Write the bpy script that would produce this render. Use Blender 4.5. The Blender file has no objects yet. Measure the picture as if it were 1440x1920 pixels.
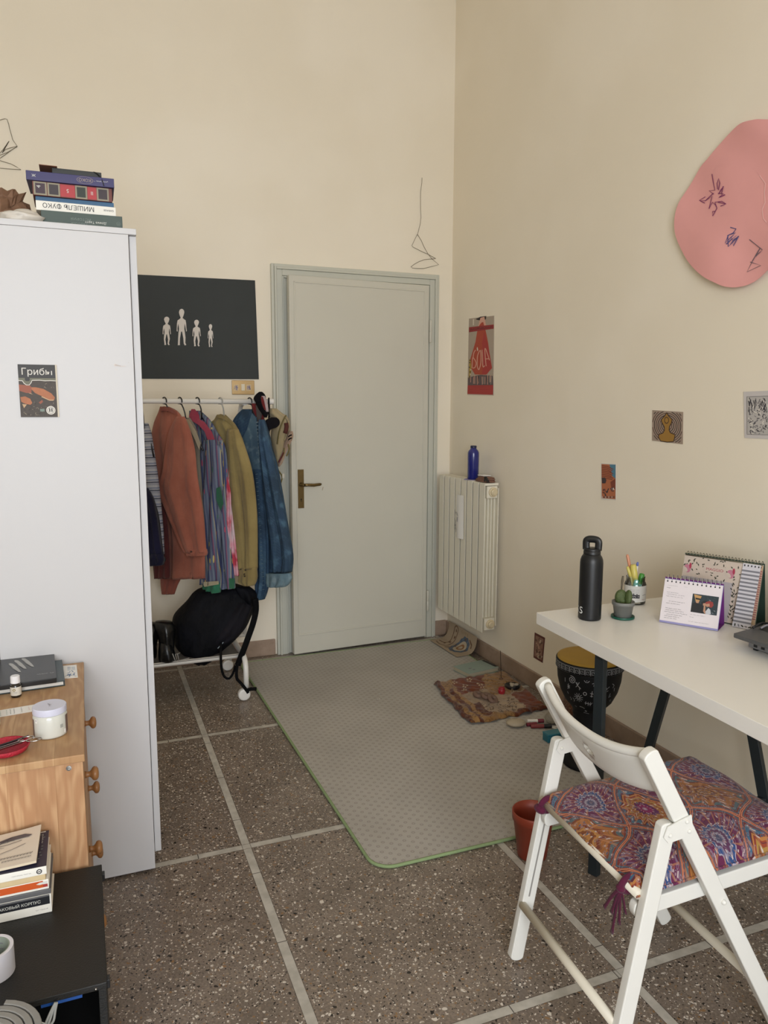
import bpy, bmesh, math, random
from mathutils import Vector, Matrix
from math import sin, cos, pi, sqrt, radians, atan2
random.seed(7)
SC = bpy.context.scene
COL = SC.collection

# ------------------------------------------------------------------ camera
CAM = Vector((0, 0, 1.42))
FPX = 1422.0
YAW, PIT, ROL = 0.376410, 0.139561, 0.002259
_f = Vector((sin(YAW)*cos(PIT), cos(YAW)*cos(PIT), -sin(PIT)))
_r = Vector((cos(YAW), -sin(YAW), 0))
_u = _r.cross(_f)
RT = _r*cos(ROL) + _u*sin(ROL)
UP = _u*cos(ROL) - _r*sin(ROL)
FW = _f
cd = bpy.data.cameras.new('camera')
cam = bpy.data.objects.new('camera', cd)
COL.objects.link(cam)
cd.sensor_fit = 'VERTICAL'
cd.sensor_height = 24.0
cd.lens = FPX/1920*24.0
cd.clip_start = 0.02
m = Matrix.Identity(4)
for i in range(3):
    m[i][0], m[i][1], m[i][2], m[i][3] = RT[i], UP[i], -FW[i], CAM[i]
cam.matrix_world = m
SC.camera = cam

# ------------------------------------------------------------------ light and exposure
SC.view_settings.view_transform = 'Standard'
SC.view_settings.look = 'None'
SC.view_settings.gamma = 1.0
SC.view_settings.use_curve_mapping = False
SC.view_settings.exposure = -0.03
try:
    SC.cycles.use_denoising = True
    SC.cycles.max_bounces = 10
    SC.cycles.diffuse_bounces = 7
    SC.cycles.sample_clamp_indirect = 6.0
    SC.cycles.caustics_reflective = False
    SC.cycles.caustics_refractive = False
except Exception:
    pass
wd = bpy.data.worlds.new('daylight_sky')
SC.world = wd
wd.use_nodes = True
wd.node_tree.nodes['Background'].inputs[0].default_value = (0.80, 0.90, 1.0, 1)
wd.node_tree.nodes['Background'].inputs[1].default_value = 1.2
# daylight entering through the window behind the camera
ld = bpy.data.lights.new('window_daylight', 'AREA')
ld.shape = 'RECTANGLE'
WIN_X0, WIN_X1, WIN_Z0, WIN_Z1, WALL_F = -1.35, 0.75, 0.12, 2.90, -1.9
ld.size = 2.6
ld.size_y = 2.8
ld.energy = 310
ld.color = (0.92, 0.955, 1.0)
lo = bpy.data.objects.new('window_daylight', ld)
COL.objects.link(lo)
lo.location = ((WIN_X0+WIN_X1)/2-.2, WALL_F-0.75, 2.0)
lo.rotation_euler = (radians(90-8), 0, radians(-8))

XW, YW = 2.069, 4.15      # right wall, back wall
ZC = 3.75                 # ceiling
XL = -2.00                # left wall

# ------------------------------------------------------------------ helpers
def lin(h):
    h = h.lstrip('#')
    c = [int(h[i:i+2], 16)/255 for i in (0, 2, 4)]
    return tuple(((x+0.055)/1.055)**2.4 if x > 0.04045 else x/12.92 for x in c)
def rgba(h): return (*lin(h), 1.0)

MATS = {}
def mat(name, color, rough=0.6, metal=0.0, spec=0.5, noise=0.0, nscale=30, bump=0.0, bscale=200, coat=0.0, sheen=0.0, trans=0.0):
    """plain procedural material: colour with a little noise and bump"""
    if name in MATS: return MATS[name]
    M = bpy.data.materials.new(name); MATS[name] = M
    M.use_nodes = True
    nt = M.node_tree; b = nt.nodes['Principled BSDF']
    b.inputs['Base Color'].default_value = rgba(color)
    b.inputs['Roughness'].default_value = rough
    b.inputs['Metallic'].default_value = metal
    b.inputs['Specular IOR Level'].default_value = spec
    if coat: b.inputs['Coat Weight'].default_value = coat
    if sheen: b.inputs['Sheen Weight'].default_value = sheen
    if trans: b.inputs['Transmission Weight'].default_value = trans
    M.diffuse_color = rgba(color)
    if noise or bump:
        tc = nt.nodes.new('ShaderNodeTexCoord')
        if noise:
            n = nt.nodes.new('ShaderNodeTexNoise'); n.inputs['Scale'].default_value = nscale; n.inputs['Detail'].default_value = 5
            nt.links.new(tc.outputs['Object'], n.inputs['Vector'])
            mx = nt.nodes.new('ShaderNodeMix'); mx.data_type = 'RGBA'
            c = lin(color)
            mx.inputs[6].default_value = (*[x*(1-noise) for x in c], 1)
            mx.inputs[7].default_value = (*[min(1, x*(1+noise)) for x in c], 1)
            nt.links.new(n.outputs['Fac'], mx.inputs[0]); nt.links.new(mx.outputs[2], b.inputs['Base Color'])
        if bump:
            n2 = nt.nodes.new('ShaderNodeTexNoise'); n2.inputs['Scale'].default_value = bscale; n2.inputs['Detail'].default_value = 4
            nt.links.new(tc.outputs['Object'], n2.inputs['Vector'])
            bp = nt.nodes.new('ShaderNodeBump'); bp.inputs['Strength'].default_value = bump; bp.inputs['Distance'].default_value = 0.01
            nt.links.new(n2.outputs['Fac'], bp.inputs['Height']); nt.links.new(bp.outputs[0], b.inputs['Normal'])
    return M

class E:
    """node expression: arithmetic on sockets builds Math nodes"""
    def __init__(s, nt, sock): s.nt, s.k = nt, sock
    def _m(s, op, *a):
        n = s.nt.nodes.new('ShaderNodeMath'); n.operation = op
        for i, x in enumerate((s,)+a):
            if isinstance(x, E): s.nt.links.new(x.k, n.inputs[i])
            else: n.inputs[i].default_value = x
        return E(s.nt, n.outputs[0])
    def __add__(s, o): return s._m('ADD', o)
    def __sub__(s, o): return s._m('SUBTRACT', o)
    def __mul__(s, o): return s._m('MULTIPLY', o)
    def __truediv__(s, o): return s._m('DIVIDE', o)
    def f(s, op, *a): return s._m(op, *a)
    def lt(s, o): return s._m('LESS_THAN', o)
    def gt(s, o): return s._m('GREATER_THAN', o)
    def max(s, o): return s._m('MAXIMUM', o)
    def min(s, o): return s._m('MINIMUM', o)
    def abs(s): return s._m('ABSOLUTE')
    def sin(s): return s._m('SINE')
    def fract(s): return s._m('FRACT')
    def floor(s): return s._m('FLOOR')
    def sqrt(s): return s._m('SQRT')
    def smooth(s, a, b):
        n = s.nt.nodes.new('ShaderNodeMapRange'); n.interpolation_type = 'SMOOTHSTEP'
        s.nt.links.new(s.k, n.inputs[0]); n.inputs[1].default_value = a; n.inputs[2].default_value = b
        return E(s.nt, n.outputs[0])

class G:
    """node graph of a patterned material"""
    def __init__(g, name, rough=0.6, spec=0.5, sheen=0.0, metal=0.0):
        g.M = bpy.data.materials.new(name); MATS[name] = g.M
        g.M.use_nodes = True; g.nt = g.M.node_tree; g.b = g.nt.nodes['Principled BSDF']
        g.b.inputs['Roughness'].default_value = rough
        g.b.inputs['Specular IOR Level'].default_value = spec
        g.b.inputs['Sheen Weight'].default_value = sheen
        g.b.inputs['Metallic'].default_value = metal
        tc = g.nt.nodes.new('ShaderNodeTexCoord'); g.co = tc.outputs['Object']
        sp = g.nt.nodes.new('ShaderNodeSeparateXYZ'); g.nt.links.new(g.co, sp.inputs[0])
        g.x, g.y, g.z = (E(g.nt, sp.outputs[i]) for i in range(3))
    def vec(g, x, y, z=0.0):
        n = g.nt.nodes.new('ShaderNodeCombineXYZ')
        for i, v in enumerate((x, y, z)):
            if isinstance(v, E): g.nt.links.new(v.k, n.inputs[i])
            else: n.inputs[i].default_value = v
        return n.outputs[0]
    def noise(g, scale, detail=4, vec=None, rough=0.5):
        n = g.nt.nodes.new('ShaderNodeTexNoise'); n.inputs['Scale'].default_value = scale; n.inputs['Detail'].default_value = detail
        n.inputs['Roughness'].default_value = rough
        g.nt.links.new(vec or g.co, n.inputs['Vector']); return E(g.nt, n.outputs['Fac'])
    def voro(g, scale, vec=None, rand=1.0):
        n = g.nt.nodes.new('ShaderNodeTexVoronoi'); n.inputs['Scale'].default_value = scale; n.inputs['Randomness'].default_value = rand
        g.nt.links.new(vec or g.co, n.inputs['Vector'])
        s = g.nt.nodes.new('ShaderNodeSeparateColor'); g.nt.links.new(n.outputs['Color'], s.inputs[0])
        return E(g.nt, n.outputs['Distance']), E(g.nt, s.outputs[0]), E(g.nt, s.outputs[1])
    def mix(g, fac, a, b):
        n = g.nt.nodes.new('ShaderNodeMix'); n.data_type = 'RGBA'
        if isinstance(fac, E): g.nt.links.new(fac.k, n.inputs[0])
        else: n.inputs[0].default_value = fac
        for i, c in ((6, a), (7, b)):
            if isinstance(c, str): n.inputs[i].default_value = rgba(c)
            else: g.nt.links.new(c, n.inputs[i])
        return n.outputs[2]
    def ramp(g, fac, stops, const=True):
        n = g.nt.nodes.new('ShaderNodeValToRGB'); r = n.color_ramp
        r.interpolation = 'CONSTANT' if const else 'LINEAR'
        while len(r.elements) < len(stops): r.elements.new(0.5)
        for e, (p, c) in zip(r.elements, stops): e.position = p; e.color = rgba(c)
        g.nt.links.new(fac.k, n.inputs[0]); return n.outputs[0]
    def done(g, col, bump=None, strength=0.3, dist=0.005, rough=None):
        g.nt.links.new(col, g.b.inputs['Base Color'])
        if bump is not None:
            bp = g.nt.nodes.new('ShaderNodeBump'); bp.inputs['Strength'].default_value = strength; bp.inputs['Distance'].default_value = dist
            g.nt.links.new(bump.k, bp.inputs['Height']); g.nt.links.new(bp.outputs[0], g.b.inputs['Normal'])
        if rough is not None: g.nt.links.new(rough.k, g.b.inputs['Roughness'])
        return g.M

WM = {}                                   # world matrix of every empty / root
def thing(name, label, cat, loc=(0, 0, 0), rz=0.0, group=None):
    o = bpy.data.objects.new(name, None); COL.objects.link(o)
    o.empty_display_size = 0.05
    o.location = loc; o.rotation_euler = (0, 0, rz)
    WM[o.name] = Matrix.Translation(Vector(loc)) @ Matrix.Rotation(rz, 4, 'Z')
    return tag(o, label, cat, group)
def tag(o, label=None, cat=None, group=None, kind=None):
    if label: o['label'] = label
    if cat: o['category'] = cat
    if group: o['group'] = group
    if kind: o['kind'] = kind
    return o

class MB:
    """mesh builder in world coordinates (or local ones of the parent with local=True)"""
    def __init__(s): s.v, s.f, s.m, s.mats = [], [], [], []
    def mi(s, M):
        if M not in s.mats: s.mats.append(M)
        return s.mats.index(M)
    def add(s, vs, fs, M):
        b = len(s.v); k = s.mi(M)
        s.v += [Vector(x) for x in vs]
        for f in fs: s.f.append(tuple(b+i for i in f)); s.m.append(k)
        return s
    def box(s, lo, hi, M, mtx=None):
        (x0, y0, z0), (x1, y1, z1) = lo, hi
        vs = [Vector(p) for p in ((x0,y0,z0),(x1,y0,z0),(x1,y1,z0),(x0,y1,z0),(x0,y0,z1),(x1,y0,z1),(x1,y1,z1),(x0,y1,z1))]
        if mtx: vs = [mtx @ p for p in vs]
        return s.add(vs, [(0,3,2,1),(4,5,6,7),(0,1,5,4),(1,2,6,5),(2,3,7,6),(3,0,4,7)], M)
    def bar(s, a, b, w, t, M, side=None):
        """rectangular bar a-b; w measured along `side`, t across"""
        a, b = Vector(a), Vector(b); d = (b-a).normalized()
        sd = Vector(side) if side else (Vector((0,0,1)) if abs(d.z) < .9 else Vector((1,0,0)))
        sd = (sd - d*sd.dot(d)).normalized(); n = d.cross(sd)
        vs = []
        for p in (a, b):
            for i, j in ((-1,-1),(1,-1),(1,1),(-1,1)): vs.append(p + sd*(w/2*i) + n*(t/2*j))
        return s.add(vs, [(0,1,2,3),(7,6,5,4),(0,4,5,1),(1,5,6,2),(2,6,7,3),(3,7,4,0)], M)
    def rings(s, rings, M, cap0=True, cap1=True, closed=True):
        n = len(rings[0]); vs = [p for r in rings for p in r]; fs = []
        for k in range(len(rings)-1):
            for i in range(n if closed else n-1):
                j = (i+1) % n
                fs.append((k*n+i, k*n+j, (k+1)*n+j, (k+1)*n+i))
        if cap0: fs.append(tuple(range(n))[::-1])
        if cap1: fs.append(tuple((len(rings)-1)*n+i for i in range(n)))
        return s.add(vs, fs, M)
    def tube(s, pts, r, M, seg=10, cap=True, closed=False, flat=1.0, up=None):
        pts = [Vector(p) for p in pts]; rs = r if isinstance(r, (list, tuple)) else [r]*len(pts)
        rings = []; prev = None
        for i, p in enumerate(pts):
            if closed: d = (pts[(i+1) % len(pts)] - pts[i-1]).normalized()
            else: d = (pts[min(i+1, len(pts)-1)] - pts[max(i-1, 0)]).normalized()
            if prev is None:
                h = Vector(up) if up else (Vector((0,0,1)) if abs(d.z) < .9 else Vector((1,0,0)))
            else: h = prev
            a = (h - d*h.dot(d)).normalized(); prev = a; b = d.cross(a)
            rings.append([p + a*(cos(2*pi*k/seg)*rs[i]) + b*(sin(2*pi*k/seg)*rs[i]*flat) for k in range(seg)])
        if closed: rings.append(rings[0]); cap = False
        return s.rings(rings, M, cap, cap)
    def lathe(s, c, prof, M, seg=32, cap0=True, cap1=True, sx=1.0, sy=1.0, rot=0.0, axis=None):
        """prof: (radius, height) pairs along +z from c (or along axis)"""
        c = Vector(c)
        if axis is None: A, B, Z = Vector((1,0,0)), Vector((0,1,0)), Vector((0,0,1))
        else:
            Z = Vector(axis).normalized(); A = (Vector((0,0,1)) if abs(Z.z) < .9 else Vector((1,0,0)))
            A = (A - Z*A.dot(Z)).normalized(); B = Z.cross(A)
        rings = [[c + A*(cos(2*pi*k/seg+rot)*r*sx) + B*(sin(2*pi*k/seg+rot)*r*sy) + Z*h for k in range(seg)] for r, h in prof]
        return s.rings(rings, M, cap0, cap1)
    def ball(s, c, r, M, sz=(1,1,1), seg=16, n=10, mtx=None, fn=None):
        c = Vector(c); rings = []
        for k in range(1, n):
            a = -pi/2 + pi*k/n
            rings.append([Vector((cos(a)*cos(2*pi*i/seg)*sz[0]*r, cos(a)*sin(2*pi*i/seg)*sz[1]*r, sin(a)*sz[2]*r)) for i in range(seg)])
        def T(p):
            if fn: p = fn(p)
            return c + (mtx @ p if mtx else p)
        vs = [T(p) for rg in rings for p in rg]; b = T(Vector((0,0,-sz[2]*r))); t = T(Vector((0,0,sz[2]*r)))
        fs = []
        for k in range(len(rings)-1):
            for i in range(seg):
                j = (i+1) % seg; fs.append((k*seg+i, k*seg+j, (k+1)*seg+j, (k+1)*seg+i))
        vs += [b, t]; nb = len(vs)-2; o = (len(rings)-1)*seg
        for i in range(seg):
            j = (i+1) % seg; fs.append((nb, j, i)); fs.append((nb+1, o+i, o+j))
        return s.add(vs, fs, M)
    def prism(s, F, poly, t0, t1, M):
        """2-D polygon on frame F, from height t0 to t1 along its normal"""
        n = len(poly); vs = [F(x, y, t0) for x, y in poly] + [F(x, y, t1) for x, y in poly]
        fs = [tuple(range(n))[::-1], tuple(range(n, 2*n))] + [(i, (i+1) % n, n+(i+1) % n, n+i) for i in range(n)]
        return s.add(vs, fs, M)
    def poly(s, F, poly, M, l=0.0006):
        a = sum(poly[i][0]*poly[(i+1) % len(poly)][1]-poly[(i+1) % len(poly)][0]*poly[i][1] for i in range(len(poly)))
        if a < 0: poly = poly[::-1]
        return s.add([F(x, y, l) for x, y in poly], [tuple(range(len(poly)))], M)
    def rect(s, F, x0, y0, x1, y1, M, l=0.0006): return s.poly(F, [(x0,y0),(x1,y0),(x1,y1),(x0,y1)], M, l)
    def ell(s, F, cx, cy, rx, ry, M, l=0.0006, n=24, rot=0.0):
        return s.poly(F, [(cx+cos(a)*rx*cos(rot)-sin(a)*ry*sin(rot), cy+cos(a)*rx*sin(rot)+sin(a)*ry*cos(rot)) for a in [2*pi*i/n for i in range(n)]], M, l)
    def ringband(s, F, cx, cy, r0, r1, M, l=0.0006, n=28, sx=1.0, sy=1.0):
        vs = []; fs = []
        for i in range(n):
            a = 2*pi*i/n
            vs += [F(cx+cos(a)*r0*sx, cy+sin(a)*r0*sy, l), F(cx+cos(a)*r1*sx, cy+sin(a)*r1*sy, l)]
            j = (i+1) % n; fs.append((2*i, 2*i+1, 2*j+1, 2*j))
        return s.add(vs, fs, M)
    def stroke(s, F, pts, w, M, l=0.0008):
        pts = [Vector((p[0], p[1])) for p in pts]; vs = []; n = len(pts); w = w*getattr(F, 'k', 1.0)
        for i, p in enumerate(pts):
            d = pts[min(i+1, n-1)] - pts[max(i-1, 0)]
            d = d.normalized() if d.length > 1e-9 else Vector((1, 0)); q = Vector((-d.y, d.x))*w/2
            vs += [F(p.x-q.x, p.y-q.y, l), F(p.x+q.x, p.y+q.y, l)]
        return s.add(vs, [(2*i, 2*i+2, 2*i+3, 2*i+1) for i in range(n-1)], M)
    def text(s, F, string, x, y, h, M, l=0.0008, align='C', rot=0.0, sx=1.0, depth=0.0):
        """lettering: cap height h, anchored at x,y (baseline)"""
        if string.startswith('~'):            # print too small to read in the photo: illegible strokes
            n = len(string)-1; Ls = n*h*.8*sx
            def FR(a, b, q): return F(x+a*cos(rot)-b*sin(rot), y+a*sin(rot)+b*cos(rot), q)
            return s.scribble(FR, -Ls/2, Ls/2, h*.5, h*.95, h*.16, M, l, n)
        string = string.replace('ы', 'ь\u0131')
        cu = bpy.data.curves.new('t', 'FONT'); cu.body = string.replace('Ф', 'О'); cu.size = 1.0; cu.resolution_u = 3
        cu.align_x = {'C': 'CENTER', 'L': 'LEFT', 'R': 'RIGHT'}[align]
        ob = bpy.data.objects.new('t', cu); me = ob.to_mesh()
        k = h/0.70
        def P(v):
            a, b = v.co.x*k*sx, v.co.y*k
            return F(x+a*cos(rot)-b*sin(rot), y+a*sin(rot)+b*cos(rot), l)
        vs = [P(v) for v in me.vertices]; fs = [tuple(p.vertices) for p in me.polygons]
        if vs: s.add(vs, fs, M)
        ob.to_mesh_clear()
        if 'Ф' in string:
            def extent(t):
                cu.body = t; q = ob.to_mesh(); xs_ = [v.co.x for v in q.vertices]; ob.to_mesh_clear(); return (max(xs_)-min(xs_)) if xs_ else 0
            i = string.index('Ф'); tot = extent(string.replace('Ф', 'О')); xa = extent(string[:i].rstrip()+'О'); wo = extent('О')
            sp = extent(string[:i]+'О') - wo/2; off = {'C': -tot/2, 'L': 0, 'R': -tot}[align]
            xm, hw_ = (sp+off)*k*sx, .055*k
            def P2(a, b): return F(x+a*cos(rot)-b*sin(rot), y+a*sin(rot)+b*cos(rot), l+.0001)
            s.add([P2(xm-hw_, -.04*h), P2(xm+hw_, -.04*h), P2(xm+hw_, 1.06*h), P2(xm-hw_, 1.06*h)], [(0, 1, 2, 3)], M)
        bpy.data.objects.remove(ob); bpy.data.curves.remove(cu)
        return s
    def disc(s, F, cx, cy, rx, ry, M, l=0.0006, n=40, rings=6, wob=0.0, r0=0.0):
        vs = []; fs = []
        for k in range(rings+1):
            q = r0+(1-r0)*k/rings
            for i in range(n):
                a = 2*pi*i/n; w = q*(1+wob*sin(11*a)); vs.append(F(cx+cos(a)*rx*w, cy+sin(a)*ry*w, l))
        for k in range(rings):
            for i in range(n): j = (i+1) % n; fs.append((k*n+i, k*n+j, (k+1)*n+j, (k+1)*n+i))
        return s.add(vs, fs, M)
    def scribble(s, F, x0, x1, y, h, w, M, l=0.0008, seed=0):
        """a line of handwriting"""
        R = random.Random(seed*977+int(x0*1e4)+int(y*1e4)); x = x0
        while x < x1:
            L = min(x1-x, R.uniform(h*2, h*5)); n = max(4, int(L/h*3)); pts = []
            for i in range(n+1): pts.append((x+L*i/n, y + h*(0.5*sin(i*2.3+R.random()*2)+R.uniform(-.3, .3))*.7))
            s.stroke(F, pts, w, M, l); x += L + h*R.uniform(.5, 1.1)
        return s
    def build(s, name, parent=None, smooth=False, bevel=0.0, seg=2, local=False, loc=None, sub=0, angle=40, label=None, weld=False):
        me = bpy.data.meshes.new(name)
        if parent is not None: W = WM[parent.name]
        elif loc is not None: W = Matrix.Translation(Vector(loc))
        else: W = Matrix.Identity(4)
        inv = W.inverted(); vs = s.v if local else [inv @ p for p in s.v]
        me.from_pydata([tuple(p) for p in vs], [], s.f)
        for M in s.mats: me.materials.append(M)
        me.polygons.foreach_set('material_index', s.m)
        me.polygons.foreach_set('use_smooth', [bool(smooth)]*len(s.f))
        me.validate(); me.update()
        if weld:
            bm = bmesh.new(); bm.from_mesh(me); bmesh.ops.remove_doubles(bm, verts=bm.verts, dist=1e-5); bmesh.ops.recalc_face_normals(bm, faces=bm.faces); bm.to_mesh(me); bm.free()
        o = bpy.data.objects.new(name, me); COL.objects.link(o)
        if parent is not None:
            o.parent = parent; WM[o.name] = W
        else:
            if loc is not None: o.location = loc
            WM[o.name] = W
        if bevel:
            b = o.modifiers.new('bevel', 'BEVEL'); b.width = bevel; b.segments = seg; b.limit_method = 'ANGLE'; b.angle_limit = radians(35)
            me.polygons.foreach_set('use_smooth', [True]*len(s.f))
            wn = o.modifiers.new('wn', 'WEIGHTED_NORMAL'); wn.keep_sharp = True
        if sub:
            b = o.modifiers.new('sub', 'SUBSURF'); b.levels = sub; b.render_levels = sub
        if label: o['label'] = label
        return o

def frame(o, U, V):
    """2-D drawing frame: F(x, y, lift)"""
    o, U, V = Vector(o), Vector(U).normalized(), Vector(V).normalized(); N = U.cross(V).normalized()
    def F(x, y, l=0.0): return o + U*x + V*y + N*l
    F.o, F.U, F.V, F.N = o, U, V, N
    return F
def inside(F, parent):
    return F
def smoothpath(pts, n=6, closed=False):
    """Catmull-Rom through the points"""
    P = [Vector(p) for p in pts]; out = []; L = len(P)
    rng = range(L) if closed else range(L-1)
    for i in rng:
        if closed: a, b, c, d = P[i-1], P[i], P[(i+1) % L], P[(i+2) % L]
        else: a, b, c, d = P[max(i-1, 0)], P[i], P[i+1], P[min(i+2, L-1)]
        for k in range(n):
            t = k/n
            out.append(0.5*((2*b)+(c-a)*t+(2*a-5*b+4*c-d)*t*t+(3*b-a-3*c+d)*t**3))
    if not closed: out.append(P[-1])
    return out
def copy_tree(o, loc=None, rz=None, label=None):
    c = o.copy(); COL.objects.link(c)
    if loc is not None: c.location = loc
    if rz is not None: c.rotation_euler = (0, 0, rz)
    if label: c['label'] = label
    for ch in list(o.children):
        k = ch.copy(); COL.objects.link(k); k.parent = c
        for g in list(ch.children):
            q = g.copy(); COL.objects.link(q); q.parent = k
    return c
def struct(name, mb, **kw):
    o = mb.build(name, **kw); o['kind'] = 'structure'; return o
def view_ray(u, v): return (RT*((u-720)/FPX) - UP*((v-960)/FPX) + FW)
def on_plane(u, v, n, c):
    """point of the plane n.p = c seen at u, v of the 1440x1920 frame (used to measure outlines on surfaces of known position)"""
    d = view_ray(u, v); n = Vector(n); return CAM + d*((c - n.dot(CAM))/n.dot(d))
# ------------------------------------------------------------------ setting
def wall_material():
    g = G('cream_wall_paint', rough=0.75, spec=0.2)
    n = g.noise(1.3, 3); n2 = g.noise(9, 4)
    col = g.mix(n.smooth(.35, .65), '#e9e0ce', '#eee6d6')
    g.done(col, bump=n2*0.7 + g.noise(70, 3)*0.3, strength=0.12, dist=0.01)
    return g.M
M_WALL = wall_material()
M_CEIL = mat('white_ceiling_paint', '#ece6da', .8)

def floor_material():
    g = G('terrazzo', rough=0.32, spec=0.4)
    base = g.mix(g.noise(5, 4).smooth(.3, .7), '#75695e', '#8b7e72')
    base = g.mix(g.noise(160, 3).smooth(.35, .7)*0.6, base, '#5a4f47')
    warp = g.noise(45, 2)
    wv = g.vec(g.x + warp*0.02, g.y + (g.noise(39, 2))*0.02)
    for sc, th, whites, blacks, oc in ((58, .30, .84, .13, .22), (105, .36, .80, .17, .24), (190, .40, .78, .2, .25)):
        d, r1, r2 = g.voro(sc, wv)
        mask = d.lt((r2*0.35 + 0.65)*th)
        base = g.mix(mask*r1.gt(whites), base, '#cfc6ba')
        base = g.mix(mask*r1.lt(blacks), base, '#221d1a')
        base = g.mix(mask*(r1.gt(blacks)*r1.lt(oc)), base, '#8a6a48')
        base = g.mix(mask*(r1.gt(oc)*r1.lt(oc+.18)), base, '#8f8070')
    fx = ((g.x - 0.428)/0.778 + 0.5).fract() - 0.5
    fy = ((g.y - 2.292)/0.897 + 0.5).fract() - 0.5
    sx = (fx*0.778).abs().lt(0.0125); sy = (fy*0.897).abs().lt(0.0125)
    strip = sx.max(sy)
    jx = ((g.y*3.1 + 0.37).fract().lt(0.008))*sx; jy = ((g.x*3.3 + 0.1).fract().lt(0.008))*sy
    sc_ = g.mix(g.noise(25, 4).smooth(.3, .7), '#a8a399', '#bdb8ae')
    sc_ = g.mix(jx.max(jy), sc_, '#4a443e')
    col = g.mix(strip, base, sc_)
    ed = ((fx*0.778).abs().gt(0.0125)*(fx*0.778).abs().lt(0.0145)).max((fy*0.897).abs().gt(0.0125)*(fy*0.897).abs().lt(0.0145))
    col = g.mix(ed*0.6, col, '#3c342d')
    g.done(col, rough=strip*0.25 + g.noise(30, 3)*0.12 + 0.28)
    return g.M
M_FLOOR = floor_material()

T = 0.2
struct('floor', MB().box((XL-T, WALL_F-T, -0.12), (XW+T, YW+T, 0), M_FLOOR))
struct('ceiling', MB().box((XL-T, WALL_F-T, ZC), (XW+T, YW+T, ZC+.15), M_CEIL))
struct('wall_back', MB().box((XL-T, YW, 0), (XW, YW+T, ZC), M_WALL))
struct('wall_right', MB().box((XW, WALL_F-T, 0), (XW+T, YW+T, ZC), M_WALL))
struct('wall_left', MB().box((XL-T, WALL_F-T, 0), (XL, YW, ZC), M_WALL))
wf = MB()
wf.box((XL, WALL_F-T, 0), (WIN_X0, WALL_F, ZC), M_WALL).box((WIN_X1, WALL_F-T, 0), (XW, WALL_F, ZC), M_WALL)
wf.box((WIN_X0, WALL_F-T, 0), (WIN_X1, WALL_F, WIN_Z0), M_WALL).box((WIN_X0, WALL_F-T, WIN_Z1), (WIN_X1, WALL_F, ZC), M_WALL)
struct('wall_front', wf)

# window behind the camera
M_WHITE = mat('white_lacquer', '#dedad2', .4)
def glass_pane_material():
    M = bpy.data.materials.new('window_glass'); M.use_nodes = True; nt = M.node_tree
    out = nt.nodes['Material Output']
    tr = nt.nodes.new('ShaderNodeBsdfTransparent'); gl = nt.nodes.new('ShaderNodeBsdfGlossy'); gl.inputs['Roughness'].default_value = 0.02
    mx = nt.nodes.new('ShaderNodeMixShader'); mx.inputs[0].default_value = 0.06
    nt.links.new(tr.outputs[0], mx.inputs[1]); nt.links.new(gl.outputs[0], mx.inputs[2]); nt.links.new(mx.outputs[0], out.inputs[0])
    return M
M_PANE = glass_pane_material()
win = MB(); yv = WALL_F-0.09
wx = (WIN_X0+WIN_X1)/2
for a, b in (((WIN_X0, yv-.03, WIN_Z0), (WIN_X0+.06, yv+.03, WIN_Z1)), ((WIN_X1-.06, yv-.03, WIN_Z0), (WIN_X1, yv+.03, WIN_Z1)),
             ((wx-.05, yv-.03, WIN_Z0), (wx+.05, yv+.03, WIN_Z1)), ((WIN_X0, yv-.029, WIN_Z0), (WIN_X1, yv+.029, WIN_Z0+.07)), ((WIN_X0, yv-.029, WIN_Z1-.07), (WIN_X1, yv+.029, WIN_Z1))):
    win.box(a, b, M_WHITE)
w1 = struct('window_1', win)
pn = MB().box((WIN_X0+.05, yv-.004, WIN_Z0+.05), (WIN_X1-.05, yv+.004, WIN_Z1-.05), M_PANE).build('window_pane', w1)

# skirting of brown-pink stone tiles
def skirting_material():
    g = G('skirting_stone', rough=.45)
    c = g.mix(g.noise(6, 5).smooth(.3, .7), '#8d7765', '#a58f7d')
    c = g.mix(g.noise(40, 4).smooth(.5, .8)*.4, c, '#75604f')
    g.done(c); return g.M
M_SK = skirting_material()
def skirting(name, a, b):
    o = struct(name, MB().box(a, b, M_SK), bevel=.003); return o
skirting('baseboard_back', (XL, YW-.014, 0), (0.968, YW, 0.092))
skirting('baseboard_corner', (1.972, YW-.014, 0), (XW-.014, YW, 0.092))
skirting('baseboard_right', (XW-.014, WALL_F, 0), (XW, YW-.0, 0.088))
skirting('baseboard_left', (XL, WALL_F, 0), (XL+.014, YW-.014, 0.09))

# ------------------------------------------------------------------ door with frame
M_DOOR = mat('grey_door_paint', '#c9c6b9', .45, noise=.03, nscale=4)
M_FRAME = mat('grey_green_frame_paint', '#c2c2b6', .42, noise=.03, nscale=6)
M_BRASS = mat('aged_brass', '#75623f', .38, metal=.85, noise=.15, nscale=40)
M_DARK = mat('dark_gap', '#15120f', .8)
fr = MB()
X0, X1, ZT = 0.978, 1.974, 2.172       # outer size of the architrave
steps = ((0.0, 0.016, 0.026), (0.016, 0.028, 0.036), (0.028, 0.060, 0.027), (0.060, 0.070, 0.020))
for a, b, d in steps:
    fr.box((X0+a, YW-d, 0), (X0+b, YW, ZT-a), M_FRAME)
    fr.box((X1-b, YW-d, 0), (X1-a, YW, ZT-a), M_FRAME)
    fr.box((X0+b, YW-d, ZT-b), (X1-b, YW, ZT-a), M_FRAME)
struct('trim_1', fr, bevel=.0025)
rv = MB()                       # dark rebate behind the ajar leaf
rv.box((X0+.068, YW-.004, 0.0), (X1-.068, YW-.001, ZT-.068), M_FRAME)
struct('trim_2', rv)
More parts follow.
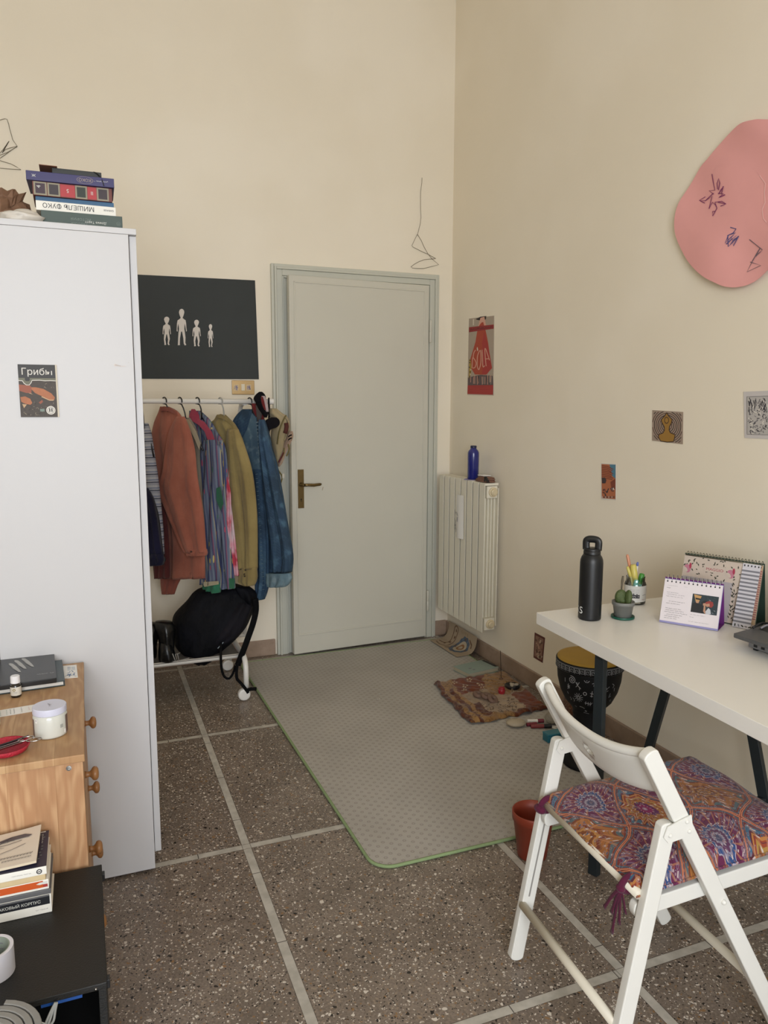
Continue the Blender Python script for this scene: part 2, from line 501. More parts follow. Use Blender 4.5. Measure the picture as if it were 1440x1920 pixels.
# leaf hinged on the right, standing a little open towards the room
HX, HY = 1.900, YW-.046
LW, LH = 0.846, 2.090
ang = math.atan2(0.052, LW)
door = bpy.data.objects.new('door_1', None); COL.objects.link(door); door['kind'] = 'structure'
door.location = (HX, HY, 0.016); door.rotation_euler = (0, 0, ang)
WM['door_1'] = Matrix.Translation((HX, HY, .016)) @ Matrix.Rotation(ang, 4, 'Z')
lf = MB().box((-LW, 0, 0), (0, .036, LH), M_DOOR)
lf.build('door_leaf', door, local=True, bevel=.003)
mo = MB(); px0, px1, pz0, pz1 = -LW+.026, -.026, .112, LH-.03
for a, b in (((px0, -.004, pz0), (px0+.008, 0.001, pz1)), ((px1-.008, -.004, pz0), (px1, .001, pz1)), ((px0, -.004, pz1-.008), (px1, .001, pz1)), ((px0, -.005, pz0-.006), (px1, .001, pz0+.004))):
    mo.box(a, b, M_DOOR)
mo.build('panel_moulding', door, local=True, bevel=.002)
hz0 = 0.838
pl = MB().box((-LW+.034, -.006, hz0), (-LW+.068, 0.0, hz0+.215), M_BRASS)
pl.lathe((-LW+.051, -.0065, hz0+.05), [(0.004, 0), (0.004, .001)], M_DARK, 12, axis=(0, -1, 0))
pl.box((-LW+.0495, -.0072, hz0+.036), (-LW+.0525, -.0062, hz0+.05), M_DARK)
po = pl.build('lock_plate', door, local=True, bevel=.0015)
hd = MB(); zc = hz0+.132
hd.lathe((-LW+.051, -.006, zc), [(.012, 0), (.011, .006), (.008, .010), (.0075, .045)], M_BRASS, 16, axis=(0, -1, 0))
hd.tube([(-LW+.051, -.047, zc), (-LW+.075, -.051, zc+.001), (-LW+.11, -.05, zc-.002), (-LW+.15, -.047, zc+.001), (-LW+.158, -.044, zc+.002)], [.0085, .008, .0085, .0075, .003], M_BRASS, 12, flat=.7)
hd.build('door_handle', door, local=True, smooth=True)
for z in (1.775, 0.165):
    hg = MB()
    hg.lathe((.009, -.004, z), [(.004, -.008), (.0075, -.004), (.0075, .052), (.0068, .053), (.0068, .056), (.0075, .057), (.0075, .118), (.004, .123)], M_DOOR, 14)
    hg.build('hinge', door, local=True, smooth=True)
sc = MB(); Fd = frame((HX, HY, 0), (cos(ang), sin(ang), 0), (0, 0, 1))
M_SCUFF = mat('bare_scuff', '#a79c88', .7)
sc.poly(frame((0, 0, 0), (1, 0, 0), (0, 0, 1)), [(-LW+.176, .935), (-LW+.180, .950), (-LW+.186, .952), (-LW+.183, .94), (-LW+.178, .928)], M_SCUFF, .0004)
sc.build('paint_scuff', door, local=True)

# ------------------------------------------------------------------ white wardrobe
M_WARD = mat('wardrobe_white', '#c4c3c4', .42, spec=.4)
wr = thing('wardrobe', 'tall white two door wardrobe standing in front of the clothes rack', 'wardrobe', (-.23, 2.56, 0))
WX0, WX1, WYF, WYB, WT = -.628, .163, 2.284, 2.835, 1.898
MB().box((WX1-.019, WYF, .052), (WX1, WYB, WT-.0165), M_WARD).build('side_panel', wr, bevel=.0012)
MB().box((WX0, WYF, .052), (WX0+.019, WYB, WT-.0165), M_WARD).build('side_panel', wr, bevel=.0012)
MB().box((WX0, WYF-.017, WT-.016), (WX1, WYB, WT), M_WARD).build('top_panel', wr, bevel=.0012)
MB().box((WX0+.019, WYB-.01, .052), (WX1-.019, WYB-.004, WT-.0165), M_WARD).build('back_panel', wr)
MB().box((WX0+.019, WYF+.01, .052), (WX1-.019, WYB-.012, .072), M_WARD).build('bottom_panel', wr)
for x in (WX0+.03, WX1-.06):
    for y in (WYF+.03, WYB-.06):
        MB().box((x, y, 0), (x+.03, y+.03, .052), M_DARK).build('foot', wr)
xm = (WX0+WX1)/2-.012
dr = MB().box((xm+.0015, 2.262, .010), (.1415, 2.2805, WT-.0175), M_WARD).build('door', wr, bevel=.0015)
MB().box((WX0+.003, 2.262, .010), (xm-.0015, 2.2805, WT-.0175), M_WARD).build('door', wr, bevel=.0015)
sm = MB(); Fw = frame((0, 2.2616, 0), (1, 0, 0), (0, 0, 1)); M_SM = mat('grey_smudge', '#b3aaa6', .6); M_SM2 = mat('pale_smudge', '#cbc3bf', .6)
sm.poly(Fw, [(.088, 1.528), (.091, 1.533), (.095, 1.532), (.101, 1.5295), (.112, 1.527), (.1195, 1.5285), (.1185, 1.5255), (.108, 1.5245), (.098, 1.5262), (.092, 1.5245)], M_SM2, .0002)
sm.poly(Fw, [(.0905, 1.5285), (.093, 1.5312), (.0965, 1.5302), (.108, 1.5272), (.106, 1.5262), (.096, 1.5275)], M_SM, .0003)
sm.ell(Fw, .0935, 1.517, .002, .001, M_SM2, .0002); sm.ell(Fw, .1275, 1.537, .001, .0008, M_SM, .0002)
sm.build('smudge', wr)

# ------------------------------------------------------------------ radiator
M_RAD = mat('radiator_enamel', '#ddd8c8', .38)
M_RADG = mat('radiator_gap', '#8d8677', .6)
M_CHR = mat('chrome', '#b9b7b2', .25, metal=1.0)
rd = thing('radiator', 'white cast radiator hanging on the right wall beside the door', 'radiator', (1.995, 3.77, .2))
NS = 8; RY0, RY1 = 3.488, 4.048; RZ0, RZ1 = .205, 1.018; RXF, RXB = 1.950, 2.036
pw = (RY1-RY0)/NS
for k in range(NS):
    y0 = RY0+k*pw; s = MB()
    s.box((RXF, y0+.005, RZ0), (RXF+.004, y0+pw-.005, RZ1-.004), M_RAD)                      # front fin
    s.box((RXB-.006, y0+.004, RZ0+.03), (RXB, y0+pw-.004, RZ1-.03), M_RAD)                      # rear fin
    s.box((RXF+.005, y0+pw/2-.004, RZ0+.01), (RXB-.005, y0+pw/2+.004, RZ1-.06), M_RAD)          # web
    for xx in (RXF+.022, RXF+.042, RXF+.060):
        s.box((xx, y0+.012, RZ0+.08), (xx+.0035, y0+pw-.012, RZ1-.075), M_RAD)                  # inner fins
    for zz in (RZ0+.045, RZ1-.05):
        s.box((RXF+.012, y0+.0005, zz-.032), (RXB-.012, y0+pw-.0005, zz+.032), M_RAD)           # hubs
    s.box((RXF+.004, y0+.004, RZ1-.016), (RXB-.004, y0+pw-.004, RZ1-.002), M_RAD)               # top grille
    s.build('section', rd, bevel=.002)
M_PLUG = mat('cream_plug', '#cdbf9f', .45)
for zz in (RZ0+.045, RZ1-.05):
    c = MB()
    c.lathe(((RXF+RXB)/2+.004, RY0, zz), [(.026, 0), (.026, .006), (.018, .008), (.018, .016), (.013, .018), (.013, .020)], M_PLUG, 24, axis=(0, -1, 0))
    c.build('end_plug', rd, smooth=False, bevel=.001)
    c = MB(); c.lathe(((RXF+RXB)/2, RY1, zz), [(.018, 0), (.018, .012), (.010, .014), (.010, .03)], M_RAD, 20, axis=(0, 1, 0)); c.lathe(((RXF+RXB)/2, RY1+.03, zz), [(.013, 0), (.013, .012)], M_BRASS, 16, axis=(0, 1, 0))
    c.build('valve', rd)
for y_, z_ in ((3.6, RZ1-.1), (3.93, RZ1-.1), (3.77, RZ0+.1)): MB().bar((RXB-.02, y_, z_), (XW-.0005, y_, z_), .02, .01, M_RAD).build('wall_bracket', rd)
# paper strip hanging down the front of the radiator
M_PAPER = mat('white_paper', '#e6e4e0', .7)
M_INK = mat('dark_ink', '#2c2b30', .7)
M_INKG = mat('grey_ink', '#77747a', .7)
pc = MB(); rows = []
for k in range(9):
    t = k/8; z = .925-.245*t
    rows.append([Vector((RXF-.003-.010*sin(pi*a)*(0.4+.6*t)-.012*a*a*0, 3.725+.085*a-.006*t, z)) for a in (0, .2, .4, .6, .8, 1)])
vs = [p for r in rows for p in r]; fs = [(k*6+i, k*6+i+1, k*6+i+7, k*6+i+6) for k in range(8) for i in range(5)]
pc.add(vs, fs, M_PAPER)
Fp = frame((RXF-.0095, 3.81, .68), (0, -1, 0), (0, 0, 1))
R = random.Random(4)
for k in range(16):
    x, y = R.uniform(.004, .034), R.uniform(.04, .16); pc.stroke(Fp, smoothpath([(x+R.uniform(-.006, .006), y+R.uniform(-.014, .014)) for _ in range(4)], 4), .0011, M_INKG, .0035+R.random()*.0003)
o = pc.build('paper_strip', loc=(RXF, 3.77, .68), smooth=True); tag(o, 'narrow white paper strip with grey drawing hung on the radiator front', 'paper')
sdf = o.modifiers.new('thick', 'SOLIDIFY'); sdf.thickness = .0005; o.modifiers.new('split', 'EDGE_SPLIT')
# blue bottle on the radiator
M_BLUE = mat('cobalt_enamel', '#1c2370', .22, coat=.4)
bt = thing('drinking_bottle', 'cobalt blue metal drinking bottle standing on the radiator', 'bottle', (1.990, 3.70, RZ1))
MB().lathe((1.990, 3.70, RZ1+.001), [(.028, 0), (.031, .004), (.0315, .135), (.031, .145), (.027, .156), (.019, .164), (.0165, .168), (.0165, .172)], M_BLUE, 32).build('body', bt, smooth=True)
MB().lathe((1.990, 3.70, RZ1+.172), [(.0168, 0), (.0172, .002), (.0172, .011), (.015, .013)], mat('navy_plastic', '#171b3f', .4), 28).build('cap', bt, smooth=True)
# lilac folded cloth below the bottle, brown cloth pad and small frame on the right part
M_LIL = mat('lilac_cloth', '#8c84ad', .8, noise=.1)
cl = MB(); cl.prism(frame((1.985, 3.70, RZ1-.002), (1, 0, 0), (0, 1, 0)), [(cos(a)*.043*(1+.12*sin(5*a)), sin(a)*.043*(1+.1*cos(3*a))) for a in [2*pi*i/24 for i in range(24)]], 0, .0024, M_LIL)
cl = cl
tag(cl.build('cloth_coaster', loc=(1.985, 3.70, RZ1-.002)), 'small lilac cloth under the blue bottle on the radiator', 'cloth')
M_BRN = mat('brown_felt', '#84604f', .9, noise=.2, nscale=60, bump=.3)
pd = MB(); Fr = frame((1.993, 3.555, RZ1), (0, 1, 0), (1, 0, 0))
for k in range(4):
    s = 1-.06*k
    pd.ball((1.992+.003*k, 3.565+.006*(k % 2), RZ1+.0035+.006*k), .085*s, M_BRN, (.48, 1.0, .075), 28, 8)
tag(pd.build('felt_pad', loc=(1.993, 3.558, RZ1), smooth=True), 'pile of round brown felt pads on the near end of the radiator', 'felt pads')
bx = MB().box((1.975, 3.555, RZ1+.0285), (2.02, 3.62, RZ1+.0325), M_PAPER)
tag(bx.build('card_box', loc=(2.0, 3.57, RZ1+.0275), bevel=.001), 'flat white card lying on the brown felt pads', 'card')
M_BLK = mat('black_plastic', '#131416', .4)
ck = MB()
a0 = Vector((1.955, 3.512, RZ1+.001))
for p, q in (((1.962, 3.520, RZ1+.002), (1.957, 3.506, RZ1+.033)), ((1.962, 3.487, RZ1+.002), (1.957, 3.503, RZ1+.033)), ((1.974, 3.518, RZ1+.002), (1.964, 3.506, RZ1+.03)), ((1.974, 3.490, RZ1+.002), (1.964, 3.504, RZ1+.03)), ((1.961, 3.515, RZ1+.012), (1.961, 3.492, RZ1+.012))):
    ck.bar(p, q, .005, .006, M_BLK)
tag(ck.build('folded_stand', loc=(1.962, 3.504, RZ1), bevel=.001), 'tiny black A shaped stand on the near end of the radiator', 'stand')
# ------------------------------------------------------------------ pictures on the walls
def pxframe(n, c, x0, y0, s, base=0.0):
    """drawing frame measured on a wall plane: X, Y are enlargement pixels (s per photo pixel) from x0, y0"""
    n = Vector(n)
    def F(x, y, l=0.0): return on_plane(x0+x/s, y0+y/s, n, c) - n*(base+l)
    F.N = -n
    F.k = 1/((F(x0+50, y0+50+s*10)-F(x0+50, y0+50)).length/(s*10)) if False else 1/((F(0, s*10)-F(0, 0)).length/(s*10))
    return F
NB, NR = (0, 1, 0), (1, 0, 0)
def sheet(mb, F, pts, M, th):
    """paper sheet of real thickness lying on the plane"""
    vs = [F(x, y, -F.base if hasattr(F, 'base') else 0) for x, y in pts]
    mb.prism(lambda x, y, t: F(x, y, t), pts, -th, 0.0, M)

# --- black poster with four pale cut-out figures
M_POST = mat('black_card', '#232827', .62, noise=.18, nscale=9)
M_FIG = mat('pale_figure_paper', '#d6cfc8', .7)
po = thing('poster', 'black card poster with four pale human figures above the clothes rail', 'poster', (.60, YW, 1.56))
F = pxframe(NB, YW, 240, 480, 4.3625, .003)
A = Vector((.225, YW-.003, 2.072)); Bp = F(1038, 200); Cp = F(1070, 1009); Dp = Vector((.225, YW-.003, 1.553))
mb = MB(); q = [A, Bp, Cp, Dp]; n = Vector((0, .003, 0))
mb.add(q + [p+n for p in q], [(0,3,2,1), (4,5,6,7), (0,1,5,4), (1,2,6,5), (2,3,7,6), (3,0,4,7)], M_POST)
mb.build('card', po)
def figure(cx, yt, yb, w, hw, spread, name):
    """standing figure cut from paper: cx centre, yt/yb top and bottom, w shoulder half width, hw head half width"""
    h = yb-yt; hh = h*.24; b = MB()
    sx = lambda f: w*f
    Y = lambda t: yt+h*t
    pts = []
    # right half from the neck down, then the left half back up
    right = [(hw*.35, .25), (w*.62, .285), (w*.98, .31), (w*1.12, .40), (w*1.18, .52), (w*1.28, .60), (w*1.12, .625), (w*1.0, .53), (w*.80, .40), (w*.70, .47), (w*.66, .55), (w*.82, .66), (w*.95, .78), (w*1.0+spread, .93), (w*1.25+spread, .985), (w*.85+spread, 1.0), (w*.62+spread, .95), (w*.42, .80), (w*.10, .62)]
    left = [(-w*.12, .62), (-w*.40, .80), (-w*.55-spread, .95), (-w*.50-spread, .99), (-w*1.05-spread, .995), (-w*1.0-spread, .96), (-w*.85, .78), (-w*.78, .66), (-w*.64, .55), (-w*.72, .47), (-w*.84, .40), (-w*1.02, .53), (-w*.98, .62), (-w*1.22, .61), (-w*1.2, .52), (-w*1.16, .40), (-w*1.0, .315), (-w*.6, .285), (-hw*.35, .25)]
    head = [(-hw*.38, .24), (-hw*.8, .16), (-hw, .09), (-hw*.75, .03), (-hw*.2, 0.0), (hw*.4, .005), (hw*.9, .05), (hw*.98, .10), (hw*.75, .17), (hw*.38, .24)]
    pts = [(cx+x, Y(t)) for x, t in right+left+head]
    b.prism(lambda x, y, l: F(x, y, l), pts, 0.0, .0012, M_FIG)
    b.build(name, po)
figure(316, 497, 730, 27, 22, -9, 'figure'); figure(438, 433, 732, 33, 22, -3, 'figure'); figure(560, 522, 740, 27, 20, -8, 'figure'); figure(674, 558, 746, 18, 14, -6, 'figure')

# --- light switch below the poster
M_GOLD = mat('champagne_metal', '#b09468', .35, metal=.55)
M_IV = mat('ivory_plastic', '#d9ceb6', .4)
sw = thing('light_switch', 'champagne coloured light switch plate under the black poster corner', 'light switch', (.817, YW, 1.475))
MB().box((.757, YW-.007, 1.4765), (.879, YW, 1.5525), M_GOLD).build('plate', sw, bevel=.003)
MB().box((.807, YW-.0105, 1.497), (.826, YW-.006, 1.533), M_IV).build('rocker', sw, bevel=.001)
M_VIO = mat('violet_ink', '#7d7490', .6)
F = pxframe(NB, YW, 240, 480, 4.3625, .0071)
for cx, k in ((882, 0), (985, 1)):
    stk = MB()
    stk.poly(F, [(cx-20, 1052), (cx+20, 1050), (cx+21, 1102), (cx-19, 1104)], mat('sticker_paper', '#cbb48c', .6), .0002)
    R = random.Random(k+3)
    for i in range(9): stk.stroke(F, [(cx+R.uniform(-17, 17), 1057+R.uniform(0, 42)) for _ in range(3)], .0020, M_VIO, .0004+i*.00002)
    stk.build('sticker', sw)

# --- two thin bent wires hanging on the back wall
M_WIRE = mat('thin_steel_wire', '#7d7462', .45, metal=.6)
def wire(name, F, pts, label, r=.0013):
    P = [F(x, y, .004+.002*(i % 2)) for i, (x, y) in enumerate(pts)]
    b = MB().tube(P, r, M_WIRE, 6)
    o = b.build(name, loc=P[len(P)//2], smooth=True); tag(o, label, 'wire')
F = pxframe(NB, YW, 760, 320, 9.6)
path = [(295, 130), (290, 220), (272, 370), (265, 520), (270, 700), (275, 850), (262, 970), (215, 1140), (165, 1240), (112, 1350), (125, 1372), (290, 1460), (410, 1510), (540, 1585), (480, 1592), (330, 1605), (240, 1640), (150, 1690), (98, 1735), (120, 1755), (200, 1762), (320, 1765), (460, 1730), (595, 1695), (480, 1595), (400, 1500), (330, 1370), (280, 1260), (215, 1150)]
wire('bent_wire', F, path, 'thin bent wire hanging on the wall above the door')
F = pxframe(NB, YW, 0, 200, 13.7)
path = [(-300, 420), (0, 355), (120, 318), (180, 330), (230, 470), (245, 560), (330, 860), (445, 1025), (300, 1055), (140, 1110), (60, 1190), (235, 895), (80, 1110), (-80, 1290), (-200, 1440), (0, 1335), (150, 1230), (330, 1100), (445, 1030), (200, 1180), (-250, 1350), (0, 1395), (280, 1475), (420, 1550), (540, 1625), (250, 1610), (0, 1585), (-250, 1560)]
wire('bent_wire', F, path, 'thin bent wire on the wall above the books on the wardrobe')

# --- red event poster
M_PRED = mat('poster_red', '#a5322f', .6); M_PRED2 = mat('poster_dark_red', '#8c2428', .6); M_PBG = mat('poster_beige', '#a89a8b', .7); M_POR = mat('poster_orange_red', '#a9432c', .6)
M_PPK = mat('poster_pale_pink', '#d3a08d', .6); M_PDK = mat('poster_slate', '#5f5152', .7); M_PBK = mat('poster_black', '#2e2522', .7); M_PWH = mat('poster_white_edge', '#cfc4b4', .7); M_PYE = mat('poster_mustard', '#a58a3d', .7)
F = pxframe(NR, XW, 860, 560, 9.6, .002)
b = MB()
b.prism(lambda x, y, t: F(x, y, t-.002), [(190, 358), (645, 305), (632, 1745), (160, 1735)], .0005, .0018, M_PWH)
b.poly(F, [(192, 362), (642, 308), (628, 1732), (165, 1718)], M_PBG, .0004)
b.poly(F, [(262, 370), (285, 368), (283, 478), (262, 480)], M_PWH, .0006)
b.poly(F, [(310, 370), (400, 325), (505, 312), (500, 370), (440, 400), (350, 385)], M_PBK, .0006)
b.poly(F, [(400, 345), (470, 325), (500, 480), (360, 500), (385, 400)], M_PPK, .0008)
b.poly(F, [(420, 430), (450, 420), (500, 600), (540, 800), (560, 960), (610, 1250), (500, 1370), (300, 1365), (230, 1250), (220, 1080), (260, 950), (310, 780), (340, 600), (380, 480)], M_POR, .001)
b.poly(F, [(470, 600), (530, 820), (575, 1050), (600, 1240), (520, 1360), (430, 1365), (450, 1100), (430, 800)], M_PRED, .0012)
b.poly(F, [(195, 515), (640, 465), (642, 540), (196, 605)], M_PRED2, .0014)
R = random.Random(3)
for i in range(16): b.stroke(F, [(225+i*24, 562-i*2.7), (240+i*24, 545-i*2.7+R.uniform(-10, 20))], .0025, M_PBK, .0017)
for pts in ([(318, 925), (290, 960), (272, 1050), (300, 1100), (325, 1160), (305, 1235), (262, 1250)], [(345, 1100), (355, 1010), (400, 930), (412, 1060), (405, 1180), (372, 1280), (345, 1210), (345, 1100)], [(430, 920), (440, 1060), (448, 1225), (478, 1205)], [(505, 1215), (490, 1060), (485, 890), (530, 1000), (565, 1110)], [(500, 1085), (550, 1080)], [(250, 1250), (256, 1150), (262, 1060)]):
    b.stroke(F, smoothpath([(*p, 0) for p in pts], 4), .0045, M_PPK, .0016)
b.poly(F, [(335, 890), (350, 870), (362, 930), (345, 945)], M_PWH, .0015)
b.poly(F, [(175, 1420), (300, 1390), (400, 1370), (620, 1390), (630, 1560), (172, 1560)], M_PDK, .0008)
for i in range(14):
    x = R.uniform(190, 600); b.stroke(F, [(x, 1370+R.uniform(0, 40)), (x+R.uniform(-12, 12), 1500+R.uniform(0, 50))], .003, R.choice([M_PBK, M_PPK, M_PBG]), .0012+i*.00001)
b.poly(F, [(200, 1090), (225, 1090), (240, 1250), (230, 1350), (190, 1440), (195, 1260)], M_PYE, .0012)
for i in range(8): b.ell(F, 212+R.uniform(-10, 14), 1110+i*42, 9, 14, R.choice([M_PBK, M_PWH, M_PYE]), .0014+i*.00002, 10)
b.poly(F, [(172, 1560), (630, 1555), (627, 1730), (165, 1715)], M_PRED, .0012)
for y, x0, x1 in ((1590, 270, 490), (1635, 390, 590), (1635, 195, 290)):
    for i in range(int((x1-x0)/16)): b.stroke(F, [(x0+i*16, y+R.uniform(-4, 4)), (x0+i*16+10, y+R.uniform(-5, 5))], .002, M_PRED2, .0015)
tag(b.build('event_poster', loc=(XW, 3.77, 1.69)), 'narrow red poster lettered SOLA on the right wall above the radiator', 'poster')

# --- pink paper cut-out with felt-pen scribbles
M_PINK = mat('pink_paper', '#e3a3a0', .75, noise=.05, nscale=7)
M_PU = mat('purple_pen', '#7c2f63', .6); M_BL = mat('blue_pen', '#4c4a80', .6); M_GP = mat('grey_pen', '#6b5a66', .6); M_LP = mat('pale_pink_pen', '#eec0bd', .6)
out = [(1067,138),(1000,142),(880,170),(800,215),(700,300),(600,410),(500,530),(420,620),(300,820),(220,970),(185,1120),(185,1260),(220,1380),(300,1530),(400,1640),(500,1715),(600,1765),(680,1800),(780,1812),(880,1795),(960,1760),(1020,1715),(1067,1670),(1200,1560),(1480,1400),(1700,1150),(1780,850),(1700,500),(1480,230),(1250,150)]
F0 = pxframe(NR, XW, 1240, 200, 5.333)
cx, cy = 1000, 980
def lift(x, y):
    d = sqrt(((x-cx)/800)**2+((y-cy)/850)**2)
    return .007 + .020*max(0, d-.1)**1.4 + (.0045*sin((x+y*.25)/120.0)+.003*sin((x*.6-y*.5)/75.0+1))*min(1, d*1.4)
def FPK(x, y, l=0.0): return F0(x, y, lift(x, y)+l)
def pink_z():
    b = MB(); N = 14; O = [(p.x, p.y) for p in smoothpath([(*p, 0) for p in out], 3, True)]; n = len(O); vs = [FPK(cx, cy)]; fs = []
    for k in range(1, N+1):
        for x, y in O: vs.append(FPK(cx+(x-cx)*k/N, cy+(y-cy)*k/N))
    for i in range(n): fs.append((0, 1+i, 1+(i+1) % n))
    for k in range(N-1):
        for i in range(n):
            j = (i+1) % n; a = 1+k*n; c = a+n; fs.append((a+i, c+i, c+j, a+j))
    b.add(vs, fs, M_PINK); b.add([v+Vector((.0006, 0, 0)) for v in vs], fs, M_PINK); return b
pk = pink_z().build('paper_cutout', loc=(XW, 2.0, 2.06), smooth=True)
tag(pk, 'large pink paper cut-out with purple and blue scribbles, high on the right wall', 'paper cut-out')
b = MB(); FPEN = lambda x, y, l: FPK(x, y, l+.0012)
FPEN.k = F0.k
for pts, w, M_ in (([(548,680),(560,770),(572,840),(510,845),(560,880),(530,890),(555,870),(470,945),(410,940),(470,905)], .0022, M_PU), ([(410,940),(465,968)], .0022, M_PU), ([(470,945),(540,900),(510,1025),(545,960),(575,985),(590,1020),(548,1098),(548,1050),(575,1050)], .0022, M_PU), ([(590,1020),(570,960),(640,950),(680,975),(625,1000)], .0022, M_PU), ([(680,975),(600,960)], .0022, M_PU), ([(600,830),(598,770),(618,725),(625,770),(610,840)], .0022, M_PU), ([(610,880),(640,830),(660,800),(640,870),(675,885),(620,905),(665,890),(610,915),(650,880),(605,870)], .0026, M_PU),
    ([(720,1210),(775,1225),(750,1265),(705,1290),(680,1370),(730,1310),(770,1265),(700,1290),(710,1405),(760,1330),(800,1295),(755,1395),(740,1320),(690,1380),(780,1290),(715,1400),(800,1300)], .0026, M_BL),
    ([(903,1330),(1038,1435),(1000,1470),(970,1500),(1010,1420),(940,1540),(893,1655),(1025,1590),(915,1555)], .0022, M_GP), ([(1005,690),(1060,770),(1050,860),(1058,960),(1030,1030),(1040,1120),(1075,1160)], .0025, M_LP)):
    b.stroke(FPEN, pts, w*1.3, M_); b.build('pen_stroke', pk); b = MB()

# --- small pictures on the right wall
M_W2 = mat('card_white', '#d8d4cc', .6)
def card(name, label, x0, y0, s, corners, base=.0018, cat='picture', Mb=None):
    b = MB(); F = pxframe(NR, XW, x0, y0, s, base)
    b.prism(lambda x, y, t: F(x, y, t), corners, -.0012, 0.0, Mb or M_W2); return b, F
# meditation card
M_Y1 = mat('yoga_ochre', '#9a7434', .6); M_Y2 = mat('yoga_line', '#40302c', .6); M_Y3 = mat('yoga_ground', '#a08f80', .6); M_Y4 = mat('yoga_brown', '#62483f', .6)
b, F = card('', '', 1080, 720, 4, [(575, 196), (806, 210), (803, 452), (573, 424)], Mb=M_Y3)
for k in range(11):
    r = 32+k*14; n = 40
    pts = [(690+cos(a)*r*.97, 312+sin(a)*r*1.05+cos(a)*r*.06) for a in [2*pi*i/n for i in range(n+1)]]
    seg = []
    for p in pts+[(9e9, 0)]:
        ok = 578 < p[0] < 800 and 200+(p[0]-575)*.06 < p[1] < 422+(p[0]-575)*.12
        if ok: seg.append(p)
        else:
            if len(seg) > 1: b.stroke(F, seg, .0035, M_Y2 if k % 2 else M_Y4, .0004+k*.00001)
            seg = []
body = [(685, 215), (700, 240), (725, 265), (722, 290), (706, 320), (703, 345), (712, 365), (748, 380), (744, 405), (735, 432), (690, 436), (640, 428), (622, 400), (625, 378), (655, 368), (668, 345), (665, 320), (648, 290), (643, 268), (668, 240)]
b.poly(F, body, M_Y1, .0008); b.stroke(F, body+body[:1], .004, M_Y2, .001)
b.ell(F, 684, 275, 15, 22, M_Y1, .0012); b.ringband(F, 684, 272, 13, 17, M_Y2, .0013, sy=1.5)
tag(b.build('meditation_print', loc=(XW, 2.30, 1.34)), 'square ochre print of a seated yoga figure on the right wall', 'picture')
# mural postcard
M_C1 = mat('mural_orange', '#b06a48', .6); M_C2 = mat('mural_rust', '#7d3f2f', .6); M_C3 = mat('mural_blue', '#4f7e95', .6); M_C4 = mat('mural_dark', '#3f3338', .6)
b, F = card('', '', 1080, 720, 4, [(190, 594), (303, 600), (303, 872), (188, 864)])
b.poly(F, [(194, 600), (300, 605), (299, 864), (196, 856)], M_C1, .0004)
b.poly(F, [(255, 603), (300, 605), (300, 710), (275, 690), (262, 640)], M_C3, .0006)
for i in range(8): b.stroke(F, [(196, 612+i*13), (240, 618+i*13), (283-(i % 3)*6, 640+i*11)], .004, M_C2, .0008+i*.00002)
b.poly(F, [(196, 705), (220, 700), (232, 720), (225, 745), (200, 745)], M_C4, .001); b.poly(F, [(262, 735), (298, 710), (299, 790), (270, 790)], M_C2, .001)
R = random.Random(9)
for i in range(14):
    x = R.uniform(200, 292); y = R.uniform(770, 840); b.stroke(F, [(x, y), (x+R.uniform(-8, 8), y+R.uniform(8, 22))], .005, R.choice([M_C4, M_W2, M_C2, M_W2]), .001+i*.00001)
for i in range(12): b.rect(F, 200+i*8, 842, 204+i*8, 855, M_C4 if i % 3 else M_W2, .0012)
tag(b.build('postcard', loc=(XW, 2.635, 1.10)), 'small tall postcard of an orange and blue mural on the right wall', 'postcard')
# black and white print
b, F = card('', '', 1080, 720, 4, [(1258, 58), (1700, 40), (1700, 425), (1266, 405)], Mb=mat('print_paper', '#c6c1bf', .7))
M_BW = mat('print_grey', '#b4b0ac', .7); M_K = mat('print_black', '#454348', .7); M_K2 = mat('print_mid', '#7b787a', .7)
b.poly(F, [(1286, 96), (1660, 80), (1660, 388), (1288, 378)], M_BW, .0003)
R = random.Random(12)
for i in range(330):
    x, y = R.uniform(1295, 1650), R.uniform(100, 370); a = R.uniform(0, 6.3); L = R.uniform(6, 26)
    if y < 190: a = pi/2+R.uniform(-.4, .4); L = R.uniform(20, 50)
    pts = [(x, y), (x+cos(a)*L*.5+R.uniform(-4, 4), y+sin(a)*L*.5), (min(max(x+cos(a)*L, 1290), 1656), min(max(y+sin(a)*L, 95), 376))]
    b.stroke(F, pts, R.uniform(.0015, .0045), R.choice([M_K, M_K, M_K2, M_W2]), .0005+i*.000002)
for pp in ([(1286, 96), (1660, 80)], [(1288, 378), (1660, 388)], [(1286, 96), (1288, 378)]): b.stroke(F, pp, .0012, M_K, .0014)
tag(b.build('art_print', loc=(XW, 1.85, 1.39)), 'black and white drawing of plants on white paper, right edge of the photo', 'picture')
# small dark picture beside the drum
b, F = card('', '', 980, 1100, 3.13, [(72, 268), (132, 300), (118, 447), (65, 415)], Mb=mat('card_brown', '#5d2f28', .6))
R = random.Random(5); cols = [mat('print_skin', '#b08d78', .6), mat('print_umber', '#5f463b', .6), mat('print_rose', '#8d6a5c', .6), mat('print_cream', '#b9a58f', .6)]
b.poly(F, [(78, 285), (125, 308), (113, 432), (71, 405)], cols[2], .0003)
for i in range(40):
    x, y = R.uniform(80, 114), R.uniform(295, 405); y += (x-80)*.4; b.ell(F, x, y, R.uniform(3, 8), R.uniform(4, 12), R.choice(cols), .0004+i*.00001, 8, R.random()*3)
tag(b.build('art_card', loc=(XW, 3.12, .22)), 'small brown picture card low on the right wall beside the drum', 'picture')
# faint marks on the right wall
b = MB(); F = pxframe(NR, XW, 0, 0, 1, .0); M_MK = mat('wall_mark', '#cfc3ad', .8)
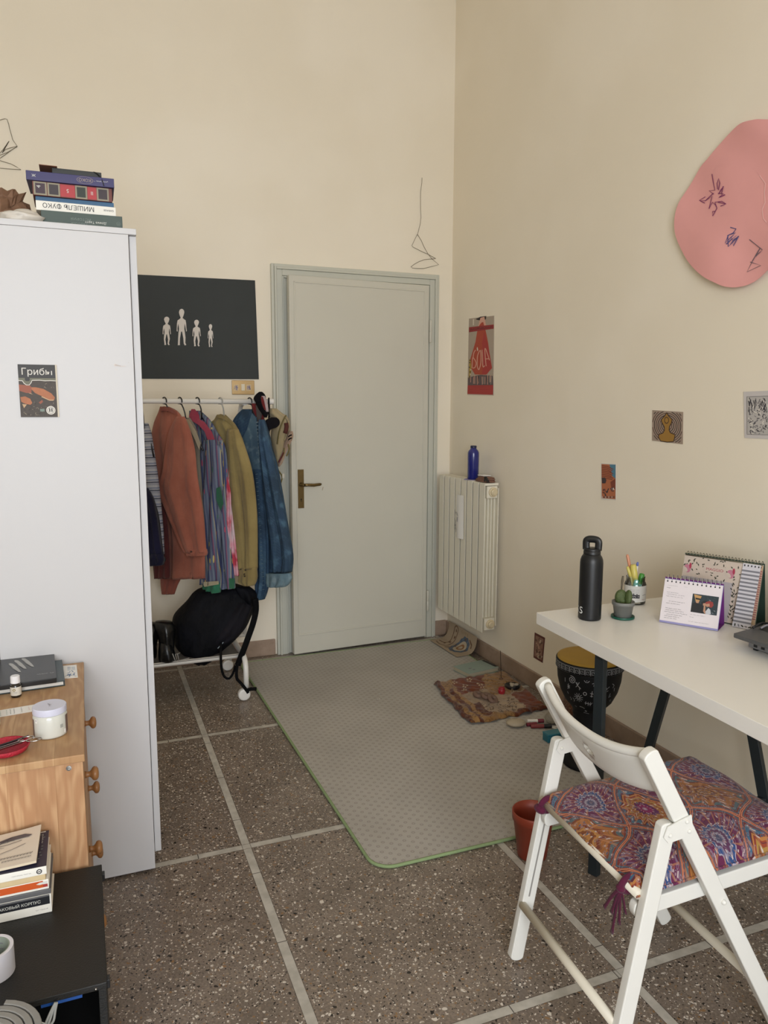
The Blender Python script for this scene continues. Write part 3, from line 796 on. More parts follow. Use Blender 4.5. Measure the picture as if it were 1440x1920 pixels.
# ------------------------------------------------------------------ clothes rack
M_TUBE = mat('white_tube', '#dcd9d3', .35)
M_FAB = mat('grey_mesh_fabric', '#6d6864', .9, noise=.15, nscale=120)
YR, ZR = 3.75, 1.438
rk = thing('clothes_rack', 'white tubular clothes rack on wheels behind the wardrobe', 'clothes rack', (.30, YR, 0))
RXa, RXb = -.30, .889
MB().tube([(RXa, YR, ZR), (RXb-.022, YR, ZR)], .0125, M_TUBE, 16).build('top_rail', rk, smooth=True)
for x, d in ((RXa, -1), (RXb-.022, 1)):
    MB().lathe((x, YR, ZR), [(.0145, 0), (.0145, .02), (.012, .023)], M_TUBE, 18, axis=(d, 0, 0)).build('end_cap', rk, bevel=.001)
for x in (-.06, .665):
    xu = x+(.085 if x > 0 else 0); MB().tube([(xu, YR+.165, .207), (xu, YR+.165, ZR-.10)]+[(xu, YR+.165-.09*(1-cos(a)), ZR-.10+.09*sin(a)) for a in (.4, .8, 1.2, pi/2)]+[(xu, YR+.004, ZR-.008)], .0115, M_TUBE, 14, up=(1, 0, 0)).build('upright', rk, smooth=True)
    # end hoop: rises from the front wheel, over and down to the rear wheel
    pts = [(x+.012, YR-.225, .055), (x+.012, YR-.225, .13)]
    pts += [(x+.012, YR-.225+.055*(1-cos(a)), .15+.055*sin(a)) for a in (.3, .7, 1.1, pi/2)]
    pts += [(x+.012, YR, .205)]
    pts += [(x+.012, YR+.225-.055*(1-cos(a)), .15+.055*sin(a)) for a in (pi/2, 1.1, .7, .3)]
    pts += [(x+.012, YR+.225, .13), (x+.012, YR+.225, .055)]
    MB().tube(pts, .013, M_TUBE, 14, up=(1, 0, 0)).build('foot_hoop', rk, smooth=True)
for y in (YR-.165, YR+.165):
    MB().tube([(-.07, y, .207), (.675 if y < YR else .757, y, .207)], .011, M_TUBE, 14).build('shelf_rail', rk, smooth=True)
sh = MB(); rows = []
for k in range(13):
    t = k/12; rows.append([Vector((-.04+.70*i/10, YR-.176+.352*t, .216-.012*sin(pi*t))) for i in range(11)])
sh.add([p for r in rows for p in r], [(k*11+i, k*11+i+1, k*11+i+12, k*11+i+11) for k in range(12) for i in range(10)], M_FAB)
so = sh.build('shelf_cloth', rk, smooth=True); sdf = so.modifiers.new('t', 'SOLIDIFY'); sdf.thickness = .002
for x in (-.06, .665):
    for y in (YR-.225, YR+.225):
        w = MB().lathe((x+.0, y-.016, .031), [(.018, 0), (.027, .003), (.0305, .008), (.0305, .024), (.027, .029), (.018, .032)], M_TUBE, 26, axis=(0, 1, 0))
        w.bar((x, y, .031), (x+.012, y, .062), .02, .012, M_TUBE)
        w.build('wheel', rk, smooth=False, bevel=.001)

# ------------------------------------------------------------------ garments: plane through the hanger, turned towards the room
KP = 1.9
def gplane(xc): return (KP, 1.0, 0.0), KP*xc + YR
class Garment:
    def __init__(s, xc, x0=250, y0=720, sc=4.5):
        s.n, s.c = gplane(xc); s.nn = Vector(s.n).normalized(); s.x0, s.y0, s.sc = x0, y0, sc
    def P(s, X, Y, off=0.0):
        """point of the garment plane shifted off towards the room"""
        return on_plane(s.x0+X/s.sc, s.y0+Y/s.sc, s.n, s.c - off*Vector(s.n).length)
    def tube(s, levels, off, th, M, mb=None, fold=.25, nf=3, seed=0, seg=44, sub=5, capt=True, capb=True, hem=True):
        """closed cloth body: levels = (Y, Xleft, Xright[, thickness factor])"""
        R = random.Random(seed); ph = [R.uniform(0, 6.28) for _ in range(4)]
        L = [Vector((l[0], l[1], l[2])) for l in levels]; tf = [l[3] if len(l) > 3 else 1.0 for l in levels]
        P = smoothpath(L, sub); n = len(P); rings = []
        for i, p in enumerate(P):
            t = i/(n-1); k = min(int(i/sub), len(tf)-1); k2 = min(k+1, len(tf)-1); w = tf[k]+(tf[k2]-tf[k])*((i % sub)/sub)
            a = s.P(p.y, p.x, off); b = s.P(p.z, p.x, off); c = (a+b)/2; h = (b-a)/2; ring = []
            for j in range(seg):
                th_ = 2*pi*j/seg; cs, sn = cos(th_), sin(th_)
                fo = 1.9*fold*min(1, t*1.6+.15)*(sin(nf*pi*cs+ph[0]+1.2*t)+.55*sin((nf*1.9+1)*pi*cs+ph[1]-2.0*t)+.25*sin(9*t+ph[2]+cs*3))
                sgn = 1 if sn > 0 else -1
                q = c + h*cs - s.nn*(th*w*(abs(sn)**.75*sgn) + th*w*fo*(.25+.75*abs(sn)))
                ring.append(q)
            rings.append(ring)
        if hem:   # turn the bottom edge inward
            last = rings[-1]; c = sum(last, Vector())/seg
            rings.append([c+(q-c)*.9+Vector((0, 0, .004)) for q in last])
            rings.append([c+(q-c)*.75+Vector((0, 0, .03)) for q in last])
        mb = mb or MB(); mb.rings(rings, M, capt, capb); return mb
    def patch(s, pts, off, M, mb=None, th=.004):
        """flat cloth piece (collar, placket, cuff) following the plane"""
        mb = mb or MB(); n = len(pts)
        offs = off if isinstance(off, (list, tuple)) else [off]*n
        a = [s.P(x, y, o) for (x, y), o in zip(pts, offs)]; b = [s.P(x, y, o+th) for (x, y), o in zip(pts, offs)]
        mb.add(a+b, [tuple(range(n)), tuple(range(n, 2*n))[::-1]]+[(i, (i+1) % n, n+(i+1) % n, n+i) for i in range(n)], M); return mb
def cloth_mat(name, a, b, scale=60, bump=.6, rough=.9, weave=900, sheen=.12):
    g = G(name, rough=rough, spec=.15, sheen=sheen)
    n = g.noise(scale*.12, 4); c = g.mix(n.smooth(.3, .7), a, b)
    g.done(c, bump=g.noise(weave, 2)*.12+g.noise(17, 4)*.9+g.noise(5, 2, g.vec(g.x*5, g.y*5, g.z*1.2))*.8, strength=bump, dist=.012); return g.M
M_ORA = cloth_mat('terracotta_linen', '#925646', '#a36553')
M_ORA2 = cloth_mat('terracotta_linen_back', '#884b41', '#965648')
M_GRY = cloth_mat('grey_striped_cotton', '#6d675c', '#7c766a')
M_MUS = cloth_mat('mustard_corduroy', '#85744a', '#958456')
M_NAV = cloth_mat('navy_knit', '#17172a', '#20203a')
def stripes_mat():
    g = G('blue_white_stripes', rough=.9)
    s = (g.z*26.0 + g.noise(6, 2)*.3).fract()
    c = g.ramp(s, [(0, '#8d8f97'), (.30, '#373b4b'), (.42, '#9a9ba2'), (.60, '#6b7288'), (.72, '#a1a1a6')]); g.done(c, bump=g.noise(60, 3), strength=.2); return g.M
M_STR = stripes_mat()
def multi_mat():
    g = G('multicolour_weave', rough=.9)
    w = g.noise(5, 3); t = (g.x*15 - g.y*7 + g.z*.9 + w*.30)
    c = g.ramp(t.fract(), [(0, '#565c72'), (.16, '#65707f'), (.30, '#4a4763'), (.42, '#8f3f53'), (.46, '#5e677a'), (.62, '#737c86'), (.70, '#b3a05c'), (.73, '#3c4468'), (.88, '#687080')])
    d, r1, r2 = g.voro(24, g.vec(g.x*2.4, g.y*2.4, g.z*.55)); m = d.lt(.22)
    c = g.mix(m*r1.gt(.80), c, '#b9a763'); c = g.mix(m*r1.lt(.15), c, '#a5445a'); c = g.mix(m*(r1.gt(.15)*r1.lt(.28)), c, '#3f6e58')
    c = g.mix(m*(r1.gt(.28)*r1.lt(.36)), c, '#bcb6b0'); g.done(c, bump=g.noise(60, 3), strength=.25); return g.M
M_MUL = multi_mat()
def tiedye_mat():
    g = G('pink_tie_dye', rough=.9)
    n = g.noise(11, 5, g.vec(g.x, g.y, g.z*.7)); c = g.ramp(n, [(0, '#99202f'), (.38, '#b43a4c'), (.46, '#d08d9a'), (.56, '#ccb6bb'), (1, '#c5bcc0')], const=False); g.done(c, bump=g.noise(60, 3), strength=.25); return g.M
M_TIE = tiedye_mat()
def denim_mat(name, a, b, hi):
    g = G(name, rough=.85)
    c = g.mix(g.noise(7, 5).smooth(.3, .7), a, b); c = g.mix(g.noise(22, 5).smooth(.5, .75)*.7, c, hi); c = g.mix(g.noise(3, 4, g.vec(g.x*9, g.y*9, g.z*1.0)).smooth(.5, .8)*.6, c, hi)
    tw = ((g.x+g.y+g.z)*420).sin(); g.done(c, bump=tw*.15+g.noise(40, 4), strength=.3); return g.M
M_DEN = denim_mat('blue_denim', '#1f3447', '#2a4560', '#4a6a80'); M_DEN2 = denim_mat('worn_denim', '#3a5266', '#4d6778', '#7f949c'); M_DEN3 = denim_mat('faded_denim', '#5f7886', '#72898f', '#8c9da3')
M_RED = cloth_mat('raspberry_cotton', '#a63d53', '#b54c60')
M_GRN = cloth_mat('green_cotton', '#2f6b4c', '#38765a')
M_CRM = cloth_mat('cream_edge', '#c6bda0', '#b9ad8d')
M_BTN = mat('dark_button', '#2a1d18', .4)
M_STI = mat('pale_stitching', '#8b98a0', .8)

M_HK = mat('black_wire_hook', '#19181a', .35)
M_HKG = mat('grey_plastic_hook', '#9b9992', .4)
def hanger(x, label, top=.03, M=None, drop=.0, tilt=0.0, xa=None, arm=1.0):
    """coat hanger hooked over the rail; arms run along the garment plane"""
    M = M or M_HK; d = Vector((1, -KP, 0)).normalized(); c = Vector((x, YR, ZR)); r = .0175
    b = MB(); pts = []
    for k in range(11):
        a = radians(-60+24*k); pts.append(c + Vector((cos(a)*r*.5, -cos(a)*r*.86, 0))*-1 + Vector((0, 0, sin(a)*r)))
    pts = [c + d*(-r*cos(radians(a))) + Vector((0, 0, r*sin(radians(a)))) for a in range(200, -41, -20)]
    neck = Vector((x if xa is None else (x+xa)/2, YR, ZR-.078-drop)) + d*tilt
    pts += [c + d*(r*.8) + Vector((0, 0, -r*.9)), (c+neck)/2 + d*.012, neck]
    b.tube(smoothpath(pts, 2), .0032, M, 8)
    t = thing('coat_hanger', label, 'hanger', (x, YR, ZR), 0, 'coat hangers on the white rail')
    b.build('hook', t, smooth=True)
    a = MB(); cc = Vector((x if xa is None else xa, YR, neck.z-.012)); a.tube([cc-d*.115*arm+Vector((0, 0, -.11)), cc-d*.05*arm+Vector((0, 0, -.040)), neck, cc+d*.05*arm+Vector((0, 0, -.040)), cc+d*.115*arm+Vector((0, 0, -.11))], .0042, M, 8)
    a.build('arms', t, smooth=True)

# --- orange shirt
def garment_thing(name, label, cat, xc, group='clothes hanging on the rail'):
    return thing(name, label, cat, (xc, YR, ZR-.08), 0, group)
g = Garment(.395); t = garment_thing('linen_shirt', 'terracotta orange linen shirt hanging on the rail', 'shirt', .395)
g.tube([(190, 236, 288, .5), (235, 222, 372, .7), (330, 188, 425), (450, 166, 458), (600, 172, 505), (800, 190, 540), (1000, 215, 565), (1250, 240, 590), (1450, 248, 600), (1640, 250, 600)], 0, .030, M_ORA, fold=.16, nf=2, seed=1).build('body', t, smooth=True)
g.tube([(1560, 228, 400, .5), (1640, 230, 400, .5), (1700, 232, 372, .5), (1775, 240, 345, .4)], -.02, .016, M_ORA2, fold=.2, seed=2).build('shirt_tail', t, smooth=True)
g.tube([(275, 372, 425, .5), (400, 318, 470), (560, 286, 512), (740, 258, 530), (870, 218, 548, 1.1), (1000, 255, 572), (1180, 330, 592), (1340, 400, 604), (1420, 436, 612, .9)], .042, .028, M_ORA, fold=.14, nf=2, seed=3).build('sleeve', t, smooth=True)
g.tube([(1395, 450, 612, .9), (1420, 455, 613, .95), (1448, 468, 606, .95)], .042, .026, M_ORA, fold=.08, seed=4).build('cuff', t, smooth=True)
g.patch([(232, 205), (258, 188), (300, 200), (370, 235), (372, 262), (300, 232), (248, 225), (226, 236)], .020, M_ORA2, th=.010).build('collar', t, smooth=False)
bm_ = MB().ball(g.P(487, 1415, .072), .005, M_BTN, (1, 1, .7), 10, 6); bm_.build('button', t, smooth=True)
hanger(.365, 'black wire hanger carrying the orange shirt', xa=.395)
# --- grey shirt behind the orange one
g = Garment(.470); t = garment_thing('striped_shirt', 'grey shirt with a pale collar, hanging just right of the orange shirt', 'shirt', .47)
g.tube([(285, 425, 470, .5), (340, 380, 505, .8), (420, 340, 535), (520, 330, 555), (640, 330, 560), (900, 350, 580), (1200, 380, 600), (1400, 390, 600)], 0, .024, M_GRY, fold=.2, seed=5).build('body', t, smooth=True)
g.patch([(432, 292), (470, 300), (530, 400), (568, 500), (556, 560), (520, 470), (470, 370), (430, 320)], .028, M_CRM, th=.004).build('collar', t)
hanger(.436, 'black hanger with the grey shirt, second hook from the left', tilt=.02, drop=.03, xa=.47)
# --- multicolour shirt
g = Garment(.555); t = garment_thing('patterned_shirt', 'multicoloured woven shirt with a pink collar and green cuff', 'shirt', .555)
g.tube([(225, 478, 560, .5), (300, 480, 640, .7), (400, 505, 700), (520, 530, 768), (700, 545, 790), (900, 552, 792), (1200, 575, 800), (1500, 600, 830), (1660, 640, 850), (1725, 720, 852)], 0, .028, M_MUL, fold=.2, seed=6).build('body', t, smooth=True)
g.tube([(470, 600, 700, .6), (600, 572, 742), (800, 562, 752), (1000, 566, 730), (1250, 580, 722), (1500, 588, 722), (1690, 575, 722)], .040, .024, M_MUL, fold=.22, nf=3, seed=7).build('sleeve', t, smooth=True)
g.tube([(1678, 590, 722, .9), (1715, 598, 724, .95), (1762, 600, 722, .9)], .041, .024, M_GRN, fold=.12, seed=8).build('cuff', t, smooth=True)
g.patch([(575, 1672), (720, 1662), (720, 1690), (600, 1712)], .072, M_CRM, th=.002).build('cuff_edge', t)
g.patch([(480, 290), (500, 272), (545, 290), (600, 320), (660, 400), (705, 500), (708, 520), (655, 560), (630, 480), (600, 400), (550, 345), (490, 310)], .040, M_RED, th=.006).build('collar', t)
g.patch([(470, 270), (490, 212), (520, 212), (555, 260), (560, 300), (520, 300), (500, 280), (480, 292)], .022, M_RED, th=.010).build('collar_stand', t)
g.patch([(708, 470), (740, 500), (705, 520), (665, 400), (680, 380)], .045, M_MUL, th=.004).build('lapel', t)
g.patch([(700, 880), (735, 865), (760, 1010), (735, 1070), (700, 980)], .066, M_GRN, th=.002).build('patch', t)
g.patch([(808, 1640), (856, 1640), (852, 1728), (808, 1726)], .030, M_GRN, th=.003).build('hem_band', t)
hanger(.518, 'black wire hanger with the multicoloured shirt, third hook', xa=.555)
# --- pink tie-dye shirt, hangs on the same side, between the patterned and the mustard shirt
g = Garment(.592); t = garment_thing('tie_dye_shirt', 'narrow red and pale pink tie-dyed shirt edge between patterned and mustard shirts', 'shirt', .592)
g.tube([(520, 690, 745, .5), (600, 705, 775, .7), (760, 745, 800), (900, 758, 812), (1100, 762, 835), (1300, 762, 858), (1500, 772, 878), (1620, 778, 888)], .012, .012, M_TIE, fold=.25, seed=9).build('body', t, smooth=True)
g.tube([(740, 748, 772, .5), (900, 752, 818), (1150, 756, 824), (1400, 766, 822), (1625, 776, 822)], .030, .007, M_TIE, fold=.2, seed=10).build('front_placket', t, smooth=True)
# --- mustard shirt
g = Garment(.660); t = garment_thing('corduroy_shirt', 'mustard yellow shirt between the patterned shirt and the denim jacket', 'shirt', .66)
g.tube([(258, 712, 770, .5), (300, 690, 812, .7), (345, 652, 850), (450, 670, 905), (600, 700, 950), (800, 720, 985), (1000, 740, 1000), (1300, 770, 1010), (1560, 800, 1000)], 0, .028, M_MUS, fold=.16, seed=11).build('body', t, smooth=True)
g.tube([(380, 800, 880, .6), (520, 790, 930), (700, 785, 985), (900, 800, 1015), (1150, 842, 1034), (1400, 872, 1036), (1560, 892, 1034)], .040, .026, M_MUS, fold=.16, nf=2, seed=12).build('sleeve', t, smooth=True)
g.tube([(1545, 890, 1034, .95), (1620, 898, 1034), (1668, 900, 1026, .95), (1700, 945, 1012, .8)], .041, .027, M_MUS, fold=.08, seed=13).build('cuff', t, smooth=True)
g.patch([(706, 262), (740, 252), (800, 285), (845, 345), (846, 372), (800, 320), (740, 290), (708, 285)], .020, M_MUS, th=.008).build('collar', t)
for X, Y in ((945, 1570), (936, 1605), (940, 1622)): MB().ball(g.P(X, Y, .074), .0045, M_BTN, (1, 1, .8), 10, 6).build('button', t, smooth=True)
hanger(.627, 'grey plastic hanger with the mustard shirt', M=M_HKG, drop=.03, xa=.66)
# --- denim jacket
g = Garment(.795); t = garment_thing('denim_jacket', 'long blue denim jacket at the right end of the rail', 'jacket', .795)
g.tube([(212, 930, 1005, .5), (260, 880, 1035, .7), (330, 846, 1070), (420, 872, 1120), (520, 915, 1145), (700, 985, 1195), (900, 1000, 1235), (1200, 1018, 1288), (1450, 1030, 1330), (1590, 1038, 1318)], 0, .036, M_DEN, fold=.2, nf=3, seed=14).build('body', t, smooth=True)
g.tube([(720, 990, 1085, .7), (900, 1000, 1110), (1150, 1018, 1130), (1400, 1030, 1142), (1650, 1036, 1140), (1760, 1040, 1120), (1820, 1052, 1092)], .052, .018, M_DEN, fold=.25, nf=2, seed=15).build('front_flap', t, smooth=True)
g.tube([(300, 1065, 1100, .5), (450, 1075, 1132), (650, 1085, 1178), (900, 1105, 1232), (1200, 1150, 1290), (1450, 1180, 1332), (1585, 1190, 1325)], .048, .028, M_DEN, fold=.22, nf=2, seed=16).build('sleeve', t, smooth=True)
g.tube([(1596, 1125, 1322, .9), (1640, 1128, 1330), (1690, 1130, 1308, .95), (1712, 1140, 1280, .8)], .044, .026, M_DEN3, fold=.1, seed=17).build('cuff', t, smooth=True)
g.patch([(1000, 240), (1035, 290), (1050, 420), (1072, 560), (1080, 725), (1000, 728), (960, 600), (910, 480), (960, 380)], .050, M_DEN2, th=.006).build('collar_lapel', t)
g.patch([(880, 300), (930, 230), (1000, 225), (960, 420), (925, 500), (880, 380)], .040, M_DEN, th=.005).build('back_collar', t)
s = MB()
for i in range(14): s.add([g.P(1036+i*2.6, 320+i*30, .058), g.P(1058+i*1.6, 318+i*30, .058), g.P(1058+i*1.6, 323+i*30, .058), g.P(1036+i*2.6, 325+i*30, .058)], [(0, 1, 2, 3)], M_STI)
for i in range(28): s.add([g.P(1030+i*2.2, 760+i*36, .0735), g.P(1050+i*2.2, 758+i*36, .0735), g.P(1050+i*2.2, 762+i*36, .0735), g.P(1030+i*2.2, 764+i*36, .0735)], [(0, 1, 2, 3)], M_DEN3)
s.build('stitching', t)
hanger(.770, 'black wire hanger with the denim jacket', xa=.795)
# --- striped shirt and navy knit at the wardrobe edge
g = Garment(.285); t = garment_thing('sailor_shirt', 'blue and white striped shirt beside the wardrobe edge', 'shirt', .285)
g.tube([(330, 60, 118, .5), (420, 40, 138), (560, 30, 160), (800, 40, 192), (1000, 60, 212), (1250, 90, 236), (1440, 110, 246)], .0, .024, M_STR, fold=.2, seed=18).build('body', t, smooth=True)
hanger(.252, 'black hanger with the striped shirt at the wardrobe edge', drop=.06, xa=.285, arm=.35)
g = Garment(.235); t = garment_thing('knit_jumper', 'navy knitted jumper with an orange patterned hem beside the wardrobe', 'jumper', .235)
g.tube([(880, 40, 115, .6), (960, 40, 150), (1080, 50, 178), (1250, 60, 205), (1440, 80, 238)], .0, .026, M_NAV, fold=.2, seed=19).build('body', t, smooth=True)
hm = g.tube([(1432, 84, 240, .95), (1480, 90, 248), (1530, 100, 240, .9)], .0, .027, M_NAV, fold=.2, seed=19); hm.build('hem', t, smooth=True)
z = MB(); M_EMB = mat('orange_embroidery', '#8a5844', .8)
for i in range(16):
    x = 118+i*8; z.stroke(lambda X, Y, l: g.P(X, Y, .030+l), [(x, 1452+i*-.6), (x+5, 1480), (x-1, 1508-i*.8)], .004, M_EMB, .001+i*.00003)
z.build('embroidery', t)
g = Garment(.33); t = garment_thing('dark_red_skirt', 'dark red cloth hanging behind the orange shirt hem', 'garment', .33)
g.tube([(1000, 150, 260, .6), (1250, 155, 290), (1500, 170, 300), (1640, 178, 300)], -.02, .014, cloth_mat('dark_red_cotton', '#4a2426', '#5a2d2b'), fold=.25, seed=20).build('body', t, smooth=True)

# --- things hung on the end of the rail
def hitY(X, Y, y, x0=460, y0=720, s=9.6): return on_plane(x0+X/s, y0+Y/s, (0, 1, 0), y)
M_CAPK = cloth_mat('black_cotton', '#0e0d11', '#161418', sheen=0); M_CAPR = cloth_mat('dark_red_cloth', '#5f2224', '#742c2c'); M_CAPW = cloth_mat('pale_pink_cloth', '#a8959a', '#b5a4a4')
def blob(levels, y, th, M, name, par, fold=.12, seed=0, s=9.6, x0=460, y0=720, nf=2):
    P = smoothpath([Vector(l[:3]) for l in levels], 5); rings = []; R = random.Random(seed); p0, p1 = R.uniform(0, 6), R.uniform(0, 6); n = len(P)
    for i, p in enumerate(P):
        tt = i/(n-1); a = hitY(p.y, p.x, y, x0, y0, s); b = hitY(p.z, p.x, y, x0, y0, s); c = (a+b)/2; h = (b-a)/2; e = th*(.25+.75*sin(pi*min(1, max(0, .06+.88*tt)))**.6)
        rings.append([c + h*cos(q) + Vector((0, e*sin(q)*(1+fold*sin(nf*pi*cos(q)+p0+2*tt)+fold*.6*sin(7*tt+p1+5*cos(q))), 0)) for q in [2*pi*j/30 for j in range(30)]])
    mb = MB().rings(rings, M); return mb.build(name, par, smooth=True)
t = thing('baseball_cap', 'black, red and pink cap hung over the right end of the rail', 'cap', (.835, YR, 1.40))
blob([(140, 250, 300), (190, 190, 350), (260, 150, 370), (340, 190, 345), (430, 230, 390), (520, 290, 410), (605, 345, 385)], 3.70, .028, M_CAPK, 'crown', t, seed=1)
blob([(215, 290, 350), (260, 272, 372), (340, 300, 395), (440, 345, 415), (500, 375, 420)], 3.675, .012, M_CAPW, 'front_panel', t, seed=2)
blob([(225, 285, 312), (300, 285, 338), (400, 312, 358), (470, 345, 372)], 3.660, .006, M_CAPR, 'trim_band', t, seed=3)
t = thing('wool_scarf', 'dark red scarf hanging from the rail between jacket and cap', 'scarf', (.81, YR, 1.3))
blob([(350, 110, 195), (450, 130, 240), (560, 170, 330), (700, 270, 345), (830, 290, 340)], 3.735, .014, M_CAPR, 'scarf_fold', t, seed=4)
blob([(380, 185, 300), (480, 195, 310), (600, 205, 290), (680, 215, 270)], 3.72, .010, cloth_mat('grey_brown_wool', '#4a4240', '#5a504c'), 'scarf_end', t, seed=5)
M_BEI = cloth_mat('beige_canvas', '#9a8b6b', '#aa9a79'); M_BEI2 = cloth_mat('pinkish_canvas', '#a08774', '#ae9682'); M_OLV = cloth_mat('olive_webbing', '#6f6339', '#7b6f45')
t = thing('canvas_backpack', 'beige canvas backpack hanging from the end of the rail', 'backpack', (.93, YR, 1.05))
blob([(440, 430, 560), (520, 400, 660), (580, 440, 745), (680, 470, 790), (850, 470, 785), (1050, 465, 720), (1250, 500, 690), (1400, 520, 660), (1480, 550, 610)], 3.76, .060, M_BEI, 'bag', t, seed=6)
blob([(850, 785, 850), (950, 745, 858), (1080, 690, 800), (1250, 640, 720), (1420, 585, 660), (1480, 575, 610)], 3.715, .030, M_BEI2, 'front_pocket', t, seed=7)
st = MB(); st.tube(smoothpath([hitY(*p, 3.69) for p in ((735, 560), (690, 640), (640, 760), (600, 900), (575, 1080))], 4), .009, M_OLV, 8, flat=.35, up=(0, 1, 0)); st.build('shoulder_strap', t, smooth=True)
st = MB(); st.tube(smoothpath([hitY(*p, 3.70) for p in ((700, 590), (760, 660), (775, 780), (740, 900), (700, 1020))], 4), .010, M_BEI, 8, flat=.35, up=(0, 1, 0)); st.build('shoulder_strap', t, smooth=True)
zp = MB(); zp.tube([hitY(*p, 3.682) for p in ((735, 700), (745, 760), (735, 830), (715, 890))], .011, mat('dark_red_lining', '#4c231c', .9), 8, flat=.4); zp.build('opening', t, smooth=True)
tb = MB()
for k in range(5): tb.tube([hitY(835, 890+k*28, 3.675), hitY(800, 900+k*28, 3.672), hitY(775, 925+k*28, 3.675)], .0028, M_CAPK if k % 2 else M_BEI2, 6)
tb.build('lacing', t, smooth=True)
tb = MB()
for a in ([(770, 1080), (790, 1170), (760, 1260), (740, 1300)], [(700, 1150), (690, 1250), (650, 1330)], [(690, 1230), (660, 1300), (600, 1410)]): tb.tube(smoothpath([hitY(*p, 3.68) for p in a], 3), .0035, M_CAPR if a[0][0] == 690 else M_OLV, 6)
tb.build('cord', t, smooth=True)
tb = MB(); tb.tube(smoothpath([hitY(*p, 3.74) for p in ((560, 1470), (600, 1560), (650, 1640), (660, 1700), (640, 1780), (600, 1850))], 4), .0035, M_OLV, 6); tb.build('hanging_strap', t, smooth=True)
tb = MB(); q = hitY(682, 1655, 3.735); tb.box((q.x-.006, q.y-.004, q.z-.012), (q.x+.006, q.y+.004, q.z+.012), mat('pale_buckle', '#b9b3a5', .5)); tb.build('buckle', t, bevel=.001)
lp = MB(); lp.tube(smoothpath([Vector((.862, YR-.012, 1.35)), Vector((.862, YR-.016, ZR)), Vector((.866, YR, ZR+.016)), Vector((.870, YR+.016, ZR)), Vector((.872, YR+.012, 1.36))], 4), .004, M_CAPK, 8); lp.build('hang_loop', t, smooth=True)
t = thing('bum_bag', 'small black pouch hanging over the beige backpack', 'bag', (.87, 3.68, 1.3))
blob([(600, 470, 560), (650, 370, 610), (720, 350, 615), (780, 350, 560), (830, 370, 440), (950, 380, 430), (1010, 395, 425)], 3.665, .026, M_CAPK, 'pouch', t, seed=8)

# ------------------------------------------------------------------ black rucksack and boots on the rack's shelf
M_NYL = cloth_mat('black_nylon', '#08090d', '#101118', bump=.9, rough=.6, sheen=0); M_NYL2 = cloth_mat('charcoal_nylon', '#131217', '#1a181e', bump=.8, rough=.7, sheen=0)
M_WEB = cloth_mat('black_webbing', '#070708', '#0c0c0e', sheen=0)
t = thing('rucksack', 'big black rucksack slumped on the shelf of the clothes rack', 'backpack', (.55, YR, .22))
Z4 = dict(s=4.8, x0=260, y0=1060)
blob([(185, 700, 930), (230, 520, 1040), (330, 430, 1062), (450, 320, 1010), (550, 300, 960), (650, 315, 870), (740, 335, 760), (820, 420, 680), (862, 470, 620)], 3.72, .135, M_NYL, 'pack', t, fold=.10, seed=11, nf=3, **Z4)
blob([(330, 880, 1030), (430, 800, 1000), (540, 700, 965), (640, 650, 880), (700, 640, 770)], 3.63, .055, M_NYL2, 'front_pocket', t, fold=.15, seed=12, **Z4)
blob([(190, 860, 1000), (240, 880, 1055), (320, 930, 1062), (360, 1000, 1050)], 3.64, .05, M_NYL, 'lid', t, fold=.15, seed=13, **Z4)
def P4(X, Y, y): return on_plane(260+X/4.8, 1060+Y/4.8, (0, 1, 0), y)
tb = MB(); tb.tube(smoothpath([P4(*p, 3.56) for p in ((1050, 300), (1055, 400), (1030, 520), (985, 650), (945, 760), (910, 850), (890, 900))], 4), .015, M_WEB, 10, flat=.3, up=(1, 0, 0)); tb.build('shoulder_strap', t, smooth=True)
tb = MB(); tb.tube(smoothpath([P4(*p, 3.51) for p in ((890, 880), (880, 960), (885, 1020), (920, 1060), (960, 1110), (985, 1150))], 4), .0075, M_WEB, 8, flat=.4); tb.tube([P4(975, 1125, 3.50), P4(1010, 1112, 3.50), P4(1060, 1112, 3.50)], .009, M_WEB, 8, flat=.5); tb.build('strap_end', t, smooth=True)
tb = MB(); tb.tube(smoothpath([P4(*p, 3.55) for p in ((740, 700), (740, 850), (750, 950), (775, 1005), (815, 1018), (850, 970), (870, 900))], 4), .006, M_WEB, 8, flat=.4); tb.build('loop_strap', t, smooth=True)
tb = MB(); tb.tube([P4(712, 748, 3.56), P4(762, 692, 3.56)], .0022, M_STI, 6); tb.build('piping', t)
tb = MB(); tb.tube([P4(*p, 3.555) for p in ((305, 795), (330, 860), (345, 858), (330, 800), (360, 795), (375, 785), (350, 800), (362, 858), (455, 835))], .0024, mat('light_grey_cord', '#9c9a96', .6), 6); tb.build('cord', t, smooth=True)
M_LEA = mat('black_leather', '#0c0d0f', .28, noise=.2, nscale=50, bump=.2, bscale=60)
def boot(name, xa, y, label, lv, sole):
    t = thing(name, label, 'boot', (P4(xa, 860, y).x, y, .22), 0, 'black leather boots on the rack shelf')
    blob(lv, y, .05, M_LEA, 'shaft', t, fold=.08, seed=21, **Z4); blob(sole, y-.02, .048, M_LEA, 'vamp', t, fold=.04, seed=22, **Z4)
    return t
boot('leather_boot', 240, 3.63, 'shiny black leather boot next to the rucksack', [(505, 150, 300), (560, 140, 330), (640, 170, 325), (740, 185, 320), (800, 190, 310)], [(690, 190, 290), (760, 178, 320), (830, 176, 335), (868, 185, 318)])
boot('leather_boot', 110, 3.66, 'black leather boot half hidden by the wardrobe edge', [(520, 40, 190), (580, 40, 190), (680, 50, 170), (750, 60, 160)], [(690, 50, 150), (760, 50, 165), (830, 55, 160)])
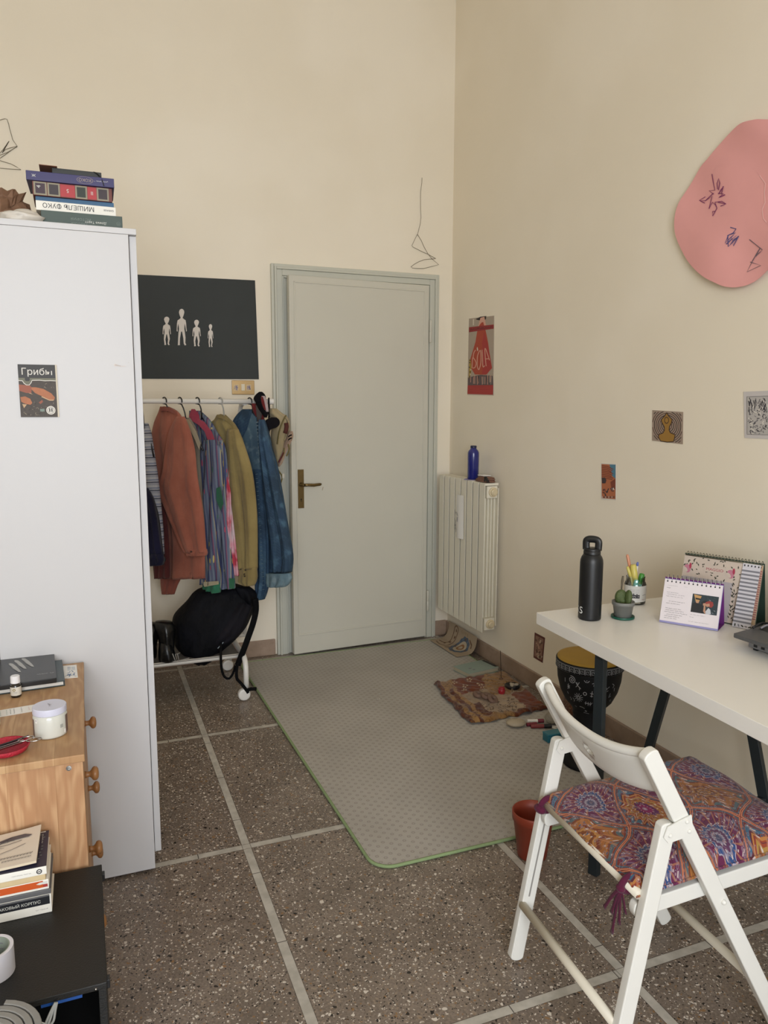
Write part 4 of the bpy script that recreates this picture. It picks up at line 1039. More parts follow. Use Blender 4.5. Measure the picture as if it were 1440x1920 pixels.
# ------------------------------------------------------------------ books and bags on the wardrobe
M_PG = mat('book_pages', '#cdbfa6', .8, noise=.1, nscale=150)
M_PGW = mat('white_pages', '#d9d6cf', .8, noise=.06, nscale=150)
ZX, ZY = Vector((1, 0, 0)), Vector((0, 1, 0))
def book(name, label, cx, cy, z, w, d, h, cover, pages=None, rz=0.0, group=None, spine_front=True, ct=.0022, text=None, tmat=None, cat='book', inset=.004, soft=False, bands=()):
    """closed book lying flat; spine faces -y (the camera). w along the spine, d deep, h thick"""
    t = thing(name, label, cat, (cx, cy, z), rz, group); pages = pages or M_PG
    b = MB()
    b.box((-w/2, -d/2, 0), (w/2, d/2, ct), cover).box((-w/2, -d/2, h-ct), (w/2, d/2, h), cover)
    if spine_front: b.box((-w/2, -d/2-.0005, 0), (w/2, -d/2+ct, h), cover)
    b.build('cover', t, local=True, bevel=min(.0012, h*.12))
    p = MB().box((-w/2+inset, -d/2+(ct if spine_front else inset), ct), (w/2-inset, d/2-inset, h-ct), pages); p.build('pages', t, local=True)
    W = WM[t.name]; F = frame(W @ Vector((0, -d/2-.0006, 0)), W.to_3x3() @ ZX, (0, 0, 1))
    if bands:
        bb = MB()
        for x0, x1, y0, y1, M_ in bands: bb.rect(F, x0, y0, x1, y1, M_, .0003)
        bb.build('spine_panel', t)
    if text:
        for s, x, y, hh, M_, sx, flip in text:
            MB().text(F, s, x, y, hh, M_, .0006, 'C', rot=pi if flip else 0.0, sx=sx).build('lettering', t)
    return t, F
zt = WT
M_GRN2 = mat('grey_green_cover', '#47544f', .6, noise=.06, nscale=20); M_TXW = mat('white_lettering', '#cfcfc8', .6); M_TXG = mat('grey_lettering', '#74807a', .6); M_TXK = mat('black_lettering', '#26262a', .6)
M_WCOV = mat('white_cover', '#e2dfd6', .5); M_BLC = mat('blue_cover', '#2f5a7d', .55, noise=.1, nscale=15); M_DKC = mat('dark_cover', '#23262a', .6); M_PURP = mat('violet_cover', '#2f2a5c', .5, noise=.06, nscale=12)
GB = 'books piled on the wardrobe'
h = .042; book('hardback_book', 'grey green book, bottom of the pile on the wardrobe', .028, 2.400, zt+.0005, .208, .145, h, M_GRN2, rz=-.01, group=GB, text=[('ТАЙНАЯ', -.008, .0165, .0065, M_TXG, 1.15, True), ('ИСТОРИЯ', -.004, .0285, .0065, M_TXG, 1.15, True), ('Донна Тартт', .034, .022, .0058, M_TXW, 1.1, True)])
lg = MB(); Fg = frame((.028, 2.400-.145/2-.0022, zt), (1, 0, 0), (0, 0, 1)); lg.ringband(Fg, .0925, .022, .0042, .005, M_TXG, .0004); lg.stroke(Fg, [(.0895, .022), (.0955, .022)], .0008, M_TXG, .0004); lg.stroke(Fg, [(.090, .0205), (.095, .0205)], .0006, M_TXG, .0005)
# emblem belongs to the bottom book
emb = lg.build('emblem', bpy.data.objects['hardback_book'])
z = zt+.0005+h
h = .025; book('paperback_book', 'white spined book with black Cyrillic title, second from the bottom on the wardrobe', .013, 2.405, z+.0003, .204, .140, h, M_WCOV, rz=.012, group=GB, text=[('МИШЕЛЬ ФУКО', -.020, .0195, .0118, M_TXK, 1.02, True), ('GARAGE', .083, .0165, .0048, M_TXK, 1.0, True)])
tk = z
z += h+.0003
h = .013; book('paperback_book', 'blue thin book on top of the white spined book', .012, 2.415, z+.0003, .200, .140, h, M_BLC, rz=-.01, group=GB)
z += h+.0003
# picture spine book
h = .036; M_FR = mat('beige_film_frame', '#8f8874', .6); M_SQ = mat('dark_square', '#3a3236', .6); M_SQ2 = mat('green_black_square', '#2c332d', .6); M_RSQ = mat('red_square', '#a83338', .55); M_PLC = mat('plum_square', '#40303a', .6)
bd = []
X = [-.098, -.066, -.063, -.032, -.031, .006, .0065, .038, .039, .062, .063, .098]
for (a, b_), kind in zip(((-.098, -.066), (-.064, -.033), (-.032, .005), (.006, .036), (.037, .060), (.061, .092)), 'fdrdrd'):
    if kind == 'r': bd.append((a, b_, .002, h-.002, M_RSQ))
    else:
        bd.append((a, b_, .001, h-.001, M_FR)); 
t, F = book('picture_book', 'book with a row of dark and red squares along its spine', .006, 2.410, z+.0003, .202, .145, h, mat('brown_red_cover', '#6b3a33', .6), rz=.012, group=GB, bands=bd)
b = MB()
for (a, b_), M_ in zip(((-.098, -.066), (-.064, -.033), (.006, .036), (.061, .092)), (M_PLC, M_SQ, M_SQ2, M_SQ)): b.rect(F, a+.004, .005, b_-.004, h-.005, M_, .0008)
b.text(F, '4', -.081, .022, .010, M_TXW, .0014, rot=pi/2); b.text(F, '5', -.0135, .0225, .0095, M_TXW, .0010, rot=pi); b.text(F, 'II', .0485, .0225, .0095, M_TXW, .0010, rot=pi)
b.build('spine_print', t)
z += h+.0003
h = .024; t, F = book('paperback_book', 'violet book below the black notebook on the wardrobe', .004, 2.405, z+.0003, .222, .150, h, M_PURP, rz=-.015, group=GB, text=[('КОКО', .036, .0165, .0080, mat('gold_lettering', '#9d8f7d', .6), 1.0, True), ('~xxxxxxxxx', .078, .0155, .0048, M_TXW, 1.0, True), ('Ж', -.092, .0155, .0065, M_TXW, 1.2, True)])
b = MB(); b.ringband(F, .036, .0125, .0105, .0110, mat('gold_lettering', '#9d8f7d', .6), .0005, sx=1.9, sy=.85); b.build('oval_ring', t)
z += h+.0003
h = .016; t, F = book('notebook', 'black notebook with elastic band, top of the pile on the wardrobe', .020, 2.41, z+.0003, .126, .135, h, mat('black_notebook_cover', '#202322', .55), rz=-.01, group=GB)
b = MB(); b.tube(smoothpath([Vector((.062, 2.343, z+.016)), Vector((.072, 2.336, z+.010)), Vector((.082, 2.329, z-.005)), Vector((.087, 2.328, z-.022))], 4), .0016, M_BLK, 6, flat=.5); b.build('elastic_band', t, smooth=True)
# spread flap of brown paper under the notebook
fp = MB(); fp.box((-.075, 2.33, z+.0168), (-.03, 2.47, z+.0180), mat('brown_card', '#8a5f4a', .7)); tag(fp.build('card_sheet', loc=(-.05, 2.4, z+.0168)), 'reddish brown card sticking out left of the black notebook', 'card')
# paper bag and white plastic bag
M_KR = mat('brown_kraft_paper', '#7a5b45', .8, noise=.15, nscale=14)
def crumple(c, sz, seed, amp=.16, n=14, seg=26, flat=True):
    R = random.Random(seed); K = [(Vector((R.uniform(-1, 1), R.uniform(-1, 1), R.uniform(-1, 1))).normalized(), R.uniform(3, 7), R.uniform(0, 6)) for _ in range(9)]
    def fn(p):
        d = p.normalized(); s = 1+amp*sum(abs(sin(k.dot(d)*f+ph))-.5 for k, f, ph in K)/3
        q = Vector((d.x*sz[0]*s, d.y*sz[1]*s, d.z*sz[2]*s))
        if flat and q.z < -sz[2]*.72: q.z = -sz[2]*.72
        return q
    return fn
t = thing('paper_bag', 'crumpled brown paper bag at the left on top of the wardrobe', 'paper bag', (-.185, 2.42, zt))
b = MB(); b.ball((-.185, 2.42, zt+.036), 1, M_KR, seg=26, n=14, fn=crumple(None, (.075, .06, .046), 3, .35)); b.build('bag', t)
b = MB(); c0 = Vector((-.165, 2.40, zt+.06)); vs = []
n = 22
for k, (r, hgt) in enumerate(((.030, 0), (.040, .020), (.046, .036))):
    for i in range(n):
        a = 2*pi*i/n; rr = r*(1+.16*sin(5*a+k)); vs.append(c0+Vector((cos(a)*rr, sin(a)*rr*.8, hgt+.006*sin(7*a+k))))
b.add(vs, [(k*n+i, k*n+(i+1) % n, (k+1)*n+(i+1) % n, (k+1)*n+i) for k in range(2) for i in range(n)], M_KR); o = b.build('bag_mouth', t); sdf = o.modifiers.new('t', 'SOLIDIFY'); sdf.thickness = .001
b = MB(); b.ball((-.125, 2.345, zt+.0145), 1, mat('white_plastic_film', '#cfc8bd', .45), seg=26, n=14, fn=crumple(None, (.052, .045, .020), 8, .3))
tag(b.build('plastic_bag', loc=(-.125, 2.345, zt), smooth=True), 'small white plastic bag between brown bag and book pile', 'plastic bag')

# --- mushroom booklet on the wardrobe door
M_GB = mat('booklet_black', '#2c2a29', .55); M_OL = mat('booklet_olive', '#6a6a5a', .6); M_SOIL = mat('booklet_soil', '#453d37', .6, noise=.35, nscale=160); M_MUSH = mat('mushroom_orange', '#a4633c', .55, noise=.2, nscale=80); M_MUSH2 = mat('mushroom_rust', '#8f4c33', .55); M_MUSH3 = mat('mushroom_cream', '#b99a76', .6)
t = thing('booklet', 'small mushroom booklet with Cyrillic title stuck on the wardrobe door', 'booklet', (-.107, 2.262, 1.387))
b = MB().box((-.152, 2.2575, 1.387), (-.0575, 2.2618, 1.526), mat('booklet_edge', '#cfc5b2', .7)); b.build('pages', t)
Fb = frame((-.1525, 2.2572, 1.387), (1, 0, 0), (0, 0, 1)); W_, H_ = .091, .139
b = MB(); b.rect(Fb, 0, 0, W_, H_, M_SOIL, .0001)
b.rect(Fb, 0, H_*.745, W_, H_, M_GB, .0003)
b.poly(Fb, [(0, H_*.75), (0, H_*.70), (W_*.1, H_*.695), (W_*.14, H_*.65), (W_*.2, H_*.62), (W_*.28, H_*.62), (W_*.33, H_*.66), (W_*.36, H_*.705), (W_, H_*.70), (W_, H_*.75)], M_OL, .0002)
b.stroke(Fb, [(0, H_*.695), (W_*.1, H_*.69), (W_*.14, H_*.645), (W_*.2, H_*.612), (W_*.28, H_*.612), (W_*.33, H_*.655), (W_*.36, H_*.70), (W_*.55, H_*.705), (W_*.7, H_*.695), (W_*.85, H_*.70), (W_, H_*.695)], .0018, M_W2, .0004)
b.poly(Fb, [(W_*.17, H_*.745), (W_*.30, H_*.745), (W_*.30, H_*.70), (W_*.27, H_*.685), (W_*.20, H_*.685), (W_*.17, H_*.70)], M_GB, .0004)
for pts, M_ in (([(0, .62), (.15, .61), (.30, .60), (.34, .56), (.32, .46), (.18, .46), (0, .50)], M_MUSH2), ([(.30, .46), (.36, .43), (.20, .47), (.02, .50)], M_MUSH3), ([(.33, .57), (.45, .57), (.65, .54), (.85, .46), (.95, .38), (.93, .335), (.80, .335), (.60, .40), (.42, .46), (.33, .53)], M_MUSH), ([(.93, .335), (.80, .335), (.60, .40), (.58, .385), (.80, .315), (.90, .315)], M_MUSH3),
    ([(.02, .38), (.15, .395), (.28, .35), (.33, .27), (.28, .235), (.15, .25), (.04, .29)], M_MUSH), ([(.18, .24), (.10, .17), (.06, .25)], M_MUSH3), ([(.50, .28), (.60, .33), (.62, .29), (.55, .25)], M_MUSH2)):
    b.poly(Fb, [(x*W_, y*H_) for x, y in pts], M_, .0005+.0001*pts.__len__()/20)
R = random.Random(2); gr = [mat('booklet_grass', '#6e665a', .7), mat('booklet_shadow', '#27221f', .7), mat('booklet_straw', '#8a7f6e', .7)]
for i in range(70):
    x, y = R.uniform(.03, .95), R.choice([R.uniform(.02, .22), R.uniform(.02, .30), R.uniform(.55, .66)])
    if y > .5 and x < .38: continue
    b.stroke(Fb, [(x*W_, y*H_), ((x+R.uniform(-.06, .06))*W_, (y+R.uniform(-.04, .04))*H_)], .0011, R.choice(gr), .00035)
b.ell(Fb, W_*.82, H_*.13, W_*.125, W_*.125, M_W2, .0008, 28); b.ringband(Fb, W_*.82, H_*.13, W_*.085, W_*.095, M_GB, .0010)
for dx in (-.03, .03):
    b.ell(Fb, W_*(.82+dx), H_*.16, W_*.018, W_*.018, M_GB, .0010, 10); b.rect(Fb, W_*(.82+dx-.016), H_*.10, W_*(.82+dx+.016), H_*.15, M_GB, .0010)
for i in range(6): b.ell(Fb, W_*(.55+.04*(i % 3)), H_*(.12+.025*(i // 3)), W_*.026, W_*.018, mat('booklet_mint', '#80948a', .6), .0008, 8, i)
b.text(Fb, 'Грибы', W_*.5, H_*.805, H_*.125, M_W2, .0008, sx=1.0)
b.build('cover', t)

# ------------------------------------------------------------------ pine chest of drawers
def pine_mat(name, axis, a='#b58a5e', b_='#c99e70', line='#9a6f47', knots=()):
    g = G(name, rough=.5, spec=.35)
    u, v = {'y': (g.x, g.y), 'x': (g.y, g.x), 'z': (g.x, g.z)}[axis]
    plank = (u*11.0).floor()
    w = g.noise(2.2, 3, g.vec(u*5 + plank*3.7, v*1.1, plank*2.0))
    rings = ((u*26 + w*9.0).fract()-0.5).abs()*2
    c = g.mix(rings.smooth(.15, 1.0), a, b_)
    c = g.mix(g.noise(1.0, 6, g.vec(u*160, v*6, plank)).smooth(.45, .75)*.45, c, line)
    c = g.mix(((plank*0.371).fract()-.5)*.0 + ((plank*7.31).sin()*.5+.5)*.30, c, line)
    c = g.mix(((u*11.0).fract().lt(.012))*.35, c, '#80582f')
    for ku, kv, r in knots:
        d = (((u-ku)*1.0)*((u-ku)*1.0) + ((v-kv)*.6)*((v-kv)*.6)).sqrt() + (g.noise(90, 2)-.5)*.003
        c = g.mix(d.smooth(r*2.1, r*1.0), c, '#9a683c'); c = g.mix(d.smooth(r*1.0, r*.75), c, '#4a2b17'); c = g.mix(d.smooth(r*.6, r*.2), c, '#6b4526')
    g.done(c, bump=rings, strength=.05, dist=.002); return g.M
M_PT = pine_mat('pine_top', 'y', '#ad8761', '#bd9a72', '#957049', knots=((-.110, 2.035, .005), (-.130, 1.694, .0022), (-.036, 1.767, .0018), (-.224, 2.018, .004)))
M_PS = pine_mat('pine_side', 'z', '#ab815d', '#c19b74', '#966e4c', knots=((-.087, .638, .004), (-.110, .505, .010), (-.125, .555, .004)))
M_PF = pine_mat('pine_front', 'y', '#b5895c', '#c79c6d', '#9a6f47')
ch = thing('chest_of_drawers', 'pine chest of drawers with round wooden knobs in front of the wardrobe', 'chest of drawers', (-.18, 1.94, 0))
CX0, CX1, CY0, CY1, CZ = -.335, -.030, 1.632, 2.243, .695
MB().box((CX0, CY0-.004, CZ-.017), (CX1, CY1+.004, CZ), M_PT).build('top_board', ch, bevel=.002)
for y in (CY0, CY1-.018): MB().box((CX0+.002, y, 0), (CX1-.004, y+.018, CZ-.0172), M_PS).build('side_panel', ch, bevel=.0015)
MB().box((CX0+.002, CY0+.018, .02), (CX0+.008, CY1-.018, CZ-.018), M_PF).build('back_panel', ch)
MB().box((CX0+.01, CY0+.0181, .02), (CX1-.025, CY1-.0181, .045), M_PF).build('plinth', ch)
for zz in (.575, .390, .200):
    d = MB().box((CX1-.022, CY0+.020, zz-.088), (CX1-.0045, CY1-.020, zz+.086), M_PF); dr_ = d.build('drawer', ch, bevel=.0015)
    for y in (2.09, 1.785):
        k = MB().lathe((CX1-.0045, y, zz), [(.008, 0), (.0068, .005), (.0062, .010), (.009, .0135), (.0145, .017), (.0162, .021), (.0152, .0255), (.0105, .029), (.0035, .030)], M_PS if False else mat('turned_pine_knob', '#96693f', .4, noise=.12, nscale=60), 24, axis=(1, 0, 0)); k.build('knob', dr_, smooth=True)
s = MB().lathe((-.062, CY0, .668), [(.0055, 0), (.0055, .0012), (.0025, .0014), (.0025, .0002)], M_CHR, 20, axis=(0, -1, 0)); s.build('screw', ch)

# --- things on the chest
M_BKC = mat('black_gloss_cover', '#191a1b', .3, noise=.25, nscale=6); M_TEALC = mat('dark_teal_cover', '#1d3336', .35); M_STW = mat('pale_brush_stroke', '#a8a8a6', .5); M_STW2 = mat('grey_brush_stroke', '#6f7071', .5)
GC = 'books on the pine chest'
b0, _ = book('hardback_book', 'dark teal book with white page edges under the black book on the chest', -.198, 2.148, CZ+.0004, .235, .180, .014, M_TEALC, M_PGW, rz=.06, group=GC, spine_front=False)
t, _ = book('hardback_book', 'black glossy book with three pale brush strokes on the pine chest', -.216, 2.166, CZ+.0148, .230, .235, .013, M_BKC, M_PGW, rz=.055, group=GC)
W = WM[t.name]; Fc = frame(W @ Vector((-.115, -.1175, .0131)), W.to_3x3() @ ZX, W.to_3x3() @ ZY)
b = MB()
for x0, y0 in ((.118, 0), (.131, .022), (.149, .032)):
    q_ = lambda pts: [(x0+x, y0+y) for x, y in pts]
    b.poly(Fc, q_([(.000, .172), (.007, .166), (.016, .140), (.026, .100), (.029, .082), (.022, .088), (.009, .118), (.001, .150), (-.003, .166)]), M_STW, .0004)
    b.stroke(Fc, q_([(.002, .150), (.010, .120), (.020, .092)]), .0016, M_STW2, .0006)
b.rect(Fc, 0, 0, .230, .075, mat('black_cover_band', '#121314', .3), .0002)
b.text(Fc, '~xxxxxxxx', .205, .042, .0065, M_TXW, .0006, sx=1.0); b.text(Fc, '~xxxxx', .145, .030, .006, M_STW2, .0006, sx=1.1)
b.text(Fc, '~xxxx', .088, .150, .009, M_STW2, .0006, rot=pi/2); b.build('cover_print', t)
bt = thing('dropper_bottle', 'small dark bottle with a white cap and label on the pine chest', 'bottle', (-.188, 2.03, CZ))
MB().lathe((-.188, 2.03, CZ+.0003), [(.0105, 0), (.0122, .0015), (.0125, .004), (.0125, .029), (.011, .033), (.007, .0355), (.007, .037)], mat('dark_amber_glass', '#17110d', .1, coat=.5), 28).build('body', bt, smooth=True)
MB().lathe((-.188, 2.03, CZ+.0065), [(.0128, 0), (.0128, .0215)], mat('cream_label', '#cdc8bc', .6), 28, False, False).build('label_band', bt, smooth=True)
Fl = frame((-.188, 2.03-.0130, CZ+.0065), (1, 0, 0), (0, 0, 1)); b = MB(); b.ringband(Fl, -.003, .015, .0018, .0034, mat('label_gold', '#8b7a45', .5), .0002, 18); b.stroke(Fl, [(-.006, .009), (-.001, .0095), (.004, .0085)], .0006, M_INKG, .0002); b.stroke(Fl, [(-.004, .006), (.003, .006)], .0005, M_INKG, .0002); b.build('label_print', bt)
cp = MB(); n = 36
cp.rings([[Vector((-.188+cos(2*pi*i/n)*r*(1+(.035 if i % 2 and 0 < k < 4 else 0)), 2.03+sin(2*pi*i/n)*r*(1+(.035 if i % 2 and 0 < k < 4 else 0)), CZ+z_)) for i in range(n)] for k, (r, z_) in enumerate(((.0105, .0365), (.0108, .037), (.0106, .046), (.0104, .0535), (.0095, .0548)))], mat('white_plastic', '#dcdbdd', .4)); cp.build('cap', bt, smooth=False)
# paper leaflet
M_GNT = mat('pale_green_ink', '#9ab0a5', .7)
b = MB(); Fq = frame((-.262, 1.897, CZ+.0006), Vector((.98, .12, 0)), Vector((-.12, .98, 0))); b.rect(Fq, 0, 0, .125, .045, M_PAPER, 0); b.prism(Fq, [(0, 0), (.125, 0), (.125, .045), (0, .045)], -.0004, -.0001, M_PAPER)
for i, x in enumerate((.052, .066, .078, .092)): b.scribble(Fq, x, x+.001, .008, .001, .0006, M_INKG, .0003, i)
Fq2 = frame(Fq(0, 0, .0003), Fq.V, -Fq.U)
for i, x in enumerate((-.050, -.064, -.072, -.080, -.096)): b.scribble(Fq2, .006, .038, x, .0028, .0007, M_GNT if i < 2 else M_INKG, .0001, i)
b.scribble(Fq2, .012, .034, -.112, .003, .0006, mat('pale_red_ink', '#c79a90', .7), .0001, 8)
tag(b.build('leaflet', loc=(-.2, 1.93, CZ)), 'narrow white leaflet with small print on the pine chest', 'paper')
# sticker
b = MB(); b.prism(frame((0, 0, CZ), (1, 0, 0), (0, 1, 0)), [(-.084, 2.232), (-.049, 2.228), (-.045, 2.118), (-.079, 2.122)], .0001, .0005, M_PAPER)
Fk = frame((-.083, 2.228, CZ+.0006), (.03, -1, 0), (1, .03, 0)); M_BI = mat('blue_ink', '#4a6d9a', .7); M_BI2 = mat('pale_blue_ink', '#93a9bd', .7); R = random.Random(6)
for i in range(16):
    x, y = R.uniform(.05, .098), R.uniform(.008, .028); b.stroke(Fk, [(x, y), (x+R.uniform(-.012, .012), y+R.uniform(-.006, .006)), (x+R.uniform(-.012, .012), y+R.uniform(-.006, .006))], .0015, M_BI, .0001+i*.00001)
for i in range(9): b.stroke(Fk, [(.012+i*.004, .010), (.014+i*.004, .017+.004*(i % 2))], .0012, M_BI2 if i > 4 else M_BI, .0001)
for i in range(4): b.stroke(Fk, [(.015, .022+i*.002), (.045, .023+i*.002)], .0008, M_BI2, .0001)
tag(b.build('sticker', loc=(-.065, 2.175, CZ)), 'white sticker with blue drawing on the far corner of the pine chest', 'sticker')
# big jar
jr = thing('cream_jar', 'round glass jar of white cream with a pale lid on the pine chest', 'jar', (-.099, 1.762, CZ))
M_GLZ = mat('frosted_jar_glass', '#c9cac2', .18, coat=.6); M_LID = mat('lilac_white_lid', '#c9cadb', .35); M_CRE = mat('white_cream', '#d7d8d2', .4)
JC = Vector((-.099, 1.762, CZ))
MB().lathe(JC+Vector((0, 0, .0003)), [(.030, 0), (.0345, .002), (.0355, .006), (.0355, .046), (.034, .050), (.031, .053)], M_GLZ, 40).build('glass', jr, smooth=True)
MB().lathe(JC, [(.0343, .052), (.0352, .053), (.0352, .0655), (.0345, .067), (.0335, .0675), (.033, .0670), (.001, .0670)], M_LID, 48, True, False).build('lid', jr, smooth=False, bevel=.0004)
b = MB()
def jarpatch(a0, a1, z0, z1, M_, n=8, r=.0358):
    vs = []
    for i in range(n+1):
        a = radians(a0+(a1-a0)*i/n); vs += [JC+Vector((cos(a)*r, sin(a)*r, z0)), JC+Vector((cos(a)*r, sin(a)*r, z1))]
    b.add(vs, [(2*i, 2*i+2, 2*i+3, 2*i+1) for i in range(n)], M_)
jarpatch(192, 208, .006, .044, mat('label_brown', '#6e5850', .6)); b.build('label_band', jr); b = MB(); jarpatch(332, 352, .006, .046, mat('label_brown', '#6e5850', .6)); b.build('label_band', jr); b = MB(); jarpatch(322, 331, .008, .016, M_PAPER); b.build('label_tag', jr)
b = MB(); jarpatch(216, 226, .038, .048, M_PAPER, r=.0359); jarpatch(306, 318, .022, .030, mat('label_grey', '#9a9c96', .6), r=.0359); jarpatch(220, 222, .041, .046, M_INK, r=.0361); b.build('label_print', jr)
Fj = frame(JC+Vector((0, 0, .0671)), (1, 0, 0), (0, 1, 0)); b = MB()
for s_ in ([(-.004, .010), (.000, .005), (.003, .000)], [(-.003, .004), (.005, .003)], [(.000, -.003), (.004, -.006), (-.001, -.008)]): b.stroke(Fj, s_, .0009, M_INKG, .0002)
b.build('lid_mark', jr)
# second jar cut by the frame
j2 = thing('white_jar', 'white jar cut by the left photo edge on the pine chest', 'jar', (-.238, 1.855, CZ)); MB().lathe((-.238, 1.855, CZ+.0003), [(.028, 0), (.030, .002), (.030, .026), (.028, .028), (.001, .029)], mat('white_ceramic', '#d4d4cf', .3), 32).build('body', j2, smooth=True)
MB().lathe((-.238, 1.855, CZ+.0285), [(.0285, 0), (.029, .001), (.029, .008), (.027, .0095), (.001, .0097)], mat('white_plastic', '#dcdbdd', .4), 32).build('lid', j2, smooth=True)
# red dish with tweezers and scissors
M_REDD = mat('red_woven_dish', '#a81f33', .6, noise=.3, nscale=140, bump=.4)
DC = Vector((-.182, 1.698, CZ)); ds = thing('red_dish', 'small red dish at the left edge of the pine chest', 'dish', DC)
MB().lathe(DC+Vector((0, 0, .0003)), [(.030, 0), (.040, .004), (.0455, .014), (.0445, .0158), (.0425, .014), (.036, .005), (.001, .0035)], M_REDD, 36).build('bowl', ds, smooth=True)
for i in range(30):
    pass
M_ST = mat('steel', '#b5b2ae', .22, metal=1.0); M_STD = mat('dark_steel', '#4c4a4a', .3, metal=.9)
tw = thing('tweezers', 'dark metal tweezers lying across the red dish', 'tweezers', DC+Vector((0, 0, .013)))
b = MB(); a0, a1 = DC+Vector((-.045, -.014, .0145)), DC+Vector((.040, .030, .0165)); b.bar(a0, a1, .0035, .0012, M_STD); b.bar(a0+Vector((.002, -.006, 0)), a1+Vector((.001, -.001, .0)), .0035, .0012, M_STD); b.build('arms', tw)
sx = thing('nail_scissors', 'small steel scissors resting on the edge of the red dish', 'scissors', DC+Vector((.04, 0, .013)))
p0, p1 = DC+Vector((-.040, -.030, .0135)), DC+Vector((.030, .004, .0145)); b = MB(); b.bar(p0, p1, .004, .0016, M_ST); b.build('blade', sx); b = MB(); b.bar(p0+Vector((-.002, .004, .0017)), p1+Vector((.002, .006, .0017)), .004, .0016, M_ST); b.build('blade', sx)
for c_, d_ in ((p1+Vector((.006, .012, .002)), .35), (p1+Vector((.022, .004, .001)), -.15)):
    b = MB(); b.tube([c_+Vector((cos(a)*.0155*cos(d_)-sin(a)*.009*sin(d_), cos(a)*.0155*sin(d_)+sin(a)*.009*cos(d_), .0008*cos(a))) for a in [2*pi*i/24 for i in range(24)]], .0013, M_ST, 8, closed=True); b.build('finger_ring', sx, smooth=True)

# ------------------------------------------------------------------ black cabinet in front of the chest
M_BLKC = mat('black_laminate', '#11110f', .55, noise=.25, nscale=220, bump=.15, bscale=300); M_BLKI = mat('black_inside', '#0b0b0c', .7)
bc = thing('black_cabinet', 'low black cabinet with an open front, next to the pine chest', 'cabinet', (-.20, 1.44, 0))
BX0, BX1, BY0, BY1, BZ = -.40, -.008, 1.258, 1.618, .447
MB().box((BX0, BY0, BZ-.012), (BX1, BY1, BZ), M_BLKC).build('top_board', bc, bevel=.0015)
MB().box((BX1-.014, BY0+.002, 0), (BX1-.001, BY1-.002, BZ-.0122), M_BLKC).build('side_panel', bc, bevel=.001)
MB().box((BX0+.001, BY0+.002, 0), (BX0+.014, BY1-.002, BZ-.0122), M_BLKC).build('side_panel', bc, bevel=.001)
MB().box((BX0+.014, BY1-.012, .0), (BX1-.014, BY1-.004, BZ-.0124), M_BLKI).build('back_panel', bc)
MB().box((BX0+.014, BY0+.004, .02), (BX1-.014, BY1-.012, .034), M_BLKI).build('bottom_board', bc)
MB().box((BX0+.014, BY0+.05, .225), (BX1-.014, BY1-.012, .237), M_BLKI).build('shelf', bc)
for y in (BY0+.012, BY1-.03):
    MB().box((BX1-.001, y, BZ-.022), (BX1+.005, y+.014, BZ-.006), M_BLK).build('corner_clip', bc, bevel=.001)
MB().ball((BX1-.018, BY0-.0005, BZ-.0075), .0022, M_ST, seg=10, n=6).build('screw', bc, smooth=True)
# blue strip and white cable inside
b = MB(); b.box((-.112, 1.266, .424), (-.048, 1.272, .433), mat('blue_plastic', '#1d4d94', .4)); tag(b.build('blue_strip', loc=(-.08, 1.269, .424)), 'blue plastic strip under the front edge of the black cabinet top', 'plastic strip')
b = MB(); M_CW = mat('grey_white_cable', '#a9aba8', .5)
for o_ in (0, .004, -.003): b.tube(smoothpath([Vector((-.088+o_*.3, 1.252, .4385)), Vector((-.094+o_, 1.250, .425)), Vector((-.100+o_*1.6, 1.248, .409)), Vector((-.106+o_*.6, 1.249, .399))], 4), .0022, M_CW, 6)
b.tube(smoothpath([Vector((-.120, 1.249, .418)), Vector((-.107, 1.246, .411)), Vector((-.098, 1.248, .402)), Vector((-.082, 1.25, .392)), Vector((-.070, 1.251, .380))], 4), .0012, M_CW, 6)
tag(b.build('tied_cable', loc=(-.1, 1.25, .41), smooth=True), 'white tied cable hanging at the open front of the black cabinet', 'cable')

# --- pile of books on the cabinet
M_NB = mat('navy_cover', '#2b2a3f', .45, noise=.1, nscale=30); M_GY = mat('grey_cover', '#5d5d5f', .5); M_BK2 = mat('black_cover', '#14161c', .5); M_ORC = mat('orange_cover', '#c0521c', .5); M_CRC = mat('cream_cover', '#c9b48c', .6, noise=.12, nscale=30); M_TQ = mat('teal_cover', '#23616e', .5)
GK = 'books piled on the black cabinet'
bw, bd_, bx, by = .22, .128, -.214, 1.553
z = BZ
def spineF(bz, d): return frame((bx-bw/2, by-d/2-.0008, bz), (1, 0, 0), (0, 0, 1))
hs = [.038, .016, .020, .014, .016]
t, F = book('paperback_book', 'thick white book with a black title band, bottom of the pile on the black cabinet', bx+.003, by, z+.0004, bw, bd_, .038, M_WCOV, M_PG, rz=.0, group=GK, bands=((-.11, .107, .0185, .0345, M_BK2), (-.11, .107, .0345, .038, M_GY)), text=[('РАКОВЫЙ КОРПУС', .052, .0235, .0058, M_TXW, 1.0, False), ('~xxxxxxxxx', .092, .008, .003, M_INKG, 1.0, False)]); z += .0385
t, F = book('paperback_book', 'grey spined book above the bottom book on the black cabinet', bx+.003, by, z, bw, bd_-.002, .010, M_GY, M_PG, group=GK); z += .0103
t, F = book('paperback_book', 'orange spined book in the middle of the pile on the black cabinet', bx, by+.001, z, bw, bd_-.002, .0195, M_WCOV, M_PGW, group=GK, bands=((-.11, .100, .0050, .0185, M_ORC), (.100, .108, .0050, .011, mat('brick_red_band', '#a33a35', .5)))); 
b = MB(); b.text(F, '~xxxxxxxxx', .015, .0095, .0032, M_TXW, .0010, sx=1.2); b.poly(F, [(.088, .0135), (.094, .0165), (.107, .0165), (.107, .0125), (.094, .0115)], M_TXW, .0010); b.build('spine_print', t); z += .0198
